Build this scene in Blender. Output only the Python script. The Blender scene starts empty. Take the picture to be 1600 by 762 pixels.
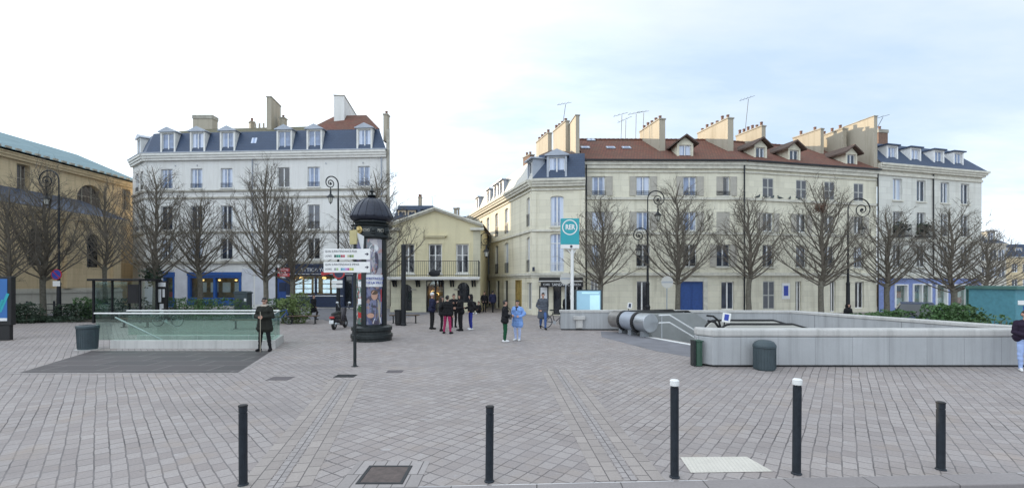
import bpy, bmesh, math, random
import numpy as np
from mathutils import Vector, Matrix, geometry
R = math.radians
scene = bpy.context.scene
C = scene.collection
F, HC = 740.0, 2.4          # focal length in photo pixels, eye height in metres
def dist(py): return F * HC / (py - 440)
def X(px, d): return (px - 800) / F * d
def Z(py, d): return HC + (440 - py) / F * d
rng = random.Random(7)

# ------------------------------------------------------------------ mesh builder
class MB:
    def __init__(s, M=None):
        s.v, s.f, s.m, s.cur, s.M = [], [], [], 0, M
    def add(s, vs, fs):
        b = len(s.v)
        for p in vs:
            p = Vector(p)
            s.v.append(s.M @ p if s.M is not None else p)
        for f in fs:
            s.f.append([b + i for i in f]); s.m.append(s.cur)
        return s
    def box(s, x0, x1, y0, y1, z0, z1):
        return s.add([(x0,y0,z0),(x1,y0,z0),(x1,y1,z0),(x0,y1,z0),(x0,y0,z1),(x1,y0,z1),(x1,y1,z1),(x0,y1,z1)],
              [(3,2,1,0),(4,5,6,7),(0,1,5,4),(1,2,6,5),(2,3,7,6),(3,0,4,7)])
    def poly(s, pts): return s.add(pts, [list(range(len(pts)))])
    def extrude(s, pts, vec):
        n = len(pts); vec = Vector(vec); p = [Vector(q) for q in pts]
        fs = [list(range(n))[::-1], list(range(n, 2*n))]
        fs += [(i, (i+1) % n, n + (i+1) % n, n + i) for i in range(n)]
        return s.add(p + [q + vec for q in p], fs)
    def prism(s, poly, z0, z1): return s.extrude([(x, y, z0) for x, y in poly], (0, 0, z1 - z0))
    def lathe(s, prof, n=16, c=(0, 0, 0), a0=0.0):
        vs, fs = [], []
        for r, z in prof:
            for i in range(n):
                a = a0 + 2*math.pi*i/n
                vs.append((c[0]+r*math.cos(a), c[1]+r*math.sin(a), c[2]+z))
        for k in range(len(prof)-1):
            for i in range(n):
                j = (i+1) % n
                fs.append((k*n+i, k*n+j, (k+1)*n+j, (k+1)*n+i))
        fs.append(list(range(n))[::-1]); fs.append([(len(prof)-1)*n+i for i in range(n)])
        return s.add(vs, fs)
    def tube(s, pts, r, n=6, cap=True, up=(0, 0, 1)):
        pts = [Vector(p) for p in pts]
        if not isinstance(r, (list, tuple)): r = [r]*len(pts)
        vs, fs = [], []
        ref = None
        for k, p in enumerate(pts):
            t = (pts[min(k+1, len(pts)-1)] - pts[max(k-1, 0)])
            t = t.normalized() if t.length > 1e-9 else Vector((0, 0, 1))
            if ref is None:
                ref = t.orthogonal().normalized()
            else:
                ref = ref - t*ref.dot(t)
                ref = ref.normalized() if ref.length > 1e-6 else t.orthogonal().normalized()
            b = t.cross(ref)
            for i in range(n):
                a = 2*math.pi*(i+.5)/n
                vs.append(p + ref*(r[k]*math.cos(a)) + b*(r[k]*math.sin(a)))
        for k in range(len(pts)-1):
            for i in range(n):
                j = (i+1) % n
                fs.append((k*n+i, k*n+j, (k+1)*n+j, (k+1)*n+i))
        if cap:
            fs.append(list(range(n))[::-1]); fs.append([(len(pts)-1)*n+i for i in range(n)])
        return s.add(vs, fs)
    def capsule(s, p0, r0, p1, r1, n=10):
        p0, p1 = Vector(p0), Vector(p1); t = p1-p0
        if t.length < 1e-6: t = Vector((0, 0, 1e-4)); p1 = p0+t
        t = t.normalized(); pts, rr = [], []
        for a in (-85, -55, -25): pts.append(p0 + t*r0*math.sin(R(a))); rr.append(r0*math.cos(R(a)))
        for a in (25, 55, 85): pts.append(p1 + t*r1*math.sin(R(a))); rr.append(r1*math.cos(R(a)))
        return s.tube(pts, rr, n)
    def ball(s, c, rx, ry, rz, n=12):
        prof = [(max(math.cos(R(a)), .02), math.sin(R(a))) for a in range(-90, 91, 20)]
        M0 = s.M; T = Matrix.Translation(c) @ Matrix.Diagonal((rx, ry, rz, 1))
        s.M = (M0 @ T) if M0 is not None else T
        s.lathe(prof, n); s.M = M0
        return s
    def mesh(s, name, mats, smooth=False, off=None):
        me = bpy.data.meshes.new(name)
        vs = s.v if off is None else [p - off for p in s.v]
        me.from_pydata([tuple(p) for p in vs], [], s.f)
        for m in (mats if isinstance(mats, (list, tuple)) else [mats]): me.materials.append(m)
        me.polygons.foreach_set('material_index', s.m)
        if smooth: me.polygons.foreach_set('use_smooth', [True]*len(s.f))
        me.update()
        return me
    def build(s, name, mats, parent=None, smooth=False, world=False, bevel=0, fix=True):
        off = None
        if world and parent is not None:
            off = Vector(root_of(parent).location)
        me = s.mesh(name, mats, smooth, off)
        if fix: fixn(me)
        o = link(name, me, parent)
        if bevel: bev(o, bevel)
        return o
def fixn(me):
    bm = bmesh.new(); bm.from_mesh(me)
    bmesh.ops.recalc_face_normals(bm, faces=bm.faces); bm.to_mesh(me); bm.free()
def bev(o, w, seg=2):
    b = o.modifiers.new('bevel', 'BEVEL'); b.width = w; b.segments = seg; b.limit_method = 'ANGLE'; b.angle_limit = R(40)
def root_of(o):
    while o.parent is not None: o = o.parent
    return o
def link(name, me, parent=None):
    o = bpy.data.objects.new(name, me); C.objects.link(o)
    if parent is not None: o.parent = parent
    return o
def tag(o, label=None, cat=None, group=None, kind=None):
    if label: o['label'] = label
    if cat: o['category'] = cat
    if group: o['group'] = group
    if kind: o['kind'] = kind
    return o
def thing(name, loc, label, cat, group=None, rz=0):
    o = bpy.data.objects.new(name, None); C.objects.link(o)
    o.location = loc; o.rotation_euler = (0, 0, rz); o.empty_display_size = .3
    return tag(o, label, cat, group)
def copy_tree(o, parent=None):
    c = o.copy(); C.objects.link(c); c.parent = parent
    for ch in list(o.children): copy_tree(ch, c)
    return c
def again(proto, loc, rz=0, label=None, sc=None):
    c = copy_tree(proto); c.location = loc; c.rotation_euler = (0, 0, rz)
    if label: c['label'] = label
    if sc: c.scale = sc if isinstance(sc, (tuple, list)) else (sc, sc, sc)
    return c
def text(s, size, m, parent, M, name='lettering', align='CENTER', ext=.004, xs=1, bold=0):
    cu = bpy.data.curves.new(name, 'FONT'); cu.body = s; cu.size = size; cu.extrude = ext; cu.offset = bold
    cu.align_x = align; cu.align_y = 'CENTER'; cu.resolution_u = 2
    t = bpy.data.objects.new(name, cu); C.objects.link(t)
    dg = bpy.context.evaluated_depsgraph_get()
    me = bpy.data.meshes.new_from_object(t.evaluated_get(dg))
    bpy.data.objects.remove(t); bpy.data.curves.remove(cu)
    me.materials.clear(); me.materials.append(m)
    # font lies in xy: stand it up, reading along x, facing -y
    me.transform(M @ Matrix.Rotation(R(90), 4, 'X') @ Matrix.Diagonal((xs, 1, 1, 1)))
    return link(name, me, parent)

# ------------------------------------------------------------------ materials
class NT:
    def __init__(s, m): s.t = m.node_tree; s.n = s.t.nodes; s.l = s.t.links
    def new(s, ty, **kw):
        n = s.n.new(ty)
        for k, v in kw.items():
            if k.startswith('i_'): n.inputs[k[2:].replace('_', ' ')].default_value = v
            else: setattr(n, k, v)
        return n
    def math(s, op, a, b=0.0, c=None):
        n = s.n.new('ShaderNodeMath'); n.operation = op
        for i, x in enumerate((a, b, c)):
            if x is None: continue
            if hasattr(x, 'links'): s.l.new(x, n.inputs[i])
            else: n.inputs[i].default_value = x
        return n.outputs[0]
    def mix(s, f, a, b, mode='MIX'):
        n = s.n.new('ShaderNodeMix'); n.data_type = 'RGBA'; n.blend_type = mode
        for i, x in ((0, f), (6, a), (7, b)):
            if hasattr(x, 'links'): s.l.new(x, n.inputs[i])
            else: n.inputs[i].default_value = (x if i == 0 else (*x, 1) if len(x) == 3 else x)
        return n.outputs[2]
    def ramp(s, f, lo, hi, a=0.0, b=1.0):
        n = s.n.new('ShaderNodeMapRange'); n.clamp = True
        s.l.new(f, n.inputs[0])
        for i, x in enumerate((lo, hi, a, b)): n.inputs[i+1].default_value = x
        return n.outputs[0]
    def noise(s, vec, scale, detail=4, rough=.55):
        n = s.new('ShaderNodeTexNoise'); n.inputs['Scale'].default_value = scale
        n.inputs['Detail'].default_value = detail; n.inputs['Roughness'].default_value = rough
        s.l.new(vec, n.inputs['Vector']); return n.outputs[0]
    def mapping(s, vec, loc=(0,0,0), rot=(0,0,0), sc=(1,1,1)):
        n = s.n.new('ShaderNodeMapping'); s.l.new(vec, n.inputs[0])
        n.inputs[1].default_value = loc; n.inputs[2].default_value = rot; n.inputs[3].default_value = sc
        return n.outputs[0]
    def bump(s, h, strength=.3, d=.02):
        n = s.n.new('ShaderNodeBump'); n.inputs['Strength'].default_value = strength; n.inputs['Distance'].default_value = d
        s.l.new(h, n.inputs['Height']); s.l.new(n.outputs[0], s.b.inputs['Normal'])
def base(name, col=(.5,.5,.5), rough=.7, metal=0.0, spec=.5):
    m = bpy.data.materials.new(name); m.use_nodes = True
    t = NT(m); t.b = t.n['Principled BSDF']
    t.b.inputs['Base Color'].default_value = (*col, 1); t.b.inputs['Roughness'].default_value = rough
    t.b.inputs['Metallic'].default_value = metal; t.b.inputs['Specular IOR Level'].default_value = spec
    t.co = t.new('ShaderNodeTexCoord').outputs['Object']
    return m, t
_mc = {}
def mat(name, col, rough=.7, metal=0.0, var=.15, scale=6.0, bump=0.0, spec=.5):
    """plain surface with mottled colour"""
    if name in _mc: return _mc[name]
    m, t = base(name, col, rough, metal, spec)
    n = t.noise(t.co, scale, 5, .6)
    k = t.ramp(n, .3, .7, 1-var, 1+var)
    c = t.mix(1.0, col, (1, 1, 1), 'MULTIPLY')
    mu = t.n.new('ShaderNodeVectorMath'); mu.operation = 'SCALE'; mu.inputs[0].default_value = col
    t.l.new(k, mu.inputs['Scale']); t.l.new(mu.outputs[0], t.b.inputs['Base Color'])
    r = t.ramp(n, .2, .8, max(rough-.12, .02), min(rough+.12, 1)); t.l.new(r, t.b.inputs['Roughness'])
    if bump: t.bump(n, bump, .01)
    _mc[name] = m
    return m
def emit(name, col, st):
    if name in _mc: return _mc[name]
    m, t = base(name, col, .4)
    t.b.inputs['Emission Color'].default_value = (*col, 1); t.b.inputs['Emission Strength'].default_value = st
    n = t.noise(t.co, 4, 3)
    t.l.new(t.mix(t.ramp(n, .35, .65), tuple(c*.75 for c in col), col), t.b.inputs['Emission Color'])
    _mc[name] = m
    return m
def stucco(name, col, joint=0.0, stain=.25, rough=.85):
    m, t = base(name, col, rough)
    big = t.noise(t.co, .35, 5, .6)
    fine = t.noise(t.co, 9, 5, .65)
    streak = t.noise(t.mapping(t.co, sc=(1.6, 1.6, .12)), 1.4, 6, .7)
    a = t.mix(t.ramp(big, .35, .7), tuple(c*.9 for c in col), col)
    dirt = tuple(c*k for c, k in zip(col, (.62, .6, .56)))
    a = t.mix(t.math('MULTIPLY', t.ramp(streak, .48, .76), stain*1.6), a, dirt)
    a = t.mix(t.ramp(fine, .3, .75, 0, .16), a, dirt)
    if joint:
        cbx = t.new('ShaderNodeCombineXYZ'); sy = t.new('ShaderNodeSeparateXYZ'); t.l.new(t.co, sy.inputs[0]); t.l.new(t.math('ADD', sy.outputs[0], t.math('MULTIPLY', sy.outputs[1], .35)), cbx.inputs[0]); t.l.new(sy.outputs[2], cbx.inputs[1])
        bk_ = t.new('ShaderNodeTexBrick'); t.l.new(cbx.outputs[0], bk_.inputs[0])
        for k, v in (('Scale', 1.0), ('Mortar Size', 0.0), ('Brick Width', .95), ('Row Height', joint)): bk_.inputs[k].default_value = v
        bk_.inputs['Color1'].default_value = (1.04, 1.03, 1.0, 1); bk_.inputs['Color2'].default_value = (.86, .85, .82, 1); a = t.mix(.7, a, bk_.outputs[0], 'MULTIPLY')
        sx = t.new('ShaderNodeSeparateXYZ'); t.l.new(t.co, sx.inputs[0])
        fr = t.math('FRACT', t.math('DIVIDE', sx.outputs[2], joint))
        ln = t.ramp(t.math('ABSOLUTE', t.math('SUBTRACT', fr, .5)), .455, .475)
        wob = t.math('MULTIPLY', ln, t.ramp(fine, .3, .6, .35, .75))
        a = t.mix(t.math('MULTIPLY', wob, .6), a, tuple(c*.6 for c in col))
        t.bump(t.math('SUBTRACT', t.math('MULTIPLY', fine, .2), ln), .25, .012)
    else:
        t.bump(fine, .12, .01)
    t.l.new(a, t.b.inputs['Base Color'])
    return m
def tiles(name, cols, w, h, mortar, rough=.75, yk=1.0, bumps=.5, moss=None):
    m, t = base(name, cols[0], rough)
    sx = t.new('ShaderNodeSeparateXYZ'); t.l.new(t.co, sx.inputs[0])
    cb = t.new('ShaderNodeCombineXYZ')
    t.l.new(t.math('ADD', sx.outputs[0], t.math('MULTIPLY', sx.outputs[1], .35)), cb.inputs[0])
    t.l.new(t.math('MULTIPLY', sx.outputs[2], yk), cb.inputs[1])
    b = t.new('ShaderNodeTexBrick'); t.l.new(cb.outputs[0], b.inputs[0])
    for k, v in (('Scale', 1.0), ('Mortar Size', mortar), ('Brick Width', w), ('Row Height', h), ('Bias', 0.0), ('Mortar Smooth', .3)): b.inputs[k].default_value = v
    b.inputs['Color1'].default_value = (*cols[0], 1); b.inputs['Color2'].default_value = (*cols[1], 1); b.inputs['Mortar'].default_value = (*cols[2], 1)
    n = t.noise(t.co, .9, 6, .65)
    c = t.mix(t.ramp(n, .4, .72, 0, .6), b.outputs[0], moss or tuple(x*.6 for x in cols[1]))
    t.l.new(c, t.b.inputs['Base Color']); t.bump(b.outputs[1], -bumps, .02)
    return m
def concrete(name, col, panel=None):
    m, t = base(name, col, .85)
    big = t.noise(t.co, .8, 6, .65); st = t.noise(t.mapping(t.co, sc=(2.2, 2.2, .1)), 1.6, 6, .7); fine = t.noise(t.co, 25, 4, .6)
    a = t.mix(t.ramp(big, .3, .7), tuple(c*.82 for c in col), col)
    a = t.mix(t.ramp(st, .48, .72, 0, .7), a, tuple(c*.52 for c in col))
    a = t.mix(t.ramp(fine, .45, .7, 0, .25), a, tuple(c*.7 for c in col))
    h = t.math('MULTIPLY', fine, .2)
    if panel:
        sx = t.new('ShaderNodeSeparateXYZ'); t.l.new(t.co, sx.inputs[0])
        fr = t.math('FRACT', t.math('DIVIDE', sx.outputs[0], panel))
        ln = t.ramp(t.math('ABSOLUTE', t.math('SUBTRACT', fr, .5)), .493, .496)
        a = t.mix(t.math('MULTIPLY', ln, .6), a, tuple(c*.3 for c in col))
        wn = t.new('ShaderNodeTexWhiteNoise', noise_dimensions='1D')
        t.l.new(t.math('FLOOR', t.math('ADD', t.math('DIVIDE', sx.outputs[0], panel), 0)), wn.inputs['W'])
        a = t.mix(t.ramp(wn.outputs[0], 0, 1, 0, .22), a, tuple(c*.6 for c in col))
        h = t.math('SUBTRACT', h, ln)
    t.l.new(a, t.b.inputs['Base Color']); t.bump(h, .3, .01)
    return m
def louvre(name, col):
    m, t = base(name, col, .7)
    sx = t.new('ShaderNodeSeparateXYZ'); t.l.new(t.co, sx.inputs[0])
    fr = t.math('FRACT', t.math('DIVIDE', sx.outputs[2], .09))
    a = t.mix(t.ramp(fr, .0, .35), tuple(c*.35 for c in col), col)
    n = t.noise(t.co, 5, 4); a = t.mix(t.ramp(n, .4, .7, 0, .35), a, tuple(c*.6 for c in col))
    t.l.new(a, t.b.inputs['Base Color']); t.bump(fr, .6, .03)
    return m
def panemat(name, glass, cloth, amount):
    """glazing: dark room, painted sky tone in pane_blue, net curtain drawn to the sides, differing from window to window"""
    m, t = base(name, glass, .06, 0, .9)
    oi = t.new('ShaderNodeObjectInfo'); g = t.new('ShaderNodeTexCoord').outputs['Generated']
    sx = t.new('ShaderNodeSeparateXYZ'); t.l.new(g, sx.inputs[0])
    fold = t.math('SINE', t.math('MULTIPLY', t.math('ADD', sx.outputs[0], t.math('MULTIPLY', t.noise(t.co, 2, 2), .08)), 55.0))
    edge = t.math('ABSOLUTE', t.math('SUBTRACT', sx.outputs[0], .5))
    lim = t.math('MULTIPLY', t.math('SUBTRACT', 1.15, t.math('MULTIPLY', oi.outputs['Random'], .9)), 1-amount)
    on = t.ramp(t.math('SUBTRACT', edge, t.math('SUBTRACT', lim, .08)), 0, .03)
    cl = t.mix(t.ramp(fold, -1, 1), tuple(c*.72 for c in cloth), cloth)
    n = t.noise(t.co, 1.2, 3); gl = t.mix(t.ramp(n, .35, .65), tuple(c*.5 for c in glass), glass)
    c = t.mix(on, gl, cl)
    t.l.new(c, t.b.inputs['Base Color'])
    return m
def clear(name, tint, gloss=.12):
    m = bpy.data.materials.new(name); m.use_nodes = True; t = NT(m)
    t.n.remove(t.n['Principled BSDF']); out = t.n['Material Output']
    a = t.new('ShaderNodeBsdfTransparent'); a.inputs[0].default_value = (*tint, 1)
    g = t.new('ShaderNodeBsdfGlossy'); g.inputs['Roughness'].default_value = .03; g.inputs[0].default_value = (.9, 1, .97, 1)
    lw = t.new('ShaderNodeLayerWeight'); lw.inputs[0].default_value = .25
    mx = t.new('ShaderNodeMixShader'); t.l.new(t.math('ADD', t.math('MULTIPLY', lw.outputs[0], .5), gloss), mx.inputs[0])
    t.l.new(a.outputs[0], mx.inputs[1]); t.l.new(g.outputs[0], mx.inputs[2]); t.l.new(mx.outputs[0], out.inputs[0])
    return m

STONE = (.79, .76, .63)
M = dict(
    left_wall=stucco('pale_render', (.80, .795, .77), 0, .32), trim_white=mat('white_cornice', (.72, .71, .67), .8, var=.1, scale=2),
    main_wall=stucco('cream_stone', STONE, .43, .5), corner_wall=stucco('cream_corner_stone', (.79, .755, .62), .46, .5),
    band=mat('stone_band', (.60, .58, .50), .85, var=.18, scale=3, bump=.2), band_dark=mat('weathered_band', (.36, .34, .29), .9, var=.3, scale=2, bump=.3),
    mid_wall=stucco('yellow_render', (.73, .66, .44), 0, .22), mid_low=stucco('yellow_stone', (.64, .61, .47), .38, .25),
    church=stucco('ochre_stone', (.70, .56, .36), .5, .6), church_low=stucco('grey_plinth_stone', (.58, .56, .50), .5, .5),
    last_wall=stucco('off_white_stone', (.74, .745, .70), .5, .4), far_wall=stucco('far_render', (.60, .58, .51), 0, .2), lit_wall=stucco('far_sunny_render', (.62, .52, .34), 0, .2),  # lit_wall is the far render with warm sunlight put into its colour
    slate=tiles('slate', ((.036, .062, .118), (.046, .076, .138), (.024, .036, .062)), .3, .16, .012, .55, 1.0, .4, (.036, .055, .098)),
    zinc=mat('zinc', (.34, .37, .42), .45, .3, var=.15, scale=2), moss=tiles('mossy_tile', ((.12, .11, .07), (.17, .14, .09), (.05, .05, .03)), .25, .12, .02, .9, 3, .6, (.09, .10, .04)),
    red=tiles('red_tile', ((.165, .058, .040), (.235, .092, .058), (.06, .03, .026)), .22, .13, .02, .9, 1.3, .7, (.105, .078, .055)),
    brown=tiles('brown_tile', ((.11, .075, .06), (.15, .10, .08), (.05, .035, .03)), .22, .13, .02, .85, 1.5, .7),
    copper=tiles('green_copper', ((.15, .25, .285), (.175, .28, .31), (.10, .17, .195)), .6, 1.4, .02, .65, 1.0, .3, (.12, .20, .22)),
    chim=stucco('chimney_render', (.44, .40, .32), 0, .6), chim_red=mat('chimney_brick', (.21, .13, .095), .9, var=.3, scale=9), pot=mat('clay_pot', (.20, .11, .08), .85, var=.2),
    white=mat('white_paint', (.78, .78, .76), .45, var=.06), frame=mat('white_joinery', (.70, .71, .71), .45, var=.08),
    pane=panemat('curtained_glass', (.05, .065, .10), (.56, .63, .75), .38), pane_dark=panemat('dark_glass', (.03, .035, .045), (.30, .31, .33), .0),
    pane_blue=panemat('sky_glass', (.24, .33, .53), (.60, .68, .84), .5), shut=louvre('grey_louvre', (.58, .55, .48)), shut_dark=louvre('blue_grey_louvre', (.17, .18, .20)),  # pane_blue carries the reflected sky in its base colour
    iron=mat('black_iron', (.018, .02, .024), .45, .4, var=.3, scale=8), iron_green=mat('dark_green_iron', (.018, .023, .024), .4, .3, var=.3, scale=7, bump=.1),
    bollard=mat('bollard_paint', (.016, .022, .030), .5, .2, var=.3, scale=12), steel=mat('brushed_steel', (.45, .47, .49), .38, .75, var=.05, scale=2), steel_dull=mat('dull_steel', (.36, .385, .41), .5, .5, var=.06, scale=2),
    conc=concrete('concrete', (.445, .455, .465), 1.05), conc2=concrete('pale_concrete', (.54, .53, .51)), black=mat('black_rubber', (.012, .012, .013), .6, var=.2),
    navy=mat('navy_paint', (.022, .035, .075), .4, var=.15), blue=mat('blue_paint', (.03, .10, .33), .4, var=.15), door_blue=mat('blue_door_paint', (.025, .075, .26), .5, var=.2),
    shopblue=mat('pale_blue_render', (.20, .26, .50), .7, var=.15), teal=mat('teal_hoarding', (.075, .165, .145), .5, var=.2, scale=1.5), teal2=mat('bright_teal', (.08, .24, .29), .5, var=.15),
    lav=mat('white_render', (.62, .63, .67), .8, var=.1, scale=1.5), dark=mat('dark_interior', (.015, .015, .017), .8, var=.3), bark=mat('bark', (.135, .125, .10), .95, var=.35, scale=9, bump=.5), twig=mat('twig_bark', (.145, .126, .100), .95, var=.3, scale=3),
    leaf=mat('leaf_green', (.055, .115, .035), .6, var=.5, scale=2.5), leaf_dark=mat('leaf_dark', (.022, .042, .022), .6, var=.5, scale=2.5), leaf_pale=mat('leaf_pale', (.13, .18, .06), .6, var=.4, scale=2.5),
    soil=mat('soil', (.05, .042, .032), .95, var=.4, scale=5, bump=.5), bin=mat('bin_slate', (.045, .065, .075), .5, .1, var=.15, scale=5), bin_green=mat('bin_green', (.025, .07, .045), .45, var=.2),
    gold=mat('gilt', (.45, .34, .14), .35, .8, var=.2), yellow=mat('yellow_plate', (.46, .40, .20), .5, var=.1), rer=mat('turquoise_enamel', (.015, .34, .39), .35, var=.06, scale=2),
    red_paint=mat('red_paint', (.45, .03, .03), .4, var=.1), signblue=mat('sign_blue', (.03, .06, .35), .4, var=.1), textdark=mat('dark_lettering', (.03, .03, .05), .5, var=.1),
    glass=clear('green_glass', (.80, .90, .86), .07), glass_clear=clear('clear_glass', (.86, .90, .90), .08), paper=mat('paper', (.70, .71, .72), .7, var=.12, scale=14),
    warm=emit('lamp_glow', (1.0, .62, .22), 1.2), listing=emit('lit_listing', (.75, .88, 1.0), .5), screen=emit('poster_light', (.02, .11, .32), .12), infolight=emit('lit_map', (.30, .50, .62), .16), infomap=emit('lit_map_sheet', (.50, .75, .80), .2),
    lampglass=mat('lantern_glass', (.55, .55, .50), .2, var=.1), warmroom=mat('shop_interior', (.30, .19, .08), .6, var=.5, scale=3), wood=mat('bench_wood', (.10, .065, .04), .7, var=.3, scale=10),
)
# ------------------------------------------------------------------ camera, light, sky
cam = bpy.data.cameras.new('camera'); cam.sensor_width = 36; cam.lens = F/1600*36; cam.shift_y = (440-381)/1600
cam.clip_end = 2000; cam.clip_start = .05
co = bpy.data.objects.new('camera', cam); C.objects.link(co); co.location = (0, 0, HC); co.rotation_euler = (R(90), 0, 0)
scene.camera = co
SUN_AZ, SUN_EL = R(-48), R(12)
sv = Vector((math.sin(SUN_AZ)*math.cos(SUN_EL), math.cos(SUN_AZ)*math.cos(SUN_EL), math.sin(SUN_EL)))
sl = bpy.data.lights.new('sun', 'SUN'); sl.energy = 3.2; sl.angle = R(.5); sl.color = (1, .80, .55)
so = bpy.data.objects.new('sun', sl); C.objects.link(so); so.location = sv*200; so.rotation_euler = sv.to_track_quat('Z', 'Y').to_euler()
w = bpy.data.worlds.new('World'); scene.world = w; w.use_nodes = True
t = NT(w)
bg = t.n['Background']; bg.inputs['Strength'].default_value = .12
sk = t.new('ShaderNodeTexSky', sky_type='NISHITA', sun_disc=False, sun_elevation=SUN_EL, sun_rotation=SUN_AZ, altitude=60, air_density=1.0, dust_density=1.5, ozone_density=2.0)
g = t.new('ShaderNodeTexCoord').outputs['Generated']
sx = t.new('ShaderNodeSeparateXYZ'); t.l.new(g, sx.inputs[0])
zz = t.math('ADD', t.math('MAXIMUM', sx.outputs[2], 0.0), .16)
cb = t.new('ShaderNodeCombineXYZ')
t.l.new(t.math('DIVIDE', sx.outputs[0], zz), cb.inputs[0]); t.l.new(t.math('DIVIDE', sx.outputs[1], zz), cb.inputs[1])
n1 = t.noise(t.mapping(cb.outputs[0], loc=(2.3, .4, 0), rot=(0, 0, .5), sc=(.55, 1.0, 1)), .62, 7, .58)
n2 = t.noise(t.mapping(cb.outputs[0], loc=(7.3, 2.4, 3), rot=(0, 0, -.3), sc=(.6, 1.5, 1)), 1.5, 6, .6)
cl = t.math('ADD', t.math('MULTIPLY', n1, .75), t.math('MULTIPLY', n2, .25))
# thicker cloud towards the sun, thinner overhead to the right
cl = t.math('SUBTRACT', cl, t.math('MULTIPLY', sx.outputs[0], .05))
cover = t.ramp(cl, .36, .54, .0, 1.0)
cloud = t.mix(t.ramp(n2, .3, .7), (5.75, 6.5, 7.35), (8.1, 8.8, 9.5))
fill_side = t.math('ADD', t.math('MULTIPLY', sx.outputs[0], -.75), t.math('MULTIPLY', sx.outputs[1], -.35))  # brighter cloud shaped to the left and behind the camera, unseen, for fill
thin = t.ramp(t.math('SUBTRACT', fill_side, t.math('MULTIPLY', t.math('SUBTRACT', n1, .5), 1.6)), -.5, .3)
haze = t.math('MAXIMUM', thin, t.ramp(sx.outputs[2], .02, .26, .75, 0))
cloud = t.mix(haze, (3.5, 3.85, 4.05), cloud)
sky = t.mix(1.0, sk.outputs[0], (.95, 1.2, 1.5), 'MULTIPLY')
blue = t.mix(.85, sky, (2.75, 3.35, 4.1))
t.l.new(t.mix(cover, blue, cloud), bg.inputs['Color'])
vs = scene.view_settings; vs.view_transform = 'Standard'; vs.look = 'None'; vs.gamma = 1; vs.exposure = 1.10; vs.use_curve_mapping = False
scene.render.engine = 'CYCLES'
scene.cycles.max_bounces = 6; scene.cycles.transparent_max_bounces = 16; scene.cycles.use_denoising = True

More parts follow.
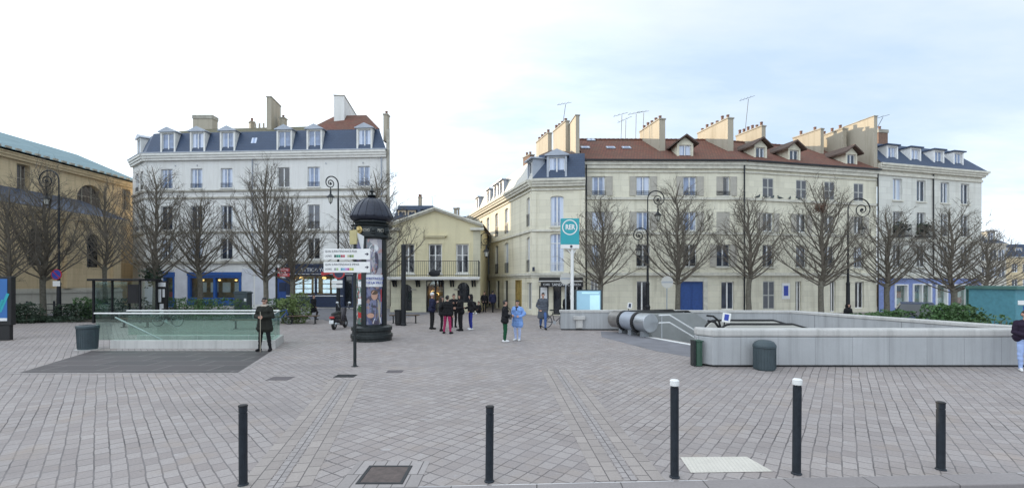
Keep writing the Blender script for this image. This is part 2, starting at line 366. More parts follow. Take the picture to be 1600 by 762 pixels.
# ------------------------------------------------------------------ ground
def struct(o): o['kind'] = 'structure'; return o
def ymap(x): return 5.62 + .053*x          # the kerb line
PIT_R = [(5.55, 22.75), (8.6, 14.05), (15.0, 14.05), (13.2, 22.75)]
PIT_L = [(-14.3, 17.32), (-9.0, 17.32), (-9.25, 18.55), (-14.6, 18.55)]
def paving_mat():
    m, t = base('granite_setts', (.2, .2, .2), .8, 0, .35)
    sx = t.new('ShaderNodeSeparateXYZ'); t.l.new(t.co, sx.inputs[0]); x, y = sx.outputs[0], sx.outputs[1]
    warp = t.noise(t.co, .5, 2); wv = t.new('ShaderNodeVectorMath', operation='SCALE'); t.l.new(t.new('ShaderNodeTexNoise', i_Scale=.7).outputs[1], wv.inputs[0]); wv.inputs['Scale'].default_value = .07
    wn = wv.inputs[0].links[0].from_node; t.l.new(t.co, wn.inputs['Vector'])
    ad0 = t.new('ShaderNodeVectorMath', operation='ADD'); t.l.new(t.co, ad0.inputs[0]); t.l.new(wv.outputs[0], ad0.inputs[1])
    w2n = t.new('ShaderNodeTexNoise', i_Scale=5.0); t.l.new(t.co, w2n.inputs['Vector']); w2 = t.new('ShaderNodeVectorMath', operation='SCALE'); t.l.new(w2n.outputs[1], w2.inputs[0]); w2.inputs['Scale'].default_value = .022
    ad = t.new('ShaderNodeVectorMath', operation='ADD'); t.l.new(ad0.outputs[0], ad.inputs[0]); t.l.new(w2.outputs[0], ad.inputs[1])
    def brick(rot, bw, rh, off=.5):
        b = t.new('ShaderNodeTexBrick'); b.offset = off
        t.l.new(t.mapping(ad.outputs[0], rot=(0, 0, rot)), b.inputs[0])
        for k, v in (('Scale', 1.0), ('Mortar Size', .0095), ('Brick Width', bw), ('Row Height', rh), ('Mortar Smooth', .25), ('Bias', -.1)): b.inputs[k].default_value = v
        b.inputs['Color1'].default_value = (.405, .362, .345, 1); b.inputs['Color2'].default_value = (.295, .254, .240, 1); b.inputs['Mortar'].default_value = (.175, .157, .155, 1)
        return b
    bl, bc, br = brick(R(49), .27, .165), brick(R(-57), .225, .205, .0), brick(R(-55), .26, .17)
    # field boundaries: the drained band on the left, the straight band on the right
    lm = t.ramp(t.math('ADD', x, t.math('ADD', 1.59, t.math('MULTIPLY', y, .211))), -.01, .01)
    rm = t.ramp(t.math('SUBTRACT', x, 1.34), -.01, .01)
    c = t.mix(rm, t.mix(lm, bl.outputs[0], bc.outputs[0]), br.outputs[0])
    f = t.math('ADD', t.math('MULTIPLY', t.math('SUBTRACT', 1, lm), bl.outputs[1]), t.math('MULTIPLY', t.math('SUBTRACT', lm, rm), bc.outputs[1]))
    f = t.math('ADD', f, t.math('MULTIPLY', rm, br.outputs[1]))
    big = t.noise(t.co, .28, 6, .62); mid = t.noise(t.co, 2.2, 5, .6); fine = t.noise(t.co, 38, 3, .6)
    c = t.mix(t.ramp(big, .35, .68, 0, .6), c, (.275, .25, .248))
    c = t.mix(t.ramp(mid, .5, .72, 0, .45), c, (.37, .325, .30))
    pale = t.noise(t.mapping(t.co, loc=(9, 3, 0)), 3.4, 3); c = t.mix(t.ramp(pale, .66, .74, 0, .4), c, (.50, .50, .51))
    gum = t.new('ShaderNodeTexVoronoi', i_Scale=2.6); t.l.new(t.co, gum.inputs['Vector'])
    c = t.mix(t.ramp(gum.outputs['Distance'], .035, .05, .5, 0), c, (.05, .048, .05))
    c = t.mix(t.ramp(fine, .35, .7, 0, .34), c, (.14, .125, .125))
    warm = t.noise(t.mapping(t.co, loc=(3, 1, 0)), 1.1, 4, .6); c = t.mix(t.ramp(warm, .54, .72, 0, .5), c, (.33, .27, .225))
    deep = t.noise(t.mapping(t.co, loc=(4, 8, 0)), .8, 4, .6); c = t.mix(t.math('MULTIPLY', f, t.ramp(deep, .47, .64, .04, .6)), c, (.030, .026, .026))
    worn = t.noise(t.mapping(t.co, loc=(1, 5, 0), sc=(.5, 1.6, 1)), .35, 6, .7); c = t.mix(t.ramp(worn, .52, .70, 0, .5), c, (.215, .192, .186))
    t.l.new(c, t.b.inputs['Base Color'])
    t.l.new(t.ramp(mid, .3, .7, .62, .9), t.b.inputs['Roughness'])
    h = t.math('SUBTRACT', t.math('MULTIPLY', fine, .25), f); t.bump(h, .55, .012)
    return m
M['paving'] = paving_mat()
def slabs(name, c1, c2, mo, bw, rh, rot=0, rough=.75, ms=.008):
    m, t = base(name, c1, rough)
    b = t.new('ShaderNodeTexBrick'); t.l.new(t.mapping(t.co, rot=(0, 0, rot)), b.inputs[0])
    for k, v in (('Scale', 1.0), ('Mortar Size', ms), ('Brick Width', bw), ('Row Height', rh), ('Mortar Smooth', .2)): b.inputs[k].default_value = v
    b.inputs['Color1'].default_value = (*c1, 1); b.inputs['Color2'].default_value = (*c2, 1); b.inputs['Mortar'].default_value = (*mo, 1)
    n = t.noise(t.co, 1.6, 6, .65); fine = t.noise(t.co, 34, 3)
    c = t.mix(t.ramp(n, .4, .7, 0, .4), b.outputs[0], tuple(k*.65 for k in c1))
    c = t.mix(t.ramp(fine, .4, .7, 0, .25), c, tuple(k*.5 for k in c1))
    t.l.new(c, t.b.inputs['Base Color']); t.bump(t.math('SUBTRACT', t.math('MULTIPLY', fine, .2), b.outputs[1]), .4, .01)
    return m
M['band_pave'] = slabs('border_slabs', (.37, .325, .30), (.29, .252, .235), (.10, .09, .088), .30, .34, 0)
M['gutter'] = slabs('gutter_setts', (.37, .335, .325), (.29, .26, .25), (.09, .08, .078), .16, .5, 0)
M['darkslab'] = slabs('dark_slabs', (.066, .053, .054), (.040, .034, .036), (.15, .135, .13), 1.5, .8, 0, .6, .03)
M['asphalt'] = mat('asphalt', (.075, .062, .060), .9, var=.25, scale=14, bump=.4)
M['asphalt_grey'] = mat('smooth_asphalt', (.175, .172, .188), .85, var=.2, scale=1.4, bump=.15)
M['kerb'] = slabs('granite_kerb', (.30, .27, .265), (.235, .21, .205), (.06, .055, .05), 1.0, 5.0, R(3))
M['tactile'] = slabs('pale_tactile', (.66, .62, .55), (.64, .60, .53), (.58, .54, .48), .05, 3, R(8), .8)

outer = [(-400, ymap(-40)), (-40, ymap(-40)), (40, ymap(40)), (400, ymap(40)), (400, 600), (-400, 600)]
def sheet(name, loops, z, m):
    pts = [[Vector((x, y, z)) for x, y in l] for l in loops]
    tri = geometry.tessellate_polygon(pts); flat = [p for l in pts for p in l]
    mb = MB(); mb.add(flat, [list(f) for f in tri])
    o = mb.build(name, m); 
    if o.data.polygons[0].normal.z < 0: o.data.flip_normals()
    return struct(o)
sheet('plaza_paving', [outer, PIT_R, PIT_L], 0, M['paving'])
# kerb and road under the camera
mb = MB(); mb.extrude([(-60, ymap(-60)-.30, -.13), (60, ymap(60)-.30, -.13), (60, ymap(60), -.13), (-60, ymap(-60), -.13)], (0, 0, .134)); struct(mb.build('kerb', M['kerb'], bevel=.015))
sheet('road', [[(-400, -400), (400, -400), (400, ymap(60)-.2), (60, ymap(60)-.2), (-60, ymap(-60)-.2), (-400, ymap(-60)-.2)]], -.125, M['asphalt'])
def strip(name, pts, wdt, z, m, bm=None):
    """a flat band of the given width along a line of points"""
    mb = MB()
    for a, b in zip(pts, pts[1:]):
        a, b = Vector((*a, z)), Vector((*b, z)); u = (b-a).normalized(); n = Vector((-u.y, u.x, 0))*wdt/2
        mb.poly([a-n, b-n, b+n, a+n])
    return struct(mb.build(name, m))
# the two borders of slabs with a gutter of small setts between them
def band(p, q, name='paving_border'):
    a, b = Vector(p), Vector(q); u = (b-a).normalized(); n = Vector((u.y, -u.x)); L = (b-a).length; ang = math.atan2(u.y, u.x)
    for off, wd, m, h in ((-.26, .32, 'band_pave', .004), (0, .16, 'gutter', .005), (.26, .32, 'band_pave', .004)):
        mb = MB(); mb.poly([(0, -wd/2, 0), (L, -wd/2, 0), (L, wd/2, 0), (0, wd/2, 0)])
        o = struct(mb.build(name, M[m])); o.location = (a.x+n.x*off, a.y+n.y*off, h); o.rotation_euler = (0, 0, ang)
band((-2.78, 5.50), (-4.0, 11.5)); band((1.44, 5.72), (1.22, 13.0))
def rectplate(name, x0, x1, y0, y1, z, m): 
    mb = MB(); mb.poly([(x0, y0, z), (x1, y0, z), (x1, y1, z), (x0, y1, z)]); return struct(mb.build(name, m))
sheet('dark_slab_paving', [[(-13.0, 12.5), (-7.25, 12.55), (-8.35, 16.45), (-14.6, 16.45)]], .004, M['darkslab'])
strip('paving_edge', [(-13.2, 12.4), (-7.15, 12.45)], .14, .005, M['gutter']); strip('paving_edge', [(-7.15, 12.45), (-8.25, 16.45)], .14, .006, M['gutter'])
# worn dark asphalt in front of the stairs on the right, tactile strips
sheet('asphalt_patch', [[(3.9, 20.6), (5.0, 16.4), (6.0, 14.6), (8.2, 14.2), (5.3, 22.3), (4.3, 23.0)]], .004, M['asphalt_grey'])
sheet('asphalt_street', [[(-60, 27.5), (-12, 30), (-8.5, 25), (-6, 37), (-11, 42.2), (-60, 44)]], .004, M['asphalt_grey'])
sheet('tactile_strip', [[(5.68, 20.9), (6.88, 17.6), (7.12, 17.7), (5.92, 21.0)]], .008, M['white'])
sheet('tactile_paving', [[(2.25, 5.95), (3.30, 5.99), (3.22, 6.50), (2.30, 6.48)]], .006, M['tactile'])

# covers let into the paving
def cover(px, py, w_, d_, m, label, name='manhole_cover', slots=0, rim=True):
    d = dist(py); o = thing(name, (X(px, d), d, 0), label, 'manhole cover' if 'man' in name else 'drain', None)
    if rim:
        mb = MB()
        for a in ((-w_/2, w_/2, -d_/2, -d_/2+.04), (-w_/2, w_/2, d_/2-.04, d_/2), (-w_/2, -w_/2+.04, -d_/2+.04, d_/2-.04), (w_/2-.04, w_/2, -d_/2+.04, d_/2-.04)): mb.box(*a, -.03, .009)
        mb.build('frame', M['iron'], o)
    mb = MB(); mb.box(-w_/2+.042, w_/2-.042, -d_/2+.042, d_/2-.042, -.03, .006); mb.build('plate', m, o)
    if slots:
        mb = MB()
        for i in range(slots):
            x = -w_/2+.08+(w_-.16)*i/(slots-1); mb.box(x-.012, x+.012, -d_/2+.06, d_/2-.06, .006, .010)
        mb.build('grating', M['iron'], o)
    return o
M['rust'] = mat('rusty_cast_iron', (.12, .095, .088), .75, .3, var=.35, scale=10, bump=.5)
M['pavecover'] = mat('worn_cover', (.115, .10, .105), .8, .1, var=.25, scale=8, bump=.3)
cover(602, 741, .56, .56, M['rust'], 'square rusty brown manhole cover in the foreground paving', slots=0)
mb = MB(); 
for a in ((-.48, .48, -.44, -.285), (-.48, .48, .285, .44), (-.48, -.285, -.285, .285), (.285, .48, -.285, .285)): mb.poly([(a[0], a[2], .004), (a[1], a[2], .004), (a[1], a[3], .004), (a[0], a[3], .004)])
o = struct(mb.build('cover_surround', M['gutter'])); o.location = (X(602, dist(741)), dist(741), 0)
cover(540, 587, .50, .34, M['black'], 'black slotted drain grate beside the foot of the direction sign pole', 'drain_grate', 8)
cover(438, 591, .62, .50, M['pavecover'], 'flat grey-brown manhole cover left of the slotted drain grate', rim=False)
cover(617, 580, .50, .42, M['pavecover'], 'small dull manhole cover to the right of the direction sign pole', rim=False)
# ------------------------------------------------------------------ building kit
def frame(A, B, z=0.0):
    """facade frame: x runs A->B (left to right seen from outside), y goes into the building"""
    A, B = Vector((A[0], A[1], z)), Vector((B[0], B[1], z)); u = (B-A).normalized()
    n = Vector((-u.y, u.x, 0))
    m = Matrix(((u.x, n.x, 0, A.x), (u.y, n.y, 0, A.y), (0, 0, 1, z), (0, 0, 0, 1)))
    return m, (B-A).length
def wall(mb, fm, L, z0, z1, ops, rev=.2):
    """wall sheet with openings (u0,u1,v0,v1[,arch]) and their reveals"""
    mb.M = fm
    us = sorted({0.0, L, *[o[0] for o in ops], *[o[1] for o in ops]}); vs = sorted({z0, z1, *[o[2] for o in ops], *[o[3] for o in ops]})
    us = [u for u in us if -1e-6 <= u <= L+1e-6]; vs = [v for v in vs if z0-1e-6 <= v <= z1+1e-6]
    for i in range(len(us)-1):
        for j in range(len(vs)-1):
            cu, cv = (us[i]+us[i+1])/2, (vs[j]+vs[j+1])/2
            if any(o[0] < cu < o[1] and o[2] < cv < o[3] for o in ops): continue
            mb.poly([(us[i], 0, vs[j]), (us[i+1], 0, vs[j]), (us[i+1], 0, vs[j+1]), (us[i], 0, vs[j+1])])
    for o in ops:
        u0, u1, v0, v1 = o[:4]
        mb.poly([(u0, 0, v0), (u0, rev, v0), (u0, rev, v1), (u0, 0, v1)]); mb.poly([(u1, 0, v0), (u1, 0, v1), (u1, rev, v1), (u1, rev, v0)])
        mb.poly([(u0, 0, v1), (u0, rev, v1), (u1, rev, v1), (u1, 0, v1)]); mb.poly([(u0, 0, v0), (u1, 0, v0), (u1, rev, v0), (u0, rev, v0)])
        if len(o) > 4 and o[4]:
            rise, n = o[4], 10; c = (u0+u1)/2; hw = (u1-u0)/2
            arc = [(c-hw*math.cos(math.pi*k/n), v1-rise+rise*math.sin(math.pi*k/n)) for k in range(n+1)]
            for a, b in zip(arc, arc[1:]):
                mb.poly([(a[0], 0, a[1]), (b[0], 0, b[1]), (b[0], 0, v1), (a[0], 0, v1)])
                mb.poly([(a[0], 0, a[1]), (a[0], rev, a[1]), (b[0], rev, b[1]), (b[0], 0, b[1])])
    mb.M = None
def course(mb, fm, L, z, h, out, e0=0.0, e1=0.0):
    """a moulding along the facade"""
    mb.M = fm; mb.box(-e0, L+e1, -out, .02, z, z+h); mb.M = None
def cornice(mb, fm, L, z, h, out, e0=0.0, e1=0.0, steps=3):
    mb.M = fm
    for k in range(steps):
        a, b = k/steps, (k+1)/steps; out_ = out*(.35+.65*b)
        mb.box(-e0*b, L+e1*b, -out_, .05, z+h*a, z+h*b-.001*k)
    mb.M = None
_wc = {}
def window(par, fm, op, pane='pane', fr='frame', rev=.2, mull=1, trans=0.0, sill=None, rail=None, shut=None, shm='shut', name='window', railh=.45, arch=0, depth=.06, fw=.06):
    u0, u1, v0, v1 = op[:4]; w_, h_ = u1-u0, v1-v0
    key = (round(w_, 2), round(h_, 2), pane, fr, mull, trans, rev, fw)
    if key not in _wc:
        mb = MB(); y0, y1 = rev-depth, rev
        mb.box(0, fw, y0, y1, 0, h_); mb.box(w_-fw, w_, y0, y1, 0, h_); mb.box(fw, w_-fw, y0, y1, 0, fw*1.3); mb.box(fw, w_-fw, y0, y1, h_-fw, h_)
        for k in range(mull):
            c = w_*(k+1)/(mull+1); mb.box(c-.05, c+.05, y0-.012, y1-.002, fw*1.3, h_-fw)
        if trans: mb.box(fw, w_-fw, y0-.006, y1-.004, h_*trans-.025, h_*trans+.025)
        mp = MB(); mp.box(fw*.5, w_-fw*.5, rev-.03, rev-.018, fw*.5, h_-fw*.5)
        _wc[key] = (mb.mesh('window', M[fr]), mp.mesh('pane', M[pane]))
    o = link(name, _wc[key][0], par)
    o.matrix_local = Matrix.Translation(-Vector(root_of(par).location)) @ fm @ Matrix.Translation((u0, 0, v0))
    link('pane', _wc[key][1], o)
    if sill:
        k2 = ('sill', round(w_, 2), sill)
        if k2 not in _wc: mb = MB(); mb.box(-.08, w_+.08, -.10, .12, -.10, -.002); _wc[k2] = mb.mesh('sill', M[sill])
        link('sill', _wc[k2], o)
    if rail:
        k2 = ('rail', round(w_, 2), railh, rail)
        if k2 not in _wc:
            mb = MB(); mb.box(.0, w_, -.02, .01, railh-.03, railh); mb.box(.0, w_, -.015, .005, .06, .085); mb.box(.0, w_, -.015, .005, railh-.14, railh-.12)
            n = max(3, int(w_/.11))
            for i in range(n+1): x = .01+(w_-.02)*i/n; mb.box(x-.008, x+.008, -.012, .002, .06, railh)
            _wc[k2] = mb.mesh('railing', M[rail])
        link('railing', _wc[k2], o)
    if shut:
        k2 = ('shut', round(w_, 2), round(h_, 2), shm)
        if k2 not in _wc:
            mb = MB(); sw = w_/2
            mb.box(0, .05, -.04, 0, 0, h_); mb.box(sw-.05, sw, -.04, 0, 0, h_); mb.box(.05, sw-.05, -.04, 0, 0, .07); mb.box(.05, sw-.05, -.04, 0, h_-.07, h_); mb.box(.05, sw-.05, -.04, 0, h_*.48, h_*.48+.07)
            mb.cur = 1; mb.box(.05, sw-.05, -.025, -.012, .07, h_*.48); mb.box(.05, sw-.05, -.025, -.012, h_*.48+.07, h_-.07)
            _wc[k2] = mb.mesh('shutter', [M['shutframe' if shm == 'shut_dark' else shm], M[shm]])
        if shut == 'open': spots = ((-w_/2-.01, -.012), (w_+.01, -.012))
        elif shut == 'closed': spots = ((0.003, .06), (w_/2+.003, .06))
        elif shut == 'left': spots = ((-w_/2-.01, -.012), (w_/2+.003, .06))
        else: spots = ((0.003, .06), (w_+.01, -.012))
        for sx_, sy_ in spots:
            s = link('shutter', _wc[k2], o); s.location = (sx_, sy_, 0)
    return o
M['shutframe'] = mat('shutter_frame', (.47, .47, .44), .7, var=.1)
def slab_chimney(par, x0, y0, x1, y1, wd, z0, z1, cap=.14, pots=0, z1b=None, name='chimney', m='chim', potm='pot', strip=None):
    """a wall-like chimney stack running from (x0,y0) to (x1,y1), in world coordinates"""
    off = Vector(root_of(par).location); a, b = Vector((x0, y0)), Vector((x1, y1)); u = (b-a).normalized(); n = Vector((-u.y, u.x))*wd/2
    zb = z1 if z1b is None else z1b
    mb = MB(Matrix.Translation(-off)); q = [a-n, b-n, b+n, a+n]; zt = [z1, zb, zb, z1]
    mb.add([(p.x, p.y, z0) for p in q]+[(p.x, p.y, z) for p, z in zip(q, zt)], [(3,2,1,0),(4,5,6,7),(0,1,5,4),(1,2,6,5),(2,3,7,6),(3,0,4,7)])
    o = mb.build(name, M[m], par)
    if cap:
        mb = MB(Matrix.Translation(-off)); e = .05; q = [a-n*(1+2*e/wd)-u*e, b-n*(1+2*e/wd)+u*e, b+n*(1+2*e/wd)+u*e, a+n*(1+2*e/wd)-u*e]
        mb.add([(p.x, p.y, z+.002) for p, z in zip(q, zt)]+[(p.x, p.y, z+cap) for p, z in zip(q, zt)], [(3,2,1,0),(4,5,6,7),(0,1,5,4),(1,2,6,5),(2,3,7,6),(3,0,4,7)])
        mb.build('coping', M['band_dark'], o)
    for i in range(pots):
        k = (i+.5)/pots; p = a.lerp(b, k); z = z1+(zb-z1)*k+cap; mb = MB(Matrix.Translation(-off))
        hh = .24+.2*rng.random()
        mb.lathe([(.12, z-.02), (.10, z+hh*.8), (.13, z+hh*.82), (.12, z+hh), (.05, z+hh)], 8, (p.x, p.y, 0)); mb.build('chimney_pot', M[potm], o)
    return o
def antenna(par, x, y, z0, z1, lean=0.0, bars=4):
    off = Vector(root_of(par).location); mb = MB(Matrix.Translation(-off))
    mb.tube([(x, y, z0), (x+lean, y, z1)], .022, 5)
    a = rng.uniform(-.6, .6); dx, dy = math.cos(a), math.sin(a); mb.tube([(x+lean-dx*.7, y-dy*.7, z1-.1), (x+lean+dx*.5, y+dy*.5, z1+.22)], .014, 4)
    for k in range(bars):
        c = -.6+k*1.0/bars; p = Vector((x+lean+dx*c, y+dy*c, z1-.05+.27*(c+.7)/1.2)); mb.tube([p-Vector((-dy, dx, 0))*.28, p+Vector((-dy, dx, 0))*.28], .009, 4)
    return mb.build('antenna', M['iron'], par)
def dormer(par, fm, uc, z, w_, h_, roofm='zinc', wallm='trim_white', kind='hood', back=1.6, y0=.25, pane='pane_blue', over=.16):
    """a dormer standing on the roof: cheeks, front with window, roof"""
    off = Matrix.Translation(-Vector(root_of(par).location)); a, b = uc-w_/2-.15, uc+w_/2+.15
    mb = MB(off @ fm)
    t = z+h_
    mb.box(a, a+.15, y0, y0+back, z-.05, t+.1); mb.box(b-.15, b, y0, y0+back, z-.05, t+.1); mb.box(a+.15, b-.15, y0, y0+.2, t, t+.1); mb.box(a+.15, b-.15, y0, y0+.2, z-.05, z)
    mb.box(a+.15, b-.15, y0+.25, y0+.3, z, t)
    o = mb.build('dormer', M[wallm], par)
    mb = MB(off @ fm); e = over
    if kind == 'hood':
        mb.extrude([(a-e, y0-e, t+.1), (b+e, y0-e, t+.1), (b+e, y0-e, t+.16), (uc, y0-e, t+.16+.26*w_+.12), (a-e, y0-e, t+.16)], (0, back+.3, 0))
    elif kind == 'gable':
        rz = t+.16+(w_/2+.3)*.62
        mb.add([(a-e, y0-e, t-.02), (uc, y0-e, rz), (b+e, y0-e, t-.02), (a-e, y0-e, t+.10), (uc, y0-e, rz+.13), (b+e, y0-e, t+.10)]+[(a-e, y0+back+1.6, t-.02), (uc, y0+back+1.6, rz), (b+e, y0+back+1.6, t-.02), (a-e, y0+back+1.6, t+.10), (uc, y0+back+1.6, rz+.13), (b+e, y0+back+1.6, t+.10)],
               [(0,1,4,3),(1,2,5,4),(3,4,10,9),(4,5,11,10),(0,6,7,1),(1,7,8,2),(0,3,9,6),(2,8,11,5)])
        mg = MB(off @ fm); mg.extrude([(a, y0+.02, t+.1), (b, y0+.02, t+.1), (uc, y0+.02, rz-.02)], (0, .15, 0)); mg.build('gable', M[wallm], o)
    else:
        mb.box(a-e, b+e, y0-e*1.3, y0+back+.6, t+.1, t+.2)
    mb.build('dormer_roof', M[roofm], o)
    wn = link('tmp', None, None); bpy.data.objects.remove(wn)
    f2 = fm @ Matrix.Translation((0, y0+.02, 0))
    window(o, f2, (uc-w_/2, uc+w_/2, z, t), pane=pane, rev=.16)
    return o
def wallpart(par, mb, m='left_wall', name='wall'): return mb.build(name, M[m], par, world=True)
def part(par, mb, m, name, **k): return mb.build(name, M[m], par, world=True, **k)
def fz(py, d): return Z(py, d)

# ------------------------------------------------------------------ church on the left
ch = thing('church', (-39, 8, 0), 'long ochre stone church with pale green copper roof on the left', 'church')
fm, L = frame((-39, 8), (-39, 50)); fm = frame((-39, 50), (-39, 8))[0]; L = 42.0
fm = Matrix(((0, -1, 0, -39), (1, 0, 0, 8), (0, 0, 1, 0), (0, 0, 0, 1)))      # x runs away from us, y into the church
mb = MB(); cx = 35.9
ops = [(cx-1.45, cx+1.45, 9.2, 11.35, 1.45), (cx-7.4, cx-4.5, 9.2, 11.35, 1.45), (29.3, 30.35, 9.65, 11.75), (39.4, 40.4, 9.65, 11.75), (22, 24.9, 9.2, 11.35, 1.45), (15, 17.9, 9.2, 11.35, 1.45)]
ops = [o for o in ops if o[0] != cx-7.4]
wall(mb, fm, L, 0, 12.5, ops, .5)
mb.box(-51, -39.01, 49.9, 50, 0, 12.5); mb.box(-51, -39.01, 8, 8.1, 0, 12.5); wallpart(ch, mb, 'church')
M['pane_church'] = panemat('leaded_glass', (.10, .085, .085), (.13, .11, .11), .0)
for o in ops: window(ch, fm, o, 'pane_church', 'band_dark', rev=.5, mull=2, trans=.5)
mb = MB(); cornice(mb, fm, L, 11.95, .62, .55, 0, .5); part(ch, mb, 'church', 'cornice')
mb = MB(); cornice(mb, fm, 34.6, 7.55, .45, 4.45, 0, 0, 1); mb = MB()
fa = Matrix(((0, -1, 0, -35), (1, 0, 0, 8), (0, 0, 1, 0), (0, 0, 0, 1)))
aops = [(k, k+1.3, 3.6, 6.4, .65) for k in (20.5, 26.3, 31.0)]
wall(mb, fa, 34.4, 1.9, 7.6, aops, .35); mb.box(-39, -35.01, 42.3, 42.4, 0, 7.6); wallpart(ch, mb, 'church', 'aisle_wall')
for o in aops: window(ch, fa, o, 'pane_dark', 'iron', rev=.35, mull=1)
mb = MB(); wall(mb, fa, 34.4, 0, 1.9, [], .1); course(mb, fa, 34.4, 0, 1.55, .12); course(mb, fa, 34.4, 1.55, .2, .2); part(ch, mb, 'church_low', 'plinth')
mb = MB(); cornice(mb, fa, 34.4, 7.3, .55, .42, 0, .4); course(mb, fa, 34.4, 6.75, .14, .1); part(ch, mb, 'church', 'aisle_cornice')
mb = MB(); mb.add([(-34.5, 8, 7.87), (-34.5, 42.8, 7.87), (-38.98, 42.8, 9.75), (-38.98, 8, 9.75)], [(0, 1, 2, 3)]); part(ch, mb, 'slate', 'aisle_roof')
for k in (18.0, 24.0, 29.3, 33.6):
    mb = MB(); mb.M = fa; mb.box(k-.35, k+.35, -.28, .0, 1.9, 7.28); mb.M = None; part(ch, mb, 'church', 'pilaster')
mb = MB(); mb.box(-48, -38.6, 50.1, 64, 0, 8.2); part(ch, mb, 'church', 'sun_block'); mb = MB(); mb.extrude([(-38.3, 50.1, 8.2), (-48.3, 50.1, 8.2), (-43.3, 50.1, 10.2)], (0, 14.2, 0)); part(ch, mb, 'slate', 'sun_block_roof')  # unseen block added beyond the nave to keep sun off its wall
mb = MB(); mb.add([(-38.45, 8, 12.6), (-38.45, 50.4, 12.6), (-42.8, 46.6, 14.9), (-42.8, 8, 14.9), (-51, 50.4, 12.6), (-47.5, 46.6, 14.9), (-47.5, 8, 14.9), (-51.5, 8, 12.6), (-38.45, 8, 12.42), (-38.45, 50.4, 12.42), (-51, 50.4, 12.42)],
    [(0, 1, 2, 3), (1, 4, 5, 2), (2, 5, 6, 3), (4, 7, 6, 5), (0, 8, 9, 1), (1, 9, 10, 4)]); part(ch, mb, 'copper', 'roof')
for k in range(20, 56): mb = MB(); mb.box(-38.52, -38.38, 8.2+k*.75, 8.2+k*.75+.4, 12.6, 12.75); part(ch, mb, 'chim', 'eaves_ornament')

# ------------------------------------------------------------------ tall white block on the left
A, B = (-33.9, 43.7), (-11.2, 42.3); A2 = (-37.0, 46.2); BD = 8.5
lb = thing('apartment_building', (A[0], A[1], 0), 'white four storey block with slate mansard roof and blue shops', 'building')
fm, L = frame(A, B); f2, L2 = frame(A2, A)
cols = []
for px in (260.5, 307, 354, 443, 490, 568.5):
    # distance along the facade of the column seen at this photo column
    k = (px-800)/F; ux, uy = (B[0]-A[0])/L, (B[1]-A[1])/L
    cols.append((k*A[1]-A[0])/(ux-k*uy))
uof = lambda px: ((px-800)/F*A[1]-A[0])/((B[0]-A[0])/L-(px-800)/F*(B[1]-A[1])/L)
W = 1.12
ops3 = [(c-W/2, c+W/2, 10.95, 12.75) for c in cols]; ops2 = [(c-W/2, c+W/2, 7.15, 9.35) for c in cols]; ops1 = [(c-W/2, c+W/2, 4.45, 6.35) for c in cols]
shopA = (uof(294), uof(377), .75, 2.95); shopB = (uof(448)+.3, uof(533), 1.15, 3.05); shopC = (uof(535)+.1, uof(552), .1, 3.0); doorD = (uof(432), uof(450), .05, 2.75); shopE = (uof(256), uof(272.5), .5, 2.9)
shopF = (uof(575), uof(597), .4, 2.9)
mb = MB(); allops = ops1+ops2+ops3+[shopA, shopB, shopC, doorD, shopE, shopF]
wall(mb, fm, L, 0, 13.5, allops, .22)
wops = [(1.0, 2.0, z0, z1) for z0, z1 in ((4.6, 6.3), (7.2, 9.2), (10.95, 12.7))]+[(2.7, 3.5, 7.2, 9.2), (2.7, 3.5, 10.95, 12.7)]
wall(mb, f2, L2, 0, 13.5, wops, .22)
mb.poly([(B[0], B[1], 0), (B[0]-2.4, B[1]+BD, 0), (B[0]-2.4, B[1]+BD, 13.5), (B[0], B[1], 13.5)])
mb.poly([(A2[0], A2[1], 0), (A2[0], A2[1]+BD, 0), (A2[0], A2[1]+BD, 13.5), (A2[0], A2[1], 13.5)])
mb.poly([(A2[0], A2[1]+BD, 0), (B[0]-2.4, B[1]+BD, 0), (B[0]-2.4, B[1]+BD, 13.5), (A2[0], A2[1]+BD, 13.5)])
wallpart(lb, mb, 'left_wall')
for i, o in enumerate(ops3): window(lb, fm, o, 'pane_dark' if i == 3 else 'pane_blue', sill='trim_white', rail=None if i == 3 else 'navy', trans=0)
for i, o in enumerate(ops2): window(lb, fm, o, 'pane_dark' if i in (3,) else 'pane', sill='trim_white', rail='iron', shut='closed' if i == 3 else None, shm='shut_dark', railh=.7)
for i, o in enumerate(ops1): window(lb, fm, o, 'pane_dark' if i > 2 else 'pane', sill='trim_white', rail='iron', shut='closed' if i == 3 else None, shm='shut_dark')
for o in wops: window(lb, f2, o, 'pane', sill='trim_white', rail='iron')
mb = MB()
for z, h, q in ((9.98, .16, .10), (10.62, .13, .14), (6.82, .16, .12), (4.05, .2, .16)):
    course(mb, fm, L, z, h, q, .0, .0); course(mb, f2, L2, z, h+.003, q, 0, 0)
part(lb, mb, 'band_dark', 'string_course')
mb = MB()
for f_, l_ in ((fm, L), (f2, L2)): cornice(mb, f_, l_, 13.5, .62, .42, 0, 0)
part(lb, mb, 'trim_white', 'cornice')
mb = MB()
for u in (3.0, 5.1, 10.7, 12.4, 17.2, 20.6): mb.M = fm; mb.lathe([(.05, 0), (.05, .08)], 8, (u, -.05, 13.0)); 
mb.M = fm; mb.tube([(L-.45, -.08, .1), (L-.45, -.08, 13.5)], .055, 6); mb.tube([(uof(395), -.08, 4.2), (uof(395), -.08, 13.5)], .05, 6); mb.M = None
part(lb, mb, 'zinc', 'downpipe')
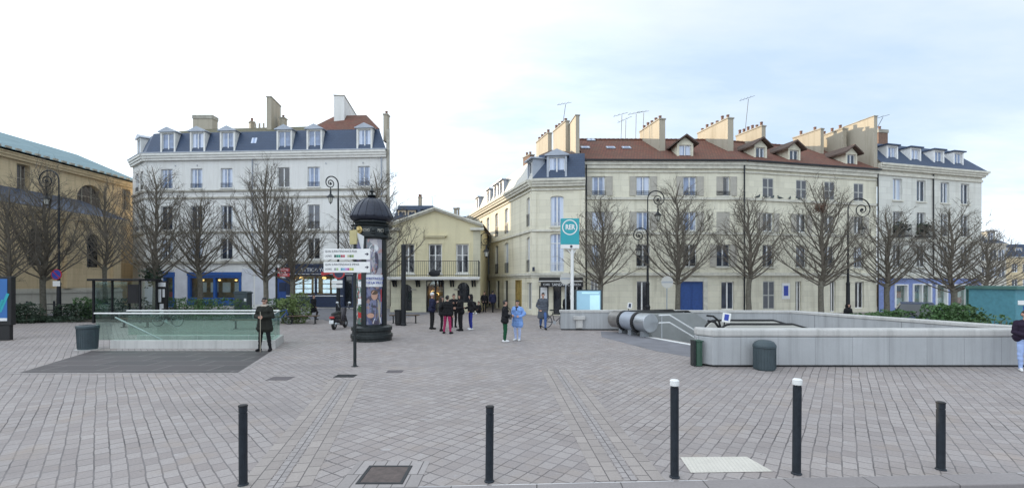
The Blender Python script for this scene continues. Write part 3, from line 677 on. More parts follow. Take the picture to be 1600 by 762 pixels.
# mansard: steep slates, then shallow roofs, moss on the left, red tile on the right
def off2(P, dx, dy): return (P[0]+dx, P[1]+dy)
zb, zt = 14.12, 16.3
mb = MB(); a2, a, b = off2(A2, .05, .05), off2(A, 0, .05), off2(B, -.02, .05); a2t, at, bt = off2(A2, .75, .75), off2(A, .2, .85), off2(B, -.9, .85)
mb.poly([(*a, zb), (*b, zb), (*bt, zt), (*at, zt)]); mb.poly([(*a2, zb), (*a, zb), (*at, zt), (*a2t, zt)]); mb.poly([(*b, zb), (b[0]-2.4, b[1]+BD, zb), (bt[0]-1.9, bt[1]+BD-1, zt), (*bt, zt)])
mb.poly([(*a2, zb), (*a2t, zt), (a2t[0], a2t[1]+BD, zt), (a2[0], a2[1]+BD, zb)])
part(lb, mb, 'slate', 'mansard_roof')
um = uof(470); q0 = fm @ Vector((um, .85, zt)); qr = fm @ Vector((um+.9, 4.0, 17.75))
rl = fm @ Vector((2.2, 4.2, 17.9)); bk = BD-1
mb = MB(); mb.poly([(*a2t, zt), (*at, zt), (q0.x, q0.y, zt), (qr.x, qr.y, 17.75), (rl.x, rl.y, 17.75)]); mb.poly([(*a2t, zt), (rl.x, rl.y, 17.75), (qr.x, qr.y, 17.75), (qr.x, qr.y+4, zt), (a2t[0], a2t[1]+BD, zt)])
part(lb, mb, 'moss', 'upper_roof')
ra, rb_ = fm @ Vector((um+1.6, 3.6, 18.6)), fm @ Vector((L-3.2, 3.6, 18.6))
mb = MB(); mb.poly([(q0.x, q0.y-.02, zt+.01), (bt[0]+.05, bt[1]-.03, zt+.01), tuple(rb_), tuple(ra)]); mb.poly([(bt[0]+.05, bt[1]-.03, zt+.01), (bt[0]-1.9, bt[1]+BD-1, zt+.01), tuple(rb_)]); mb.poly([(q0.x, q0.y-.02, zt+.01), tuple(ra), (q0.x, q0.y+6.5, zt+.01)]); mb.poly([tuple(ra), tuple(rb_), (bt[0]-1.9, bt[1]+BD-1, zt), (q0.x, q0.y+6.5, zt+.01)])
part(lb, mb, 'red', 'red_roof')
mb = MB(); mb.M = fm; mb.box(-.1, L+.1, -.46, .1, 14.121, 14.2); mb.M = f2; mb.box(-.1, L2-.05, -.46, .1, 14.122, 14.2); mb.M = None; part(lb, mb, 'zinc', 'gutter')
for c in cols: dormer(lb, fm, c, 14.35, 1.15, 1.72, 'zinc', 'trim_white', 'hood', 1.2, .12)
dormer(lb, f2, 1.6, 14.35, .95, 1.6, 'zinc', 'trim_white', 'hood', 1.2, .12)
for px in (392,):
    u = uof(px); mb = MB(); mb.M = fm @ Matrix.Translation((u, .42, 15.0)) @ Matrix.Rotation(R(-20), 4, 'X'); mb.box(-.32, .32, -.06, .06, 0, .75); o = part(lb, mb, 'zinc', 'skylight')
    mb = MB(); mb.M = fm @ Matrix.Translation((u, .42, 15.0)) @ Matrix.Rotation(R(-20), 4, 'X'); mb.box(-.25, .25, -.075, -.062, .08, .67); part(o, mb, 'pane_blue', 'pane')
# end gable wall standing above the roof
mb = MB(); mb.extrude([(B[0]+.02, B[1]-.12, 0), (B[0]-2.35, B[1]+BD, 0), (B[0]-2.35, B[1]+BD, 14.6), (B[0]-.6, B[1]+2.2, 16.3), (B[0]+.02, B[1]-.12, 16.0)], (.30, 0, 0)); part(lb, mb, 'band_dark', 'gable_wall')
slab_chimney(lb, -11.55, 43.2, -11.5, 43.8, .38, 15.2, 17.6, .12, 1)
slab_chimney(lb, X(306, 48), 48, X(336, 48), 48, .9, 17.0, Z(188, 48), .38, 0, m='chim')
slab_chimney(lb, -23.2, 45.2, -23.5, 47.7, .42, 16.6, Z(152, 45.2), .1, 0)
slab_chimney(lb, X(442, 46.5), 46.3, X(442, 46.5), 46.9, .45, 16.8, Z(186, 46.5), .12, 1)
slab_chimney(lb, -16.5, 45.2, -17.1, 50.5, .95, 16.8, Z(150, 45.2), .08, 0, m='left_wall')
slab_chimney(lb, X(395, 47), 47, X(389, 47), 47.4, .4, 17.0, 18.2, .1, 1)
for k in range(7):
    mb = MB(); p = fm @ Vector((uof(352)+k*.42, 3.9, 0)); z = 17.6; mb.lathe([(.10, z), (.09, z+.45), (.11, z+.5), (.08, z+.5)], 7, (p.x, p.y, 0)); part(lb, mb, 'band_dark', 'vent_pot')
# shops
def shopwin(par, fm, op, fr, glassm, mulls=2, fw=.16, rev=.22, rail=None, name='shop_window'):
    u0, u1, v0, v1 = op[:4]; mb = MB(); mb.M = fm
    mb.box(u0-.02, u0+fw, -.07, rev, v0, v1); mb.box(u1-fw, u1+.02, -.07, rev, v0, v1); mb.box(u0+fw, u1-fw, -.07, rev, v0, v0+fw); mb.box(u0+fw, u1-fw, -.07, rev, v1-fw, v1)
    for k in range(1, mulls):
        c = u0+(u1-u0)*k/mulls; mb.box(c-fw*.5, c+fw*.5, -.06, rev-.01, v0+fw, v1-fw)
    mb.M = None; o = part(par, mb, fr, name)
    mb = MB(); mb.M = fm; mb.box(u0+.04, u1-.04, rev-.05, rev-.035, v0+.04, v1-.04); mb.M = None; part(o, mb, glassm, 'pane')
    mb = MB(); mb.M = fm   # shallow display room behind the glass
    mb.poly([(u0, 1.6, v0), (u1, 1.6, v0), (u1, 1.6, v1), (u0, 1.6, v1)]); mb.poly([(u0, rev, v0), (u1, rev, v0), (u1, 1.6, v0), (u0, 1.6, v0)]); mb.poly([(u0, rev, v1), (u0, 1.6, v1), (u1, 1.6, v1), (u1, rev, v1)])
    mb.poly([(u0, rev, v0), (u0, 1.6, v0), (u0, 1.6, v1), (u0, rev, v1)]); mb.poly([(u1, rev, v0), (u1, rev, v1), (u1, 1.6, v1), (u1, 1.6, v0)]); mb.M = None
    part(o, mb, 'warmroom', 'display'); return o
s = shopwin(lb, fm, shopA, 'blue', 'glass_clear', 2, .2)
mb = MB(); mb.M = fm; mb.box(shopA[0]-.05, shopA[1]+.05, -.12, .05, 2.95, 3.28); mb.box(shopA[0]-.05, shopA[1]+.05, -.10, .05, .25, .75); mb.M = None; part(lb, mb, 'blue', 'shop_fascia')
for k in range(4):
    u = shopA[0]+.7+k*1.15; mb = MB(); mb.M = fm; mb.box(u, u+.75, .42, .44, 1.45, 2.35); mb.M = None; part(s, mb, 'paper', 'poster')
for k in range(3):
    u = shopA[0]+.9+k*1.6; mb = MB(); mb.M = fm; mb.ball((u, .7, 2.55), .12, .12, .09, 8); mb.M = None; part(s, mb, 'warm', 'lamp')
s = shopwin(lb, fm, shopE, 'blue', 'glass_clear', 1, .12)
for z, m_, hh in ((2.15, 'bin_green', .2), (1.85, 'leaf_pale', .22), (1.0, 'red_paint', .45)):
    mb = MB(); mb.M = fm; mb.box(shopE[0]+.2, shopE[1]-.2, .4, .43, z, z+hh); mb.M = None; part(s, mb, m_, 'poster')
mb = MB(); mb.M = fm; mb.box(shopE[0]-.05, shopE[1]+.05, -.1, .05, 2.9, 3.3); mb.box(shopE[0]-.05, shopE[1]+.05, -.1, .05, .1, .5); mb.M = None; part(lb, mb, 'blue', 'shop_fascia')
mb = MB(); mb.M = fm; mb.box(doorD[0], doorD[1], .1, .16, .05, 2.75); mb.box(doorD[0]+.1, doorD[1]-.1, .08, .1, .2, 1.2); mb.M = None; o = part(lb, mb, 'door_blue', 'door')
mb = MB(); mb.M = fm; mb.box(doorD[0]+.2, doorD[1]-.25, .07, .1, 1.55, 2.35); mb.M = None; part(o, mb, 'navy', 'pane')
# estate agency
mb = MB(); mb.M = fm; u0, u1 = uof(448), uof(556)
mb.box(u0, u1, -.16, .05, 3.05, 3.85); mb.box(u0-.05, u1+.05, -.22, .05, 3.85, 3.98); mb.box(u0, shopC[0], -.10, .05, .12, 1.15); mb.box(u0, shopB[0], -.1, .05, 1.15, 3.05); mb.box(shopB[1], shopC[0], -.1, .05, 1.15, 3.05); mb.box(shopC[1], u1, -.1, .05, .12, 3.05); mb.M = None
ag = part(lb, mb, 'navy', 'agency_front')
mb = MB(); mb.M = fm; mb.box(u0, u1, -.185, -.162, 3.07, 3.12); mb.box(u0, shopC[0], -.14, -.102, 1.1, 1.17); mb.M = None; part(ag, mb, 'paper', 'white_line')
Mi = Matrix.Translation(-Vector(lb.location))
text('ATTICA YON', .46, M['paper'], ag, Mi @ fm @ Matrix.Translation((u0+1.35, -.17, 3.45)), align='LEFT')
s = shopwin(lb, fm, shopB, 'navy', 'glass_clear', 2, .12)
um_ = (shopB[0]+shopB[1])/2
for bx in (shopB[0]+.35, shopB[0]+1.2, um_-.3, um_+.55, um_+1.4):
    for k in range(3):
        mb = MB(); mb.M = fm; z = 1.38+k*.44; 
        if bx == um_-.3: mb.box(bx, bx+.42, .3, .32, z+.05, z+.45)
        else: mb.box(bx, bx+.65, .3, .32, z, z+.36)
        mb.M = None; part(s, mb, 'listing', 'listing_sheet')
for k in range(6):
    mb = MB(); mb.M = fm; u = shopB[0]+.6+k*.72; mb.ball((u, .9, 2.75), .2, .2, .12, 8); mb.M = None; part(s, mb, ('warm', 'leaf_pale', 'wood')[k % 3], 'lamp' if k % 3 == 0 else 'ornament')
shopwin(lb, fm, shopC, 'navy', 'pane_dark', 1, .1, name='shop_door'); shopwin(lb, fm, shopF, 'navy', 'pane_dark', 1, .1, name='shop_door')
# white patches of newer render on the ground floor
for p0, p1 in ((377.5, 397), (398, 431), (273.5, 293), (205, 255)):
    u, v = max(uof(p0), .02), uof(p1); mb = MB(); mb.M = fm; mb.box(u+.05, v-.05, -.02, 0, .35, 3.6); mb.M = None; part(lb, mb, 'lav', 'render_panel')
def upx(A, B, px):
    """distance along the facade A->B of the point seen in photo column px"""
    L_ = math.hypot(B[0]-A[0], B[1]-A[1]); ux, uy = (B[0]-A[0])/L_, (B[1]-A[1])/L_; k = (px-800)/F
    return (k*A[1]-A[0])/(ux-k*uy)
# ------------------------------------------------------------------ low house with a pediment in the middle
A, B = (-9.6, 37.5), (-2.5, 37.3); fm, L = frame(A, B)
mh = thing('gabled_house', (A[0], A[1], 0), 'small yellow house with pediment, long balcony and three arches', 'house')
U = lambda px: upx(A, B, px)
c0 = U(680); ez, az = 6.85, 8.12
wu = [(U(626), U(646)-.0), (U(669.5), U(690.5)), (U(713.5), U(733.5))]
wu = [(c0-2.65, c0-1.65), wu[1], (c0+1.65, c0+2.65)]
up = [(a, b, 3.05, 5.38) for a, b in wu]
arch = [(c0-2.75, c0-1.85, .1, 2.2, .45), (c0-.68, c0+.68, .02, 2.5, .68), (c0+1.75, c0+2.72, .75, 2.35, .48)]
mb = MB(); wall(mb, fm, L, 2.55, ez, up, .2); mb.M = fm; mb.poly([(0, 0, ez), (L, 0, ez), (c0, 0, az-.12)]); mb.M = None
mb.poly([(B[0], B[1], 0), (B[0]+.2, B[1]+10, 0), (B[0]+.2, B[1]+10, ez), (B[0], B[1], ez)]); mb.poly([(A[0], A[1], 0), (A[0], A[1], ez), (A[0], A[1]+10, ez), (A[0], A[1]+10, 0)])
wallpart(mh, mb, 'mid_wall')
mb = MB(); wall(mb, fm, L, 0, 2.55, arch, .35); mb.M = fm; mb.box(-.03, arch[0][0]-.02, -.05, 0, 0, .45); mb.box(arch[0][1]+.02, arch[1][0]-.02, -.05, 0, 0, .45); mb.box(arch[1][1]+.02, L+.03, -.05, 0, 0, .45); mb.M = None; part(mh, mb, 'mid_low', 'base_wall')
for o in up: window(mh, fm, o, 'pane_dark', 'white', rev=.2, trans=.62, sill='trim_white', fw=.09)
for i, o in enumerate(arch):
    if i == 1: continue
    window(mh, fm, o, 'pane_dark', 'iron', rev=.35, mull=1, trans=.7)
o = shopwin(mh, fm, arch[1], 'iron', 'glass_clear', 2, .05, .35, name='arched_door')
for k in range(9):
    mb = MB(); mb.M = fm; mb.ball((c0-.5+rng.random()*1.0, .9+rng.random()*.5, 1.3+rng.random()*.75), .14, .14, .12, 7); mb.M = None; part(o, mb, ('warm', 'wood', 'gold')[k % 3], 'lamp' if k % 3 == 0 else 'ornament')
mb = MB(); mb.M = fm; mb.box(-.1, L+.02, -.85, .02, 2.62, 2.80); mb.box(-.05, L-.02, -.78, .02, 2.55, 2.62)
mb.M = None; bal = part(mh, mb, 'trim_white', 'balcony')
for u in (.35, 2.2, 4.0, 4.9, 6.6):
    mb = MB(); mb.M = fm
    for q in (-.1, .1): mb.extrude([(u+q-.05, -.6, 2.55), (u+q-.05, -.02, 2.55), (u+q-.05, -.02, 2.0), (u+q-.05, -.12, 2.0), (u+q-.05, -.3, 2.3)], (.1, 0, 0))
    mb.M = None; part(bal, mb, 'iron', 'bracket')
mb = MB(); mb.M = fm; r0, r1 = -.05, L-.05
for z in (2.88, 3.98): mb.box(r0, r1, -.83, -.79, z, z+.04)
for i in range(45): x = r0+(r1-r0)*i/44; mb.box(x-.009, x+.009, -.82, -.80, 2.80, 3.98)
for x in (r0, r1): mb.box(x-.03, x+.03, -.83, -.78, 2.8, 4.05); mb.box(x-.01, x+.01, -.8, 0, 3.95, 3.99)
for i in range(8): x = r1; mb.box(x-.009, x+.009, -.75+i*.1, -.73+i*.1, 2.8, 3.97)
mb.ball((c0+.1, -.82, 3.05), .45, .08, .28, 10)
mb.M = None; part(bal, mb, 'iron', 'railing')
mb = MB(); mb.M = fm; mb.box(c0-.8, c0+.8, -.18, 0, 5.86, 5.98); mb.box(c0-.95, c0+.95, -.26, 0, 5.98, 6.06); mb.box(c0-.75, c0+.75, -.03, 0, 5.38, 5.86)
for a, b in wu: mb.box(a-.14, a-.01, -.05, 0, 3.05, 5.5); mb.box(b+.01, b+.14, -.05, 0, 3.05, 5.5); mb.box(a-.01, b+.01, -.05, 0, 5.38, 5.5)
mb.M = None; part(mh, mb, 'mid_wall', 'window_surround')
for q in (-1.85, 1.55):
    mb = MB(); mb.M = fm; mb.box(c0+q-.05, c0+q+.35, -.1, -.0, 1.75, 1.85); mb.M = None; part(mh, mb, 'band_dark', 'plaque')
mb = MB(); mb.M = fm
for s_, e_ in ((-.25, c0), (L+.25, c0)):
    for out, dz, th in ((.45, .0, .13), (.28, -.12, .12)):
        mb.add([(s_, -out, ez-.05+dz), (e_, -out, az+dz), (e_, .02, az+dz), (s_, .02, ez-.05+dz), (s_, -out, ez-.05+dz+th), (e_, -out, az+dz+th), (e_, .02, az+dz+th), (s_, .02, ez-.05+dz+th)], [(0,1,5,4),(4,5,6,7),(0,3,2,1),(0,4,7,3),(1,2,6,5)])
mb.box(L-.75, L+.3, -.4, .02, ez-.42, ez-.22); mb.box(-.3, .75, -.4, .02, ez-.42, ez-.22); mb.M = None; part(mh, mb, 'band', 'pediment_moulding')
for a, b in ((L-.55, L+.02), (-.02, .5)): mb = MB(); mb.M = fm; mb.box(a, b, -.06, 0, 2.85, ez-.45); mb.M = None; part(mh, mb, 'mid_low', 'corner_stone')
mb = MB(); mb.M = fm; mb.poly([(-.3, -.4, ez+.02), (c0, -.4, az+.15), (c0, 10, az+.15), (-.3, 10, ez+.02)]); mb.poly([(c0, -.4, az+.15), (L+.3, -.4, ez+.02), (L+.3, 10, ez+.02), (c0, 10, az+.15)]); mb.M = None; part(mh, mb, 'brown', 'roof')
slab_chimney(mh, X(709.5, 41), 41, X(713.5, 41), 41.0, .45, 6.5, Z(327, 41), .1, 0)
slab_chimney(mh, X(714.6, 41), 41.3, X(717, 41), 41.3, .4, 6.5, Z(325, 41), .06, 0)
def block(label, name, A, B, dep, h, top, wallm, roofm, rows, cols, ww, wh, rise=1.6, inset=.7, pane='pane', peak=None, cat='house'):
    """a plain house: four walls, windows to the front, mansard or hipped roof"""
    fm, L = frame(A, B); o = thing(name, (A[0], A[1], 0), label, cat)
    ops = [((k+.5)*L/cols-ww/2, (k+.5)*L/cols+ww/2, z, z+wh) for k in range(cols) for z in rows]
    mb = MB(); wall(mb, fm, L, 0, h, ops, .15); mb.M = fm
    mb.poly([(L, 0, 0), (L, dep, 0), (L, dep, h), (L, 0, h)]); mb.poly([(0, 0, 0), (0, 0, h), (0, dep, h), (0, dep, 0)]); mb.poly([(0, dep, 0), (L, dep, 0), (L, dep, h), (0, dep, h)]); mb.M = None
    wallpart(o, mb, wallm)
    for q in ops: window(o, fm, q, pane, rev=.15)
    mb = MB(); cornice(mb, fm, L, h-.25, .3, .25, .2, .2); part(o, mb, 'band', 'cornice')
    mb = MB(); mb.M = fm; i = inset
    mb.poly([(-.2, -.2, h), (L+.2, -.2, h), (L-i, i, h+rise), (i, i, h+rise)]); mb.poly([(L+.2, -.2, h), (L+.2, dep, h), (L-i, dep-i, h+rise), (L-i, i, h+rise)]); mb.poly([(-.2, -.2, h), (i, i, h+rise), (i, dep-i, h+rise), (-.2, dep, h)]); mb.poly([(-.2, dep, h), (i, dep-i, h+rise), (L-i, dep-i, h+rise), (L+.2, dep, h)])
    if peak: mb.poly([(i, i, h+rise), (L-i, i, h+rise), (L/2, dep/2, h+rise+peak)]); mb.poly([(L-i, i, h+rise), (L-i, dep-i, h+rise), (L/2, dep/2, h+rise+peak)]); mb.poly([(i, i, h+rise), (L/2, dep/2, h+rise+peak), (i, dep-i, h+rise)]); mb.poly([(i, dep-i, h+rise), (L/2, dep/2, h+rise+peak), (L-i, dep-i, h+rise)])
    else: mb.poly([(i, i, h+rise), (L-i, i, h+rise), (L-i, dep-i, h+rise), (i, dep-i, h+rise)])
    mb.M = None; part(o, mb, roofm, 'roof')
    return o, fm, L
# rooftops seen over the pediment
d = 58; o, f_, l_ = block('white house with blue slate attic peeping over the pediment', 'town_house', (X(615, d), d), (X(682, d), d), 7, 9.6, 0, 'far_wall', 'slate', (3.2, 6.4), 3, .9, 1.7, 2.2, .5)
for u in (1.0, 2.2): dormer(o, f_, u, 9.75, .7, 1.3, 'slate', 'far_wall', 'flat', 1.0, .1, 'pane_dark')
dormer(o, f_, 4.1, 9.75, 1.0, 1.4, 'slate', 'slate', 'flat', 1.0, .1, 'pane_blue')
slab_chimney(o, X(654, 60), 60, X(659, 60), 60, .5, 11.0, 13.0, .1, 2)
antenna(o, X(675, 60), 60.5, 11.5, 13.2, 0, 2)
d = 50; o, f_, l_ = block('dark tiled roof rising behind the pediment on its left', 'town_house', (-15.5, d), (-8.4, d), 7, 7.2, 0, 'far_wall', 'brown', (3,), 3, .9, 1.6, 2.4, 3.0)
d = 56; o, f_, l_ = block('low brown roofed house behind the right slope of the pediment', 'town_house', (X(690, d), d), (X(714, d), d), 6, 8.9, 0, 'far_wall', 'brown', (3, 6), 2, .8, 1.5, 1.4, .9)
o, f_, l_ = block('pale house closing the narrow street behind', 'town_house', (-12, 68), (6, 66), 8, 10.0, 0, 'far_wall', 'slate', (3.3, 6.5), 5, 1, 1.8, 1.8, .6)

# ------------------------------------------------------------------ corner house with the snack bar
A, B, D = (-4.75, 53.3), (1.43, 34.15), (5.2, 33.72); fs, Ls = frame(A, B); ff, Lf = frame(B, D)
ck = thing('corner_house', (B[0], B[1], 0), 'cream stone corner house with slate mansard and snack bar awning', 'house')
US = lambda px: upx(A, B, px); UF = lambda px: upx(B, D, px)
scol = [US(p) for p in (742, 752, 762.5, 776, 791.5, 827)]
sw = [.95, 1.0, 1.0, 1.0, 1.05, 1.15]
so_ = []
for c, q in zip(scol, sw):
    so_ += [(c-q/2, c+q/2, 6.45, 8.6, .12), (c-q/2, c+q/2, 3.1, 5.7, .12)]
so_ += [(US(806.5), US(815), .3, 2.55), (US(823.5), US(831.5)-.1, .35, 2.35)]+[(US(p)-.5, US(p)+.5, .05, 2.5) for p in (752.5, 763.5, 778, 791)]
wc = UF(870.5); fo = [(wc-.48, wc+.48, 6.35, 8.55, .15), (wc-.50, wc+.50, 3.1, 5.85, .15), (UF(864.5), UF(877), .05, 2.15), (UF(882), UF(911), .3, 2.15)]
mb = MB(); wall(mb, fs, Ls, 0, 9.2, so_, .22); wall(mb, ff, Lf, 0, 9.2, fo, .22)
mb.poly([(A[0], A[1], 0), (A[0], A[1], 9.2), (A[0]+8, A[1]+2.5, 9.2), (A[0]+8, A[1]+2.5, 0)]); mb.poly([(D[0], D[1], 0), (D[0], D[1], 9.2), (D[0], D[1]+1.2, 9.2), (D[0], D[1]+1.2, 0)])
wallpart(ck, mb, 'corner_wall')
for i, o in enumerate(so_):
    if i < 12: window(ck, fs, o, 'pane_blue' if i in (0, 5, 8, 9, 10, 11) else 'pane', 'frame', rail='iron' if i > 5 else None, railh=.9)
    elif i == 12: w_ = shopwin(ck, fs, o, 'gold', 'glass_clear', 1, .08)
    else: window(ck, fs, o, 'pane_dark', 'iron' if i > 13 else 'frame', mull=1)
mb = MB(); mb.M = fs; mb.box(so_[12][0]+.2, so_[12][0]+.5, .5, .55, .9, 2.3); mb.M = None; part(w_, mb, 'warm', 'lamp')
for i, o in enumerate(fo):
    if i < 2: window(ck, ff, o, 'pane_blue', 'white', rail='frame', railh=.7 if i else .3, sill='band', trans=.75 if i else 0)
    else: window(ck, ff, o, 'pane_dark', 'iron' if i == 2 else 'frame', mull=0 if i == 2 else 2, name='door' if i == 2 else 'shop_window')
mb = MB()
for f_, l_, e0, e1 in ((fs, Ls, 0, .05), (ff, Lf, 0, .02)):
    course(mb, f_, l_, 6.0, .16, .13, e0, e1); course(mb, f_, l_, 2.86, .18, .16, e0, e1); course(mb, f_, l_, 2.72, .1, .08, e0, e1)
part(ck, mb, 'band', 'string_course')
mb = MB()
for f_, l_ in ((fs, Ls), (ff, Lf)): cornice(mb, f_, l_, 9.2, .55, .42, 0, .02); course(mb, f_, l_, 8.95, .12, .1)
part(ck, mb, 'band', 'cornice')
for z0, z1 in ((3.06, 5.98), (6.18, 8.9)):
    mb = MB(); mb.M = ff; mb.box(0, .35, -.05, 0, z0, z1); mb.M = fs; mb.box(Ls-.35, Ls+.04, -.05, 0, z0, z1); mb.M = None; part(ck, mb, 'corner_wall', 'corner_stone')
    mb = MB(); mb.M = ff; mb.box(Lf-.3, Lf, -.05, 0, z0, z1); mb.M = None; part(ck, mb, 'corner_wall', 'corner_stone')
zb, zt = 9.76, 11.7; nb = ff @ Vector((0, .05, 0)); nd = ff @ Vector((Lf, .05, 0)); na = fs @ Vector((0, .05, 0))
tb = ff @ Vector((.55, .75, 0)); td = ff @ Vector((Lf, .6, 0)); ta = fs @ Vector((.6, .7, 0)); tb2 = fs @ Vector((Ls-.55, .7, 0)); tb = (tb+tb2)/2
mb = MB(); mb.poly([(nb.x, nb.y, zb), (nd.x, nd.y, zb), (td.x, td.y, zt), (tb.x, tb.y, zt)]); mb.poly([(nd.x, nd.y, zb), (nd.x, nd.y+3, zb), (td.x, td.y+3, zt), (td.x, td.y, zt)]); mg = MB(); mg.poly([(na.x, na.y, zb), (nb.x, nb.y, zb), (tb.x, tb.y, zt), (ta.x, ta.y, zt)]); mg.poly([(na.x, na.y, zb), (ta.x, ta.y, zt), (ta.x+7, ta.y+2, zt), (na.x+7.5, na.y+2, zb)])
part(ck, mb, 'slate', 'mansard_roof'); M['zinc_pale'] = mat('pale_zinc', (.50, .49, .45), .55, .1, var=.12, scale=1); part(ck, mg, 'zinc_pale', 'mansard_roof')
ap = Vector((3.1, 37.2, 12.75)); ap2 = Vector((-1.2, 50, 12.9))
mb = MB(); mb.poly([(tb.x, tb.y, zt), (td.x, td.y, zt), tuple(ap)]); mb.poly([(td.x, td.y, zt), (td.x, td.y+3.5, zt), tuple(ap)]); mb.poly([(ta.x, ta.y, zt), (tb.x, tb.y, zt), tuple(ap), tuple(ap2)]); mb.poly([(td.x, td.y+3.5, zt), (ta.x+6, ta.y, zt), tuple(ap2), tuple(ap)]); mb.poly([(ta.x, ta.y, zt), tuple(ap2), (ta.x+6, ta.y, zt)])
part(ck, mb, 'brown', 'upper_roof')
dormer(ck, ff, UF(870), 9.85, 1.15, 1.5, 'zinc', 'zinc', 'hood', 1.0, .1, 'pane_blue')
for p in (744, 761, 772, 781, 826): dormer(ck, fs, US(p), 9.85, .9, 1.35, 'zinc', 'zinc', 'flat', .9, .12, 'pane')
slab_chimney(ck, 4.78, 34.5, 4.55, 36.8, .28, 10.5, 14.5, .05, 0); slab_chimney(ck, 4.28, 36.6, 3.55, 39.2, .30, 11.5, 14.75, .1, 4)
slab_chimney(ck, 3.2, 40.0, 2.35, 42.8, .35, 11.5, 14.9, .1, 4); slab_chimney(ck, 1.9, 45, 1.3, 46.2, .5, 11.5, 14.4, .1, 2, m='chim_red')
antenna(ck, 4.05, 38, 14.8, 16.6, .25)
# awning and signboard
mb = MB(); mb.M = ff; a0, a1 = UF(842.5), Lf-.15
mb.add([(a0, -.02, 2.72), (a1, -.02, 2.72), (a1, -.75, 2.45), (a0, -.75, 2.45), (a0, -.02, 2.62), (a1, -.02, 2.62), (a1, -.75, 2.38), (a0, -.75, 2.38)], [(0,1,2,3),(4,7,6,5),(3,2,6,7),(0,3,7,4),(1,5,6,2)]); mb.M = None
aw = part(ck, mb, 'black', 'awning')
mb = MB(); mb.M = ff; mb.box(a0, a1, -.775, -.752, 2.42, 2.47); mb.M = None; part(aw, mb, 'white', 'awning_edge')
mb = MB(); mb.M = ff; mb.box(a0+.15, a1, -.72, -.66, 2.05, 2.36); mb.M = None; sb = part(ck, mb, 'black', 'sign_board')
Mi = Matrix.Translation(-Vector(ck.location))
for s, u, z in (('CAFE', a0+.55, .2), ('SANDWICHS', a0+1.72, .27), ('PIZZA', a1-.42, .19)): text(s, z, M['paper'], sb, Mi @ ff @ Matrix.Translation((u, -.725, 2.2)))
mb = MB(); mb.M = ff; p0, p1 = UF(842.5), UF(857); mb.box(p0, p1, -.06, 0, 1.0, 2.1); mb.M = None; fr_ = part(ck, mb, 'iron', 'menu_frame')
mb = MB(); mb.M = ff; mb.box(p0+.09, p1-.09, -.066, -.061, 1.1, 2.0); mb.M = None; part(fr_, mb, 'paper', 'menu_sheet')
mb = MB(); mb.M = fs; mb.box(US(833.5)-.15, US(833.5)+.25, -.03, 0, 3.15, 3.45); mb.M = None; part(ck, mb, 'navy', 'street_plate')

# ------------------------------------------------------------------ long cream terrace with red tiles
A, B, D = (5.25, 34.8), (17.1, 34.95), (29.1, 37.8); f1, L1 = frame(A, B); f2, L2 = frame(B, D)
tr = thing('apartment_building', (A[0], A[1], 0), 'long cream stone terrace with red tiled roof and blue carriage door', 'building')
U1 = lambda px: upx(A, B, px); U2 = lambda px: upx(B, D, px)
H_ = 11.15; c1 = [U1(p) for p in (935.5, 1005, 1078, 1130)]; c2 = [U2(p) for p in (1200, 1252, 1296, 1341.5)]
rows = ((8.72, 10.15), (6.15, 7.55), (3.5, 5.15))
g1 = [(U1(p0), U1(p1), z0, z1) for p0, p1, z0, z1 in ((923, 935, .5, 2.6), (995, 1012, .05, 2.45), (1062, 1099, .02, 2.42), (1127, 1147, .35, 2.4))]
g2 = [(U2(p0), U2(p1), z0, z1) for p0, p1, z0, z1 in ((1192, 1210, .35, 2.45), (1243, 1252, .05, 2.45), (1297, 1306, .05, 2.45), (1336, 1350, .3, 2.4))]
o1 = [(c-.5, c+.5, z0, z1) for c in c1 for z0, z1 in rows]; o2 = [(c-.48, c+.48, z0, z1) for c in c2 for z0, z1 in rows]
mb = MB(); wall(mb, f1, L1, 0, H_-.45, o1+g1, .22); wall(mb, f2, L2, 0, H_-.45, o2+g2, .22); mb.poly([(A[0], A[1], 0), (A[0], A[1], H_), (A[0], A[1]+9, H_), (A[0], A[1]+9, 0)]); mb.poly([(D[0], D[1], 0), (D[0]-1, D[1]+9, 0), (D[0]-1, D[1]+9, H_), (D[0], D[1], H_)]); wallpart(tr, mb, 'main_wall')
st1 = ['open', 'open', 'left', 'open', 'open', None, 'open', 'open', None, 'right', 'closed', 'open']
for i, o in enumerate(o1): window(tr, f1, o, 'pane_dark' if i in (5, 8, 9) else ('pane_blue' if i % 3 < 2 else 'pane'), rail='iron' if i % 3 != 1 else None, railh=.35 if i % 3 == 0 else .8, shut=st1[i], sill='band')
st2 = ['closed', 'open', None, 'closed', 'open', None, 'closed', None, None, 'closed', 'open', None]
for i, o in enumerate(o2): window(tr, f2, o, 'pane_dark' if i % 3 == 1 else 'pane', rail='iron' if i % 3 == 2 else None, railh=.8, shut=st2[i], shm='shut_dark' if st2[i] == 'closed' else 'shut', sill='band')
for i, o in enumerate(g1):
    if i == 2:
        mb = MB(); mb.M = f1; mid = (o[0]+o[1])/2
        mb.box(o[0], mid-.008, .08, .14, .02, 2.42); mb.box(mid+.008, o[1], .08, .14, .02, 2.42)
        for a, b in ((o[0]+.12, mid-.1), (mid+.1, o[1]-.12)):
            for z0, z1 in ((.25, 1.0), (1.1, 2.25)): mb.box(a, b, .06, .08, z0, z1)
        mb.M = None; part(tr, mb, 'door_blue', 'carriage_door')
        mb = MB(); mb.M = f1; mb.box(o[0]-.3, o[0], -.06, .0, 0, 2.7); mb.box(o[1], o[1]+.3, -.06, 0, 0, 2.7); mb.box(o[0], o[1], -.07, 0, 2.42, 2.72); mb.M = None; part(tr, mb, 'band', 'door_surround')
    else: window(tr, f1, o, 'pane_dark' if i != 3 else 'pane', 'white', mull=1, rail=None)
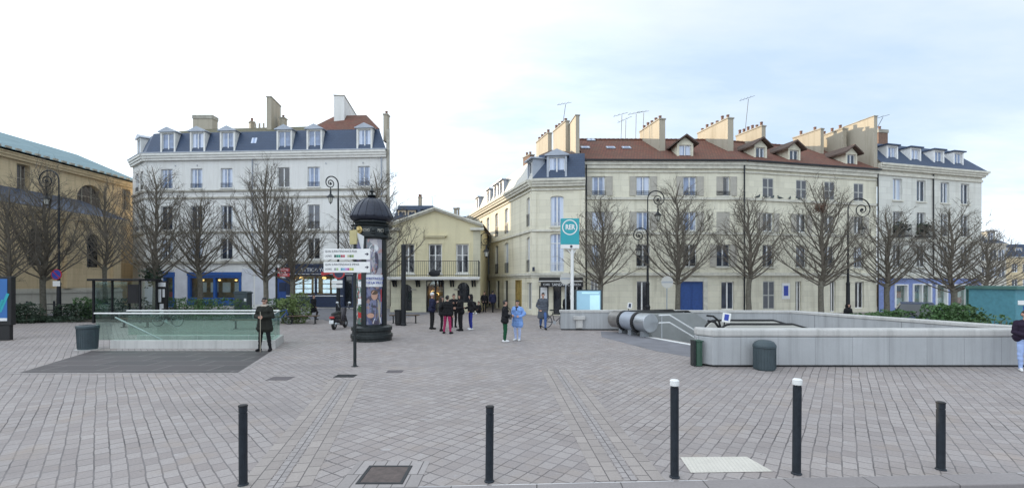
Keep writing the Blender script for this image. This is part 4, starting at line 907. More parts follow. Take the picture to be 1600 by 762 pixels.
for i, o in enumerate(g2): window(tr, f2, o, 'pane_dark' if i != 0 else 'pane', 'white', mull=1, shut='closed' if i == 0 else None, shm='shut_dark')
mb = MB(); mb.M = f2; u = U2(1227.5); mb.box(u-.35, u+.35, -.04, 0, 1.1, 2.3); mb.M = None; pl = part(tr, mb, 'paper', 'wall_plate')
mb = MB(); mb.M = f2; mb.box(u-.2, u+.2, -.05, -.041, 1.35, 2.1); mb.M = None; part(pl, mb, 'signblue', 'emblem')
mb = MB()
for f_, l_, e1 in ((f1, L1, .05), (f2, L2, 0)): course(mb, f_, l_, 8.42, .18, .13, 0, e1); course(mb, f_, l_, 5.88, .14, .10, 0, e1); course(mb, f_, l_, 2.85, .24, .17, 0, e1)
part(tr, mb, 'band', 'string_course')
mb = MB()
for f_, l_, e1 in ((f1, L1, .06), (f2, L2, 0)): cornice(mb, f_, l_, H_-.45, .5, .28, 0, e1, 2); course(mb, f_, l_, H_-.72, .1, .08)
part(tr, mb, 'band', 'cornice')
mb = MB()
for f_, l_ in ((f1, L1), (f2, L2)): mb.M = f_; mb.box(0, l_, -.46, -.3, H_+.05, H_+.16)
mb.M = f1; mb.tube([(.18, -.2, .1), (.18, -.2, H_)], .055, 6); mb.tube([(L1-.05, -.2, .1), (L1-.05, -.2, H_)], .06, 6); mb.M = f2; mb.tube([(L2-.1, -.2, .1), (L2-.1, -.2, H_)], .05, 6); mb.M = None; part(tr, mb, 'iron', 'gutter')
RB, RH = 4.3, 2.95
e0, e1_, e2 = f1 @ Vector((0, -.45, H_+.12)), f1 @ Vector((L1, -.45, H_+.12)), f2 @ Vector((L2, -.45, H_+.12)); r0, r1, r2 = f1 @ Vector((0, RB, H_+RH)), f1 @ Vector((L1-.3, RB, H_+RH)), f2 @ Vector((L2, RB, H_+RH)); r1 = (r1+(f2 @ Vector((.3, RB, H_+RH))))/2; k0, k1, k2 = [p+Vector((-.2, 5, -RH)) for p in (r0, r1, r2)]
mb = MB(); mb.poly([tuple(p) for p in (e0, e1_, r1, r0)]); mb.poly([tuple(p) for p in (e1_, e2, r2, r1)]); mb.poly([tuple(p) for p in (r0, r1, k1, k0)]); mb.poly([tuple(p) for p in (r1, r2, k2, k1)]); part(tr, mb, 'red', 'roof')
mb = MB()
for a, b in ((r0, r1), (r1, r2)):
    n = int((b-a).length/.36)
    for i in range(n): p, q = a.lerp(b, i/n), a.lerp(b, (i+.93)/n); mb.tube([p+Vector((0, 0, .02)), q+Vector((0, 0, .05))], .10, 6)
part(tr, mb, 'red', 'ridge_tiles')
rs = lambda v: H_+.12+(v+.45)*(RH-.12)/(RB+.45)          # roof height at setback v
def skyl(f_, u, v, w_=.7, h_=.5):
    mb = MB(); mb.M = f_ @ Matrix.Translation((u, v, rs(v)+.02)) @ Matrix.Rotation(math.atan(RH/(RB+.45)), 4, 'X'); mb.box(-w_/2, w_/2, 0, h_, 0, .07); o = part(tr, mb, 'zinc', 'skylight')
    mb = MB(); mb.M = f_ @ Matrix.Translation((u, v, rs(v)+.02)) @ Matrix.Rotation(math.atan(RH/(RB+.45)), 4, 'X'); mb.box(-w_/2+.07, w_/2-.07, .06, h_-.06, .071, .08); part(o, mb, 'pane_blue', 'pane')
for px, v in ((922, 1.9), (939, 3.9), (964, 1.9), (990, 1.9), (1098, 2.4)): skyl(f1, U1(px), v)
dormer(tr, f1, U1(1073.5), 11.42, .9, 1.15, 'brown', 'main_wall', 'gable', 3.6, .35, 'pane_blue', .32)
for px in (1194, 1247, 1337): dormer(tr, f2, U2(px), 11.42, .82, 1.1, 'brown', 'main_wall', 'gable', 3.6, .35, 'pane', .32)
slab_chimney(tr, 11.55, 36.4, 10.9, 39.6, .5, 12.0, 14.85, .1, 5); slab_chimney(tr, 16.85, 36.5, 16.0, 40.3, .5, 12.0, 14.95, .1, 6)
slab_chimney(tr, 20.3, 38.2, 19.5, 40.9, .4, 12.2, 14.9, .1, 6); slab_chimney(tr, 26.2, 40.0, 25.4, 42.6, .35, 12.5, 15.25, .1, 2)
slab_chimney(tr, 27.8, 39.6, 27.2, 42.8, .4, 12.2, 15.15, .1, 4); slab_chimney(tr, 28.95, 37.7, 28.3, 41.2, .32, 10.8, 15.55, .05, 0, name='party_wall')
for px, z1 in ((970, 16.2), (977, 15.8), (993, 16.3), (1004, 16.4)): antenna(tr, X(px, 39.3), 39.3, 13.8, z1, rng.uniform(-.05, .1), 3)
antenna(tr, X(1163, 40.2), 40.2, 14.5, 17.9, .35, 4); antenna(tr, X(1368, 39), 39, 14.8, 15.9, .6, 2)

# ------------------------------------------------------------------ white corner block on the right
A, B = (29.2, 37.85), (40.6, 40.95); fm, L = frame(A, B); UL = lambda px: upx(A, B, px)
rb = thing('apartment_building', (A[0], A[1], 0), 'cream block with four white dormers and lavender shop front on the right', 'building')
cl_ = [UL(p) for p in (1402.5, 1439.5, 1476.5, 1508)]; op = [(c-.5, c+.5, z0, z1) for c in cl_ for z0, z1 in ((9.0, 10.75), (6.2, 8.1), (3.6, 5.4))]
sh = [(UL(1398), UL(1418), .3, 2.2), (UL(1426), UL(1455), .2, 2.25), (UL(1462), UL(1480), .3, 2.2), (UL(1490), UL(1512), .3, 2.2)]
mb = MB(); wall(mb, fm, L, 2.7, 11.0, op, .2); mb.poly([(B[0], B[1], 2.7), (B[0]+1.2, B[1]+9, 2.7), (B[0]+1.2, B[1]+9, 11), (B[0], B[1], 11)]); mb.poly([(A[0], A[1], 10), (A[0], A[1], 11), (A[0]-1, A[1]+9, 11), (A[0]-1, A[1]+9, 10)]); wallpart(rb, mb, 'last_wall')
mb = MB(); wall(mb, fm, L, 0, 2.7, sh, .2); mb.poly([(B[0], B[1], 0), (B[0]+1.2, B[1]+9, 0), (B[0]+1.2, B[1]+9, 2.7), (B[0], B[1], 2.7)]); part(rb, mb, 'shopblue', 'shop_wall')
for i, o in enumerate(op): window(rb, fm, o, 'pane_dark' if i % 3 else 'pane', sill='band', rail='iron' if i % 3 == 1 else None, railh=.8)
for i, o in enumerate(sh):
    s = shopwin(rb, fm, o, 'white', 'glass_clear', 2 if i == 1 else 1, .1)
    for k, m_ in enumerate((('paper', 'red_paint', 'signblue'), ('leaf_pale', 'teal2', 'signblue'), ('paper', 'wood', 'yellow'), ('red_paint', 'paper', 'teal2'))[i]):
        mb = MB(); mb.M = fm; z = o[2]+.25+k*.55; mb.box(o[0]+.15+.1*k, o[1]-.2, .3+.05*k, .33+.05*k, z, z+.5); mb.M = None; part(s, mb, m_, 'poster')
mb = MB(); course(mb, fm, L, 5.72, .16, .12); course(mb, fm, L, 2.7, .22, .18); course(mb, fm, L, 10.95, .2, .12); part(rb, mb, 'band', 'string_course')
mb = MB(); cornice(mb, fm, L, 11.35, .5, .42, 0, .4); mb.M = fm; mb.box(0, L, -.02, .1, 11.0, 11.36); mb.M = None; part(rb, mb, 'band', 'cornice')
zb = 11.86; mb = MB(); mb.M = fm; mb.poly([(0, -.3, zb), (L+.3, -.3, zb), (L-1.4, 1.5, 14.0), (0, 1.5, 14.0)]); mb.poly([(L+.3, -.3, zb), (L+.3, 9, zb), (L-1.4, 8, 14.0), (L-1.4, 1.5, 14.0)]); mb.poly([(0, 1.5, 14.0), (L-1.4, 1.5, 14.0), (L-3, 4.5, 14.8), (0, 4.5, 14.8)]); mb.poly([(L-1.4, 1.5, 14.0), (L-1.4, 8, 14.0), (L-3, 4.5, 14.8)]); mb.M = None; part(rb, mb, 'slate', 'mansard_roof')
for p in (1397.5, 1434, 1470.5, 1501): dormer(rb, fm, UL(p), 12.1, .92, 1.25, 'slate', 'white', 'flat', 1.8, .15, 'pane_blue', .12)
slab_chimney(rb, 33.1, 43.2, 34.1, 43.4, .7, 13.5, 15.9, .3, 1, m='chim_red'); 
mb = MB(); mb.M = fm; mb.tube([(UL(1457), -.08, 2.9), (UL(1457), -.08, 11.3)], .05, 6); mb.M = None; part(rb, mb, 'iron', 'downpipe')
for c in cl_[:2]:
    mb = MB(); mb.M = fm; mb.box(c-.75, c+.75, -.6, 0, 6.02, 6.14)
    for i in range(16): mb.box(c-.72+i*.095, c-.70+i*.095, -.58, -.56, 6.14, 6.95)
    mb.box(c-.74, c+.74, -.59, -.55, 6.92, 6.97); mb.M = None; part(rb, mb, 'iron', 'balcony')
    mb = MB(); mb.M = fm
    for i in range(140): a = Vector((c+rng.uniform(-.6, .6), -.3+rng.uniform(-.2, .2), 6.3+rng.random()*.9)); n = Vector((rng.uniform(-1, 1), rng.uniform(-1, 1), rng.uniform(-1, 1)))*.14; k = n.orthogonal(); mb.poly([a, a+n, a+n+k, a+k])
    mb.M = None; part(rb, mb, 'leaf_dark', 'balcony_plant', fix=False)
# houses further down the street on the right
d = 72; o, f_, l_ = block('distant cream house with small slate roof at the right end', 'town_house', (X(1520, d), d), (X(1572, d), d), 8, 8.2, 0, 'far_wall', 'slate', (3, 5.6), 4, 1.1, 1.7, 1.8, 2.2); dormer(o, f_, 3.4, 8.6, .9, 1.4, 'slate', 'far_wall', 'flat', 1.5, .6, 'pane_blue')
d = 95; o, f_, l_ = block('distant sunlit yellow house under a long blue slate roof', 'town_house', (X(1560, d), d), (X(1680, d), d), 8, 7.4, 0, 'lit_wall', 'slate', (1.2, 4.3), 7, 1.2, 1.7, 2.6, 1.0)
for k in range(5): dormer(o, f_, 1.8+k*2.6, 7.7, 1.1, 1.5, 'slate', 'far_wall', 'hood', 1.5, .3, 'pane_blue')
# ------------------------------------------------------------------ trees
def make_tree(seed, H, fork, spread, nl=38, low=.36, dens=1.0):
    """trunk below, a crown of rising limbs with straight twigs, bare in winter"""
    r = random.Random(seed); tk, cr = MB(), MB()
    lean = [Vector((r.uniform(-.10, .10), r.uniform(-.10, .10), 0)) for _ in range(9)]
    pts = []; p = Vector((0, 0, -.05))
    for k in range(9):
        z = -.05+(H+.05)*k/8*.97; pts.append(Vector((lean[k].x*(k > 0)*min(k, 3)/2, lean[k].y*(k > 0)*min(k, 3)/2, z)))
    def at(z):
        f = max(0, min(.9999, (z+.05)/((H+.05)*.97)))*8; k = int(f); return pts[k].lerp(pts[k+1], f-k)
    rad = lambda z: (.155*(1-z/H)**.75+.012) if z > fork else .135+.05*max(0, 1-z/.5)+.02*(1-z/fork)
    zs = [-.05, .12, .35, .8, 1.4, fork-.3, fork, fork+.25]
    tk.tube([at(z) for z in zs], [rad(max(z, 0))*(1.15 if abs(z-fork) < .1 else 1) for z in zs], 10)
    zs = [fork+.2+(H-fork-.2)*k/9 for k in range(10)]; cr.tube([at(z) for z in zs], [rad(z)*.95 for z in zs], 6)
    def env(z):
        s = (z-fork)/(H-fork)
        if s < 0: return .4
        return spread*((s/low)**.55 if s < low else (max(0, 1-(s-low)/(1-low)))**.95)+.12
    def twig(p, d, l, rr):
        m = p+d*l*.55+Vector((r.uniform(-.04, .04), r.uniform(-.04, .04), .03)); e = p+d*l+Vector((0, 0, .08*l))
        cr.tube([p, m, e], [rr, rr*.75, rr*.4], 3, cap=False)
    ga = 2.399963
    for i in range(nl):
        f = (i+.5)/nl; z0 = fork-.12+(H*.86-fork)*f**1.45; az = i*ga+r.uniform(-.3, .3)
        el = R(30+24*f+r.uniform(-9, 9)) if f > .15 else R(22+r.uniform(-8, 16)); p = at(z0); d = Vector((math.cos(az)*math.cos(el), math.sin(az)*math.cos(el), math.sin(el)))
        # run outward until the envelope is reached
        line = [p.copy()]; step = .33; q = p.copy()
        for k in range(22):
            d = (d+Vector((r.uniform(-.12, .12), r.uniform(-.12, .12), .035+r.uniform(-.04, .08)))).normalized(); q = q+d*step; line.append(q.copy())
            if math.hypot(q.x, q.y) > env(q.z)*r.uniform(.85, 1.08) or q.z > H: break
        n = len(line); r0 = .010+.0055*n*.55; cr.tube(line, [r0*(1-.82*k/(n-1))+.004 for k in range(n)], 5, cap=False)
        for k in range(1, n):
            for _ in range((1 if r.random() < .6 else 0) if k < n*.4 else (2 if r.random() < .35 else 1)):
                a = line[k-1].lerp(line[k], r.random()); t = (line[k]-line[k-1]).normalized()
                sd = t.orthogonal(); sd.rotate(Matrix.Rotation(r.uniform(0, 6.283), 3, t)); d2 = (t*r.uniform(.55, .9)+sd*r.uniform(.45, .8)+Vector((0, 0, .22))).normalized()
                l2 = r.uniform(.4, 1.1)*(1.15-.5*k/n); c = a+d2*l2*.5+Vector((0, 0, .03)); e = a+d2*l2+Vector((0, 0, .12*l2)); cr.tube([a, c, e], [.011, .009, .004], 3, cap=False)
                for _2 in range(int(round(r.uniform(4, 7)*dens))):
                    s = r.random(); b = a.lerp(e, .15+.85*s); sd2 = d2.orthogonal(); sd2.rotate(Matrix.Rotation(r.uniform(0, 6.283), 3, d2)); twig(b, (d2*.75+sd2*.65+Vector((0, 0, .18))).normalized(), r.uniform(.15, .5), .0068)
    return tk.mesh('trunk', M['bark'], True), cr.mesh('crown', M['twig'], True)
TR = [make_tree(11, 9.2, 2.35, 3.0, 56, .22), make_tree(23, 7.6, 2.15, 2.9, 46, .25), make_tree(37, 8.4, 2.5, 3.0, 50, .24), make_tree(51, 8.8, 2.2, 3.3, 54, .20), make_tree(64, 7.9, 2.6, 2.5, 44, .30)]
def tree(px, d, k, label, top=None, rz=0.0, group='bare pruned trees on the square', wide=1.0):
    t_ = thing('plane_tree', (X(px, d), d, 0), label, 'tree', group, rz); h = (9.2, 7.6, 8.4, 8.8, 7.9)[k]
    link('trunk', TR[k][0], t_); link('crown', TR[k][1], t_)
    s = (Z(top, d)/h) if top else 1; t_.scale = (wide, wide, s); return t_
tree(68, 30.2, 3, 'bare tree beside the lamp post with the round blue sign, in front of the church', 250, .3, wide=1.08)
tree(12, 28.5, 2, 'bare tree behind the blue advertising panel at the left edge', 285, 1.3)
tree(166, 36.0, 4, 'slim bare tree rising behind the glass shelter roof', 280, 2.2, wide=1.0)
t_ = tree(243, 30.5, 0, 'bare tree with a dark ivy clump in its fork, right of the glass shelter', 252, 3.1)
mb = MB(); r_ = random.Random(5)
for i in range(420):
    a = Vector((r_.gauss(0, .27)+.22, r_.gauss(0, .25), 2.55+r_.gauss(0, .26))); n = Vector((r_.uniform(-1, 1), r_.uniform(-1, 1), r_.uniform(-1, 1))).normalized()*.10; k = n.orthogonal()*.7; mb.poly([a, a+n, a+n+k, a+k])
mb.build('ivy', M['leaf_dark'], t_, fix=False)
tree(311, 33.0, 4, 'smaller bare tree in front of the blue shop with two lit windows', 300, 4.0, wide=1.15)
tree(415, 29.0, 3, 'tall bare tree rising behind the man with the cane', 248, 5.2)
tree(456, 30.0, 1, 'bare tree growing out of the tall light green shrub near the estate agency', 302, .9)
tree(587, 31.0, 0, 'bare tree behind the dark advertising column', 258, 1.9, wide=1.1)
tree(939, 28.5, 1, 'bare tree just right of the turquoise station sign', 303, 2.9, wide=1.05)
tree(1059, 29.5, 0, 'bare tree left of the blue carriage door', 277, 4.4, wide=1.05)
tree(1170, 30.0, 4, 'bare tree right of the blue carriage door', 302, 5.5, wide=1.1)
t_ = tree(1284, 29.0, 3, 'bare tree holding a reddish nest high in its crown', 277, .2, wide=1.05)
mb = MB(); r_ = random.Random(8)
for i in range(160):
    a = Vector((r_.gauss(-.1, .13), r_.gauss(0, .13), 6.9+r_.gauss(0, .12))); d_ = Vector((r_.uniform(-1, 1), r_.uniform(-1, 1), r_.uniform(-.5, .5))).normalized()*.2; mb.tube([a-d_, a+d_], .012, 3, cap=False)
mb.build('nest', M['chim_red'], t_, fix=False)
tree(1385, 30.5, 1, 'bare tree in front of the left end of the lavender shop', 322, 1.2, wide=1.1)
tree(1489, 29.0, 3, 'broad bare tree above the box hedge before the lavender shop', 318, 2.6, wide=1.1)
tree(1544, 33.0, 1, 'low bare tree beside the teal hoarding', 362, 3.7, wide=1.05)

# ------------------------------------------------------------------ hedges and shrubs
def leaves(mb, c, rx, ry, rz, n, s, r_, lo=0.0):
    for i in range(n):
        while True:
            q = Vector((r_.uniform(-1, 1), r_.uniform(-1, 1), r_.uniform(-1, 1)))
            if .25 < q.length < 1: break
        q = q.normalized()*q.length**.4; lump = 1+.16*math.sin(7*q.x+c[0])*math.cos(6*q.y+c[1])+.1*math.sin(11*q.z)
        a = Vector((c[0]+q.x*rx*lump, c[1]+q.y*ry*lump, max(lo, c[2]+q.z*rz*lump))); k = s*r_.uniform(.6, 1.4)
        n1 = Vector((r_.uniform(-1, 1), r_.uniform(-1, 1), r_.uniform(-.6, 1))).normalized(); n2 = n1.orthogonal(); n2.rotate(Matrix.Rotation(r_.uniform(0, 6.28), 3, n1)); n3 = n1.cross(n2)
        mb.poly([a-n2*k, a+n3*k*.5, a+n2*k, a-n3*k*.5])
def shrub(px, d, w_, dp, h, m, label, n=900, s=.06, name='box_hedge', cat='hedge', lobes=3, group=None):
    o = thing(name, (X(px, d), d, 0), label, cat, group); r_ = random.Random(int(px)); mb = MB()
    for k in range(lobes):
        u = 0 if lobes == 1 else (-.5+k/(lobes-1))*w_*.62; hh = h*r_.uniform(.85, 1.05); leaves(mb, (u, r_.uniform(-.1, .1)*dp, hh*.48), w_/(1.1*lobes)+.12*w_, dp/2, hh*.52, n//lobes, s, r_, .02)
    mb.build('foliage', M[m], o, fix=False)
    mb = MB()
    for k in range(5): x = r_.uniform(-.35, .35)*w_; mb.tube([(x, 0, -.02), (x*1.1, r_.uniform(-.1, .1), h*.35), (x*1.3, r_.uniform(-.2, .2)*dp, h*.7)], [.03, .02, .008], 5)
    mb.build('stem', M['twig'], o)
    return o
shrub(312, 30.0, 4.2, 1.6, 1.45, 'leaf', 'broad rounded green bush in front of the blue shop', 3600, .05)
shrub(458, 27.5, 1.15, 1.0, 1.72, 'leaf_pale', 'tall loose light green shrub round the tree near the estate agency', 2200, .055, 'shrub', 'shrub', 2)
shrub(432, 29.0, .8, .9, 1.45, 'leaf', 'dark green shrub behind the bicycles beside the glass railing', 1200, .045, 'shrub', 'shrub', 2)
shrub(26, 27.5, 2.2, 1.0, 1.15, 'leaf_dark', 'dark hedge right of the blue advertising panel', 2600, .05)
shrub(70, 28.2, 3.4, 1.0, .42, 'leaf_dark', 'low dark hedge at the foot of the tree by the lamp post', 2200, .045)
shrub(112, 29.0, 1.3, .9, 1.1, 'leaf_dark', 'dark upright shrub right of the lamp post with the round blue sign', 1300, .05, 'shrub', 'shrub', 2)
shrub(140, 29.6, 1.2, 1.0, 1.45, 'leaf', 'green shrub against the left post of the glass shelter', 1500, .05, 'shrub', 'shrub', 2)
shrub(180, 30.5, 2.6, 1.2, 1.5, 'leaf_dark', 'dark shrub seen through the glass shelter', 1000, .07, 'shrub', 'shrub', 2)
shrub(1378, 21.0, 2.3, 1.2, 1.18, 'leaf', 'long low box hedge behind the concrete parapet', 5200, .05)
shrub(1486, 18.6, 1.7, 1.2, 1.5, 'leaf', 'taller rounded box hedge beside the teal hoarding', 5200, .05)
shrub(1556, 19.0, .8, .7, 1.25, 'leaf', 'little green plant at the foot of the teal hoarding', 350, .05, 'shrub', 'shrub', 1)
# planted beds and low fence in front of the church
mb = MB(); mb.box(-31.5, -21.5, 28.2, 31.5, -.05, .10); bd = struct(mb.build('planting_bed', M['soil']))
fn = thing('low_fence', (-33.6, 31.0, 0), 'low dark post and rail fence along the foot of the church', 'fence')
mb = MB()
for z in (.45, .85): mb.box(0, 9.6, -.02, .02, z, z+.05)
mb.build('rail', M['iron'], fn)
for k in range(8): mb = MB(); mb.box(k*1.36-.05, k*1.36+.05, -.05, .05, -.02, 1.1); mb.build('post', M['iron'], fn)
fn.rotation_euler = (0, 0, R(28))

# ------------------------------------------------------------------ street lamps
def arc(c, r0, r1, a0, a1, n=24, sx=1): return [(c[0]+sx*(r0+(r1-r0)*k/n)*math.cos(R(a0+(a1-a0)*k/n)), 0, c[1]+(r0+(r1-r0)*k/n)*math.sin(R(a0+(a1-a0)*k/n))) for k in range(n+1)]
def lantern(par, x, z, s=1.0):
    mb = MB(); mb.lathe([(.02*s, .34*s), (.05*s, .30*s), (.06*s, .12*s), (.12*s, .06*s), (.24*s, -.06*s), (.25*s, -.10*s), (.17*s, -.10*s)], 10, (x, 0, z)); mb.lathe([(.10*s, -.42*s), (.03*s, -.48*s), (.01*s, -.54*s)], 10, (x, 0, z))
    for k in range(6): a = k*math.pi/3; mb.tube([(x+.165*s*math.cos(a), .165*s*math.sin(a), z-.10*s), (x+.10*s*math.cos(a), .10*s*math.sin(a), z-.42*s)], .010*s, 4)
    o = mb.build('lantern', M['iron'], par)
    mb = MB(); mb.lathe([(.155*s, -.105*s), (.095*s, -.415*s)], 10, (x, 0, z)); mb.build('lantern_glass', M['lampglass'], o)
    return o
def scroll_arm(par, z, r, sx, n='scroll_arm'):
    mb = MB(); c = (sx*r, z)
    pts = [(0, 0, z-.9), (0, 0, z-.3)]+arc((r, 0), r, r, 180, 0, 16, 1)
    pts = [(0, 0, z-1.0)]+[(sx*p[0], 0, p[2]+z) for p in arc((r, 0), r, r, 180, 0, 14)]+[(sx*p[0], 0, p[2]+z) for p in arc((r*1.28, -.02), r*.72, r*.12, 0, -560, 40)]
    mb.tube(pts, [.04]*15+[.032]*(len(pts)-15), 6); o = mb.build(n, M['iron'], par)
    mb = MB(); mb.tube([(sx*r*1.25, 0, z-r*.72), (sx*r*1.25, 0, z-r*1.25)], .03, 6); mb.ball((sx*r*1.28, 0, z-.02), r*.14, .04, r*.14, 8); mb.build('hanger', M['iron'], o)
    lantern(o, sx*r*1.25, z-r*1.25-.30)
def lamp(px, d, H_, sx, label, second=None, r=.52, turn=0.0, col=True):
    o = thing('street_lamp', (X(px, d), d, 0), label, 'street lamp', 'black crosier street lamps', turn)
    mb = MB(); mb.lathe([(.19, -.02), (.19, .12), (.16, .2), (.15, .75), (.17, .82), (.12, .95), (.11, 2.2), (.13, 2.28), (.08, 2.42), (.065, 3.4), (.055, H_-r-.9)], 12); mb.build('post', M['iron'], o)
    scroll_arm(o, H_-r, r, sx)
    if second: scroll_arm(o, second, r*.86, -sx)
    return o
lamp(1012, 30.0, 8.15, 1, 'black street lamp with two scroll arms left of the blue carriage door', 5.35)
lamp(1325, 31.0, 7.85, 1, 'black street lamp with one wide scroll arm behind the right end of the parapet', None, .72)
o_l = lamp(92, 29.6, 9.35, -1, 'black street lamp in front of the church carrying a round blue sign', None, .62)
o_b = lamp(528.5, 30.5, 9.1, -1, 'black street lamp beside the estate agency carrying small traffic plates', None, .42, R(50))
def disc(mb, c, r, y0, y1, n=20): M0 = mb.M; mb.M = (M0 or Matrix.Identity(4)) @ Matrix.Translation(c) @ Matrix.Rotation(R(90), 4, 'X'); mb.lathe([(r, -y1), (r, -y0)], n); mb.M = M0
# no parking roundel on the left lamp
s = thing('parking_sign', (o_l.location.x, o_l.location.y-.14, 0), 'round blue no stopping sign with white plate on the lamp post by the church', 'traffic sign')
mb = MB(); disc(mb, (0, 0, 2.85), .33, -.03, 0); mb.build('roundel', M['red_paint'], s); mb = MB(); disc(mb, (0, 0, 2.85), .28, -.036, -.031); mb.build('face', M['signblue'], s)
mb = MB(); mb.M = Matrix.Translation((0, 0, 2.85)) @ Matrix.Rotation(R(45), 4, 'Y'); mb.box(-.28, .28, -.042, -.037, -.03, .03); mb.M = None; mb.build('slash', M['red_paint'], s)
mb = MB(); mb.box(-.22, .22, -.03, 0, 2.12, 2.45); mb.build('plate', M['white'], s)
s = thing('traffic_sign', (o_b.location.x, o_b.location.y-.20, 0), 'red rimmed blue roundel with two white plates on the lamp post by the agency', 'traffic sign')
mb = MB(); disc(mb, (.12, 0, 2.95), .38, -.03, 0); mb.build('roundel', M['red_paint'], s); mb = MB(); disc(mb, (.12, 0, 2.95), .29, -.036, -.031); mb.build('face', M['navy'], s)
mb = MB(); mb.box(-.35, .35, -.03, 0, 2.28, 2.5); mb.box(-.35, .35, -.03, 0, 2.02, 2.22); mb.build('plate', M['white'], s)
mb = MB(); mb.M = Matrix.Translation((-.45, -.03, 3.0)) @ Matrix.Rotation(R(-12), 4, 'Y'); mb.box(-.55, .3, -.02, .02, -.1, .12); mb.M = None; mb.build('arrow_plate', M['red_paint'], s)
# wall lantern between the low house and the corner house
o = thing('wall_lantern', (-2.42, 37.0, 0), 'black scrolled wall lantern at the right edge of the yellow house', 'wall lamp')
mb = MB(); mb.tube([(0, 0, 5.0), (0, 0, 6.1)], .03, 5); mb.tube([(0, 0, 5.9)]+[(p[0]+.0, 0, p[2]+5.85) for p in arc((.38, 0), .38, .38, 180, 0, 12)]+[(.76, 0, 5.45)], .025, 5); mb.tube([(p[0], 0, p[2]) for p in arc((.36, 5.55), .34, .05, 180, 720, 30)], .018, 4); mb.tube([(0, 0, 5.25), (.76, 0, 5.25)], .02, 5); mb.build('bracket', M['iron'], o); lantern(o, .42, 4.85, 1.15)

# thick dark post right of the advertising column
d = dist(508.5); o = thing('black_post', (X(630.5, d), d, 0), 'thick plain black post with small bin beside the advertising column', 'post')
mb = MB(); mb.lathe([(.16, -.02), (.16, .1), (.135, .14), (.13, 4.3), (.14, 4.32), (.14, 4.42), (.03, 4.45)], 14); mb.build('shaft', M['iron'], o)
d = 26.2; o = thing('litter_bin', (X(624, d), d, 0), 'small black litter bin beside the thick black post', 'litter bin', 'litter bins')
mb = MB(); mb.lathe([(.2, 0), (.24, .1), (.26, .75), (.27, .8), (.2, .82), (.19, .7)], 14); mb.build('body', M['black'], o); mb = MB(); mb.lathe([(.28, .80), (.28, .85), (.22, .86)], 14); mb.build('rim', M['iron'], o)

# ------------------------------------------------------------------ advertising column
d = 19.55; o = kiosk = thing('advertising_column', (X(581, d), d, 0), 'dark green domed advertising column with posters', 'advertising column')
g_ = M['iron_green']
mb = MB(); mb.lathe([(.80, -.02), (.80, .10), (.84, .13), (.84, .26), (.78, .30), (.78, .40), (.82, .43), (.82, .56), (.70, .62)], 32); mb.build('plinth', g_, o, bevel=.01)
mb = MB(); mb.lathe([(.60, .60), (.60, 4.22)], 32); mb.build('drum', g_, o, smooth=False)
mb = MB(); mb.lathe([(.64, 4.14), (.78, 4.16), (.82, 4.22), (.82, 4.27), (.74, 4.30), (.74, 4.62), (.82, 4.65), (.84, 4.70), (.70, 4.73), (.66, 4.78), (.72, 4.81), (.72, 4.86), (.68, 4.88)], 8, a0=R(22.5)); mb.build('frieze', g_, o)
dome = MB(); prof = [(.66, 4.86), (.80, 4.92), (.865, 5.02), (.86, 5.09), (.80, 5.22), (.69, 5.44), (.53, 5.64), (.34, 5.78), (.14, 5.86), (.10, 5.89), (.10, 5.92)]
dome.lathe(prof, 48)
for k in range(16):
    a = 2*math.pi*k/16; dome.tube([(r*1.005*math.cos(a), r*1.005*math.sin(a), z) for r, z in prof[2:9]], .018, 5)
M['dome'] = mat('blue_black_zinc', (.026, .030, .046), .38, .3, var=.35, scale=9); dm = dome.build('dome', M['dome'], o, smooth=True)
mb = MB(); mb.lathe([(.15, 5.90), (.20, 5.94), (.15, 5.98), (.06, 6.01), (.05, 6.08), (.11, 6.13), (.06, 6.18), (.025, 6.22), (.02, 6.38), (.005, 6.46)], 12); mb.build('finial', g_, dm)
for k, a in enumerate((-136, -91, -46, -1)):
    a0 = R(a+22.5-.0); 
    Mx = Matrix.Rotation(R(a+90), 4, 'Z') @ Matrix.Translation((0, -.74*math.cos(R(22.5))-.006, 4.5))
    if k in (1, 2, 3, 0): text('SPECTACLES' if k in (1,) else 'SPECT', .155 if k == 1 else .17, M['band'], o, Matrix.Rotation(R(a+90), 4, 'Z') @ Matrix.Translation((.0, -.684-.008, 4.46)), ext=.006, xs=.52 if k == 1 else .75)
for a in (-113.5, -68.5, -158.5, -23.5):
    mb = MB(); mb.M = Matrix.Rotation(R(a+90), 4, 'Z') @ Matrix.Translation((0, -.75, 4.46)) @ Matrix.Rotation(R(90), 4, 'X'); mb.lathe([(.15, -.02), (.16, .02), (.13, .04)], 16); mb.lathe([(.09, .04), (.08, .07), (.03, .10)], 12); mb.M = None
    mb.build('medallion', M['gold'] if a == -113.5 else g_, o)
# upright ribs of the drum and the posters pasted between them
for a in (-104, -22, 60, 160):
    mb = MB(); p = [(.60*math.cos(R(a+q)), .60*math.sin(R(a+q))) for q in (-9, -4.5, 0, 4.5, 9)]; p2 = [(.645*math.cos(R(a+q)), .645*math.sin(R(a+q))) for q in (9, 4.5, 0, -4.5, -9)]; mb.prism(p+p2, .60, 4.1); mb.build('pilaster', g_, o)
def poster_mat(name, cols, sc, seed):
    m, t = base(name, cols[0], .35); v = t.mapping(t.co, loc=(seed, seed*.7, 0), sc=(1, 1, .8))
    n = t.noise(v, sc, 3, .5); n2 = t.noise(t.mapping(v, loc=(5, 2, 1)), sc*1.7, 2)
    c = t.mix(t.ramp(n, .42, .47), cols[0], cols[1]); c = t.mix(t.ramp(n2, .52, .55), c, cols[2]); c = t.mix(t.ramp(t.noise(t.mapping(v, loc=(1, 9, 4)), sc*2.2, 2), .60, .63), c, cols[3]); t.l.new(c, t.b.inputs['Base Color']); return m
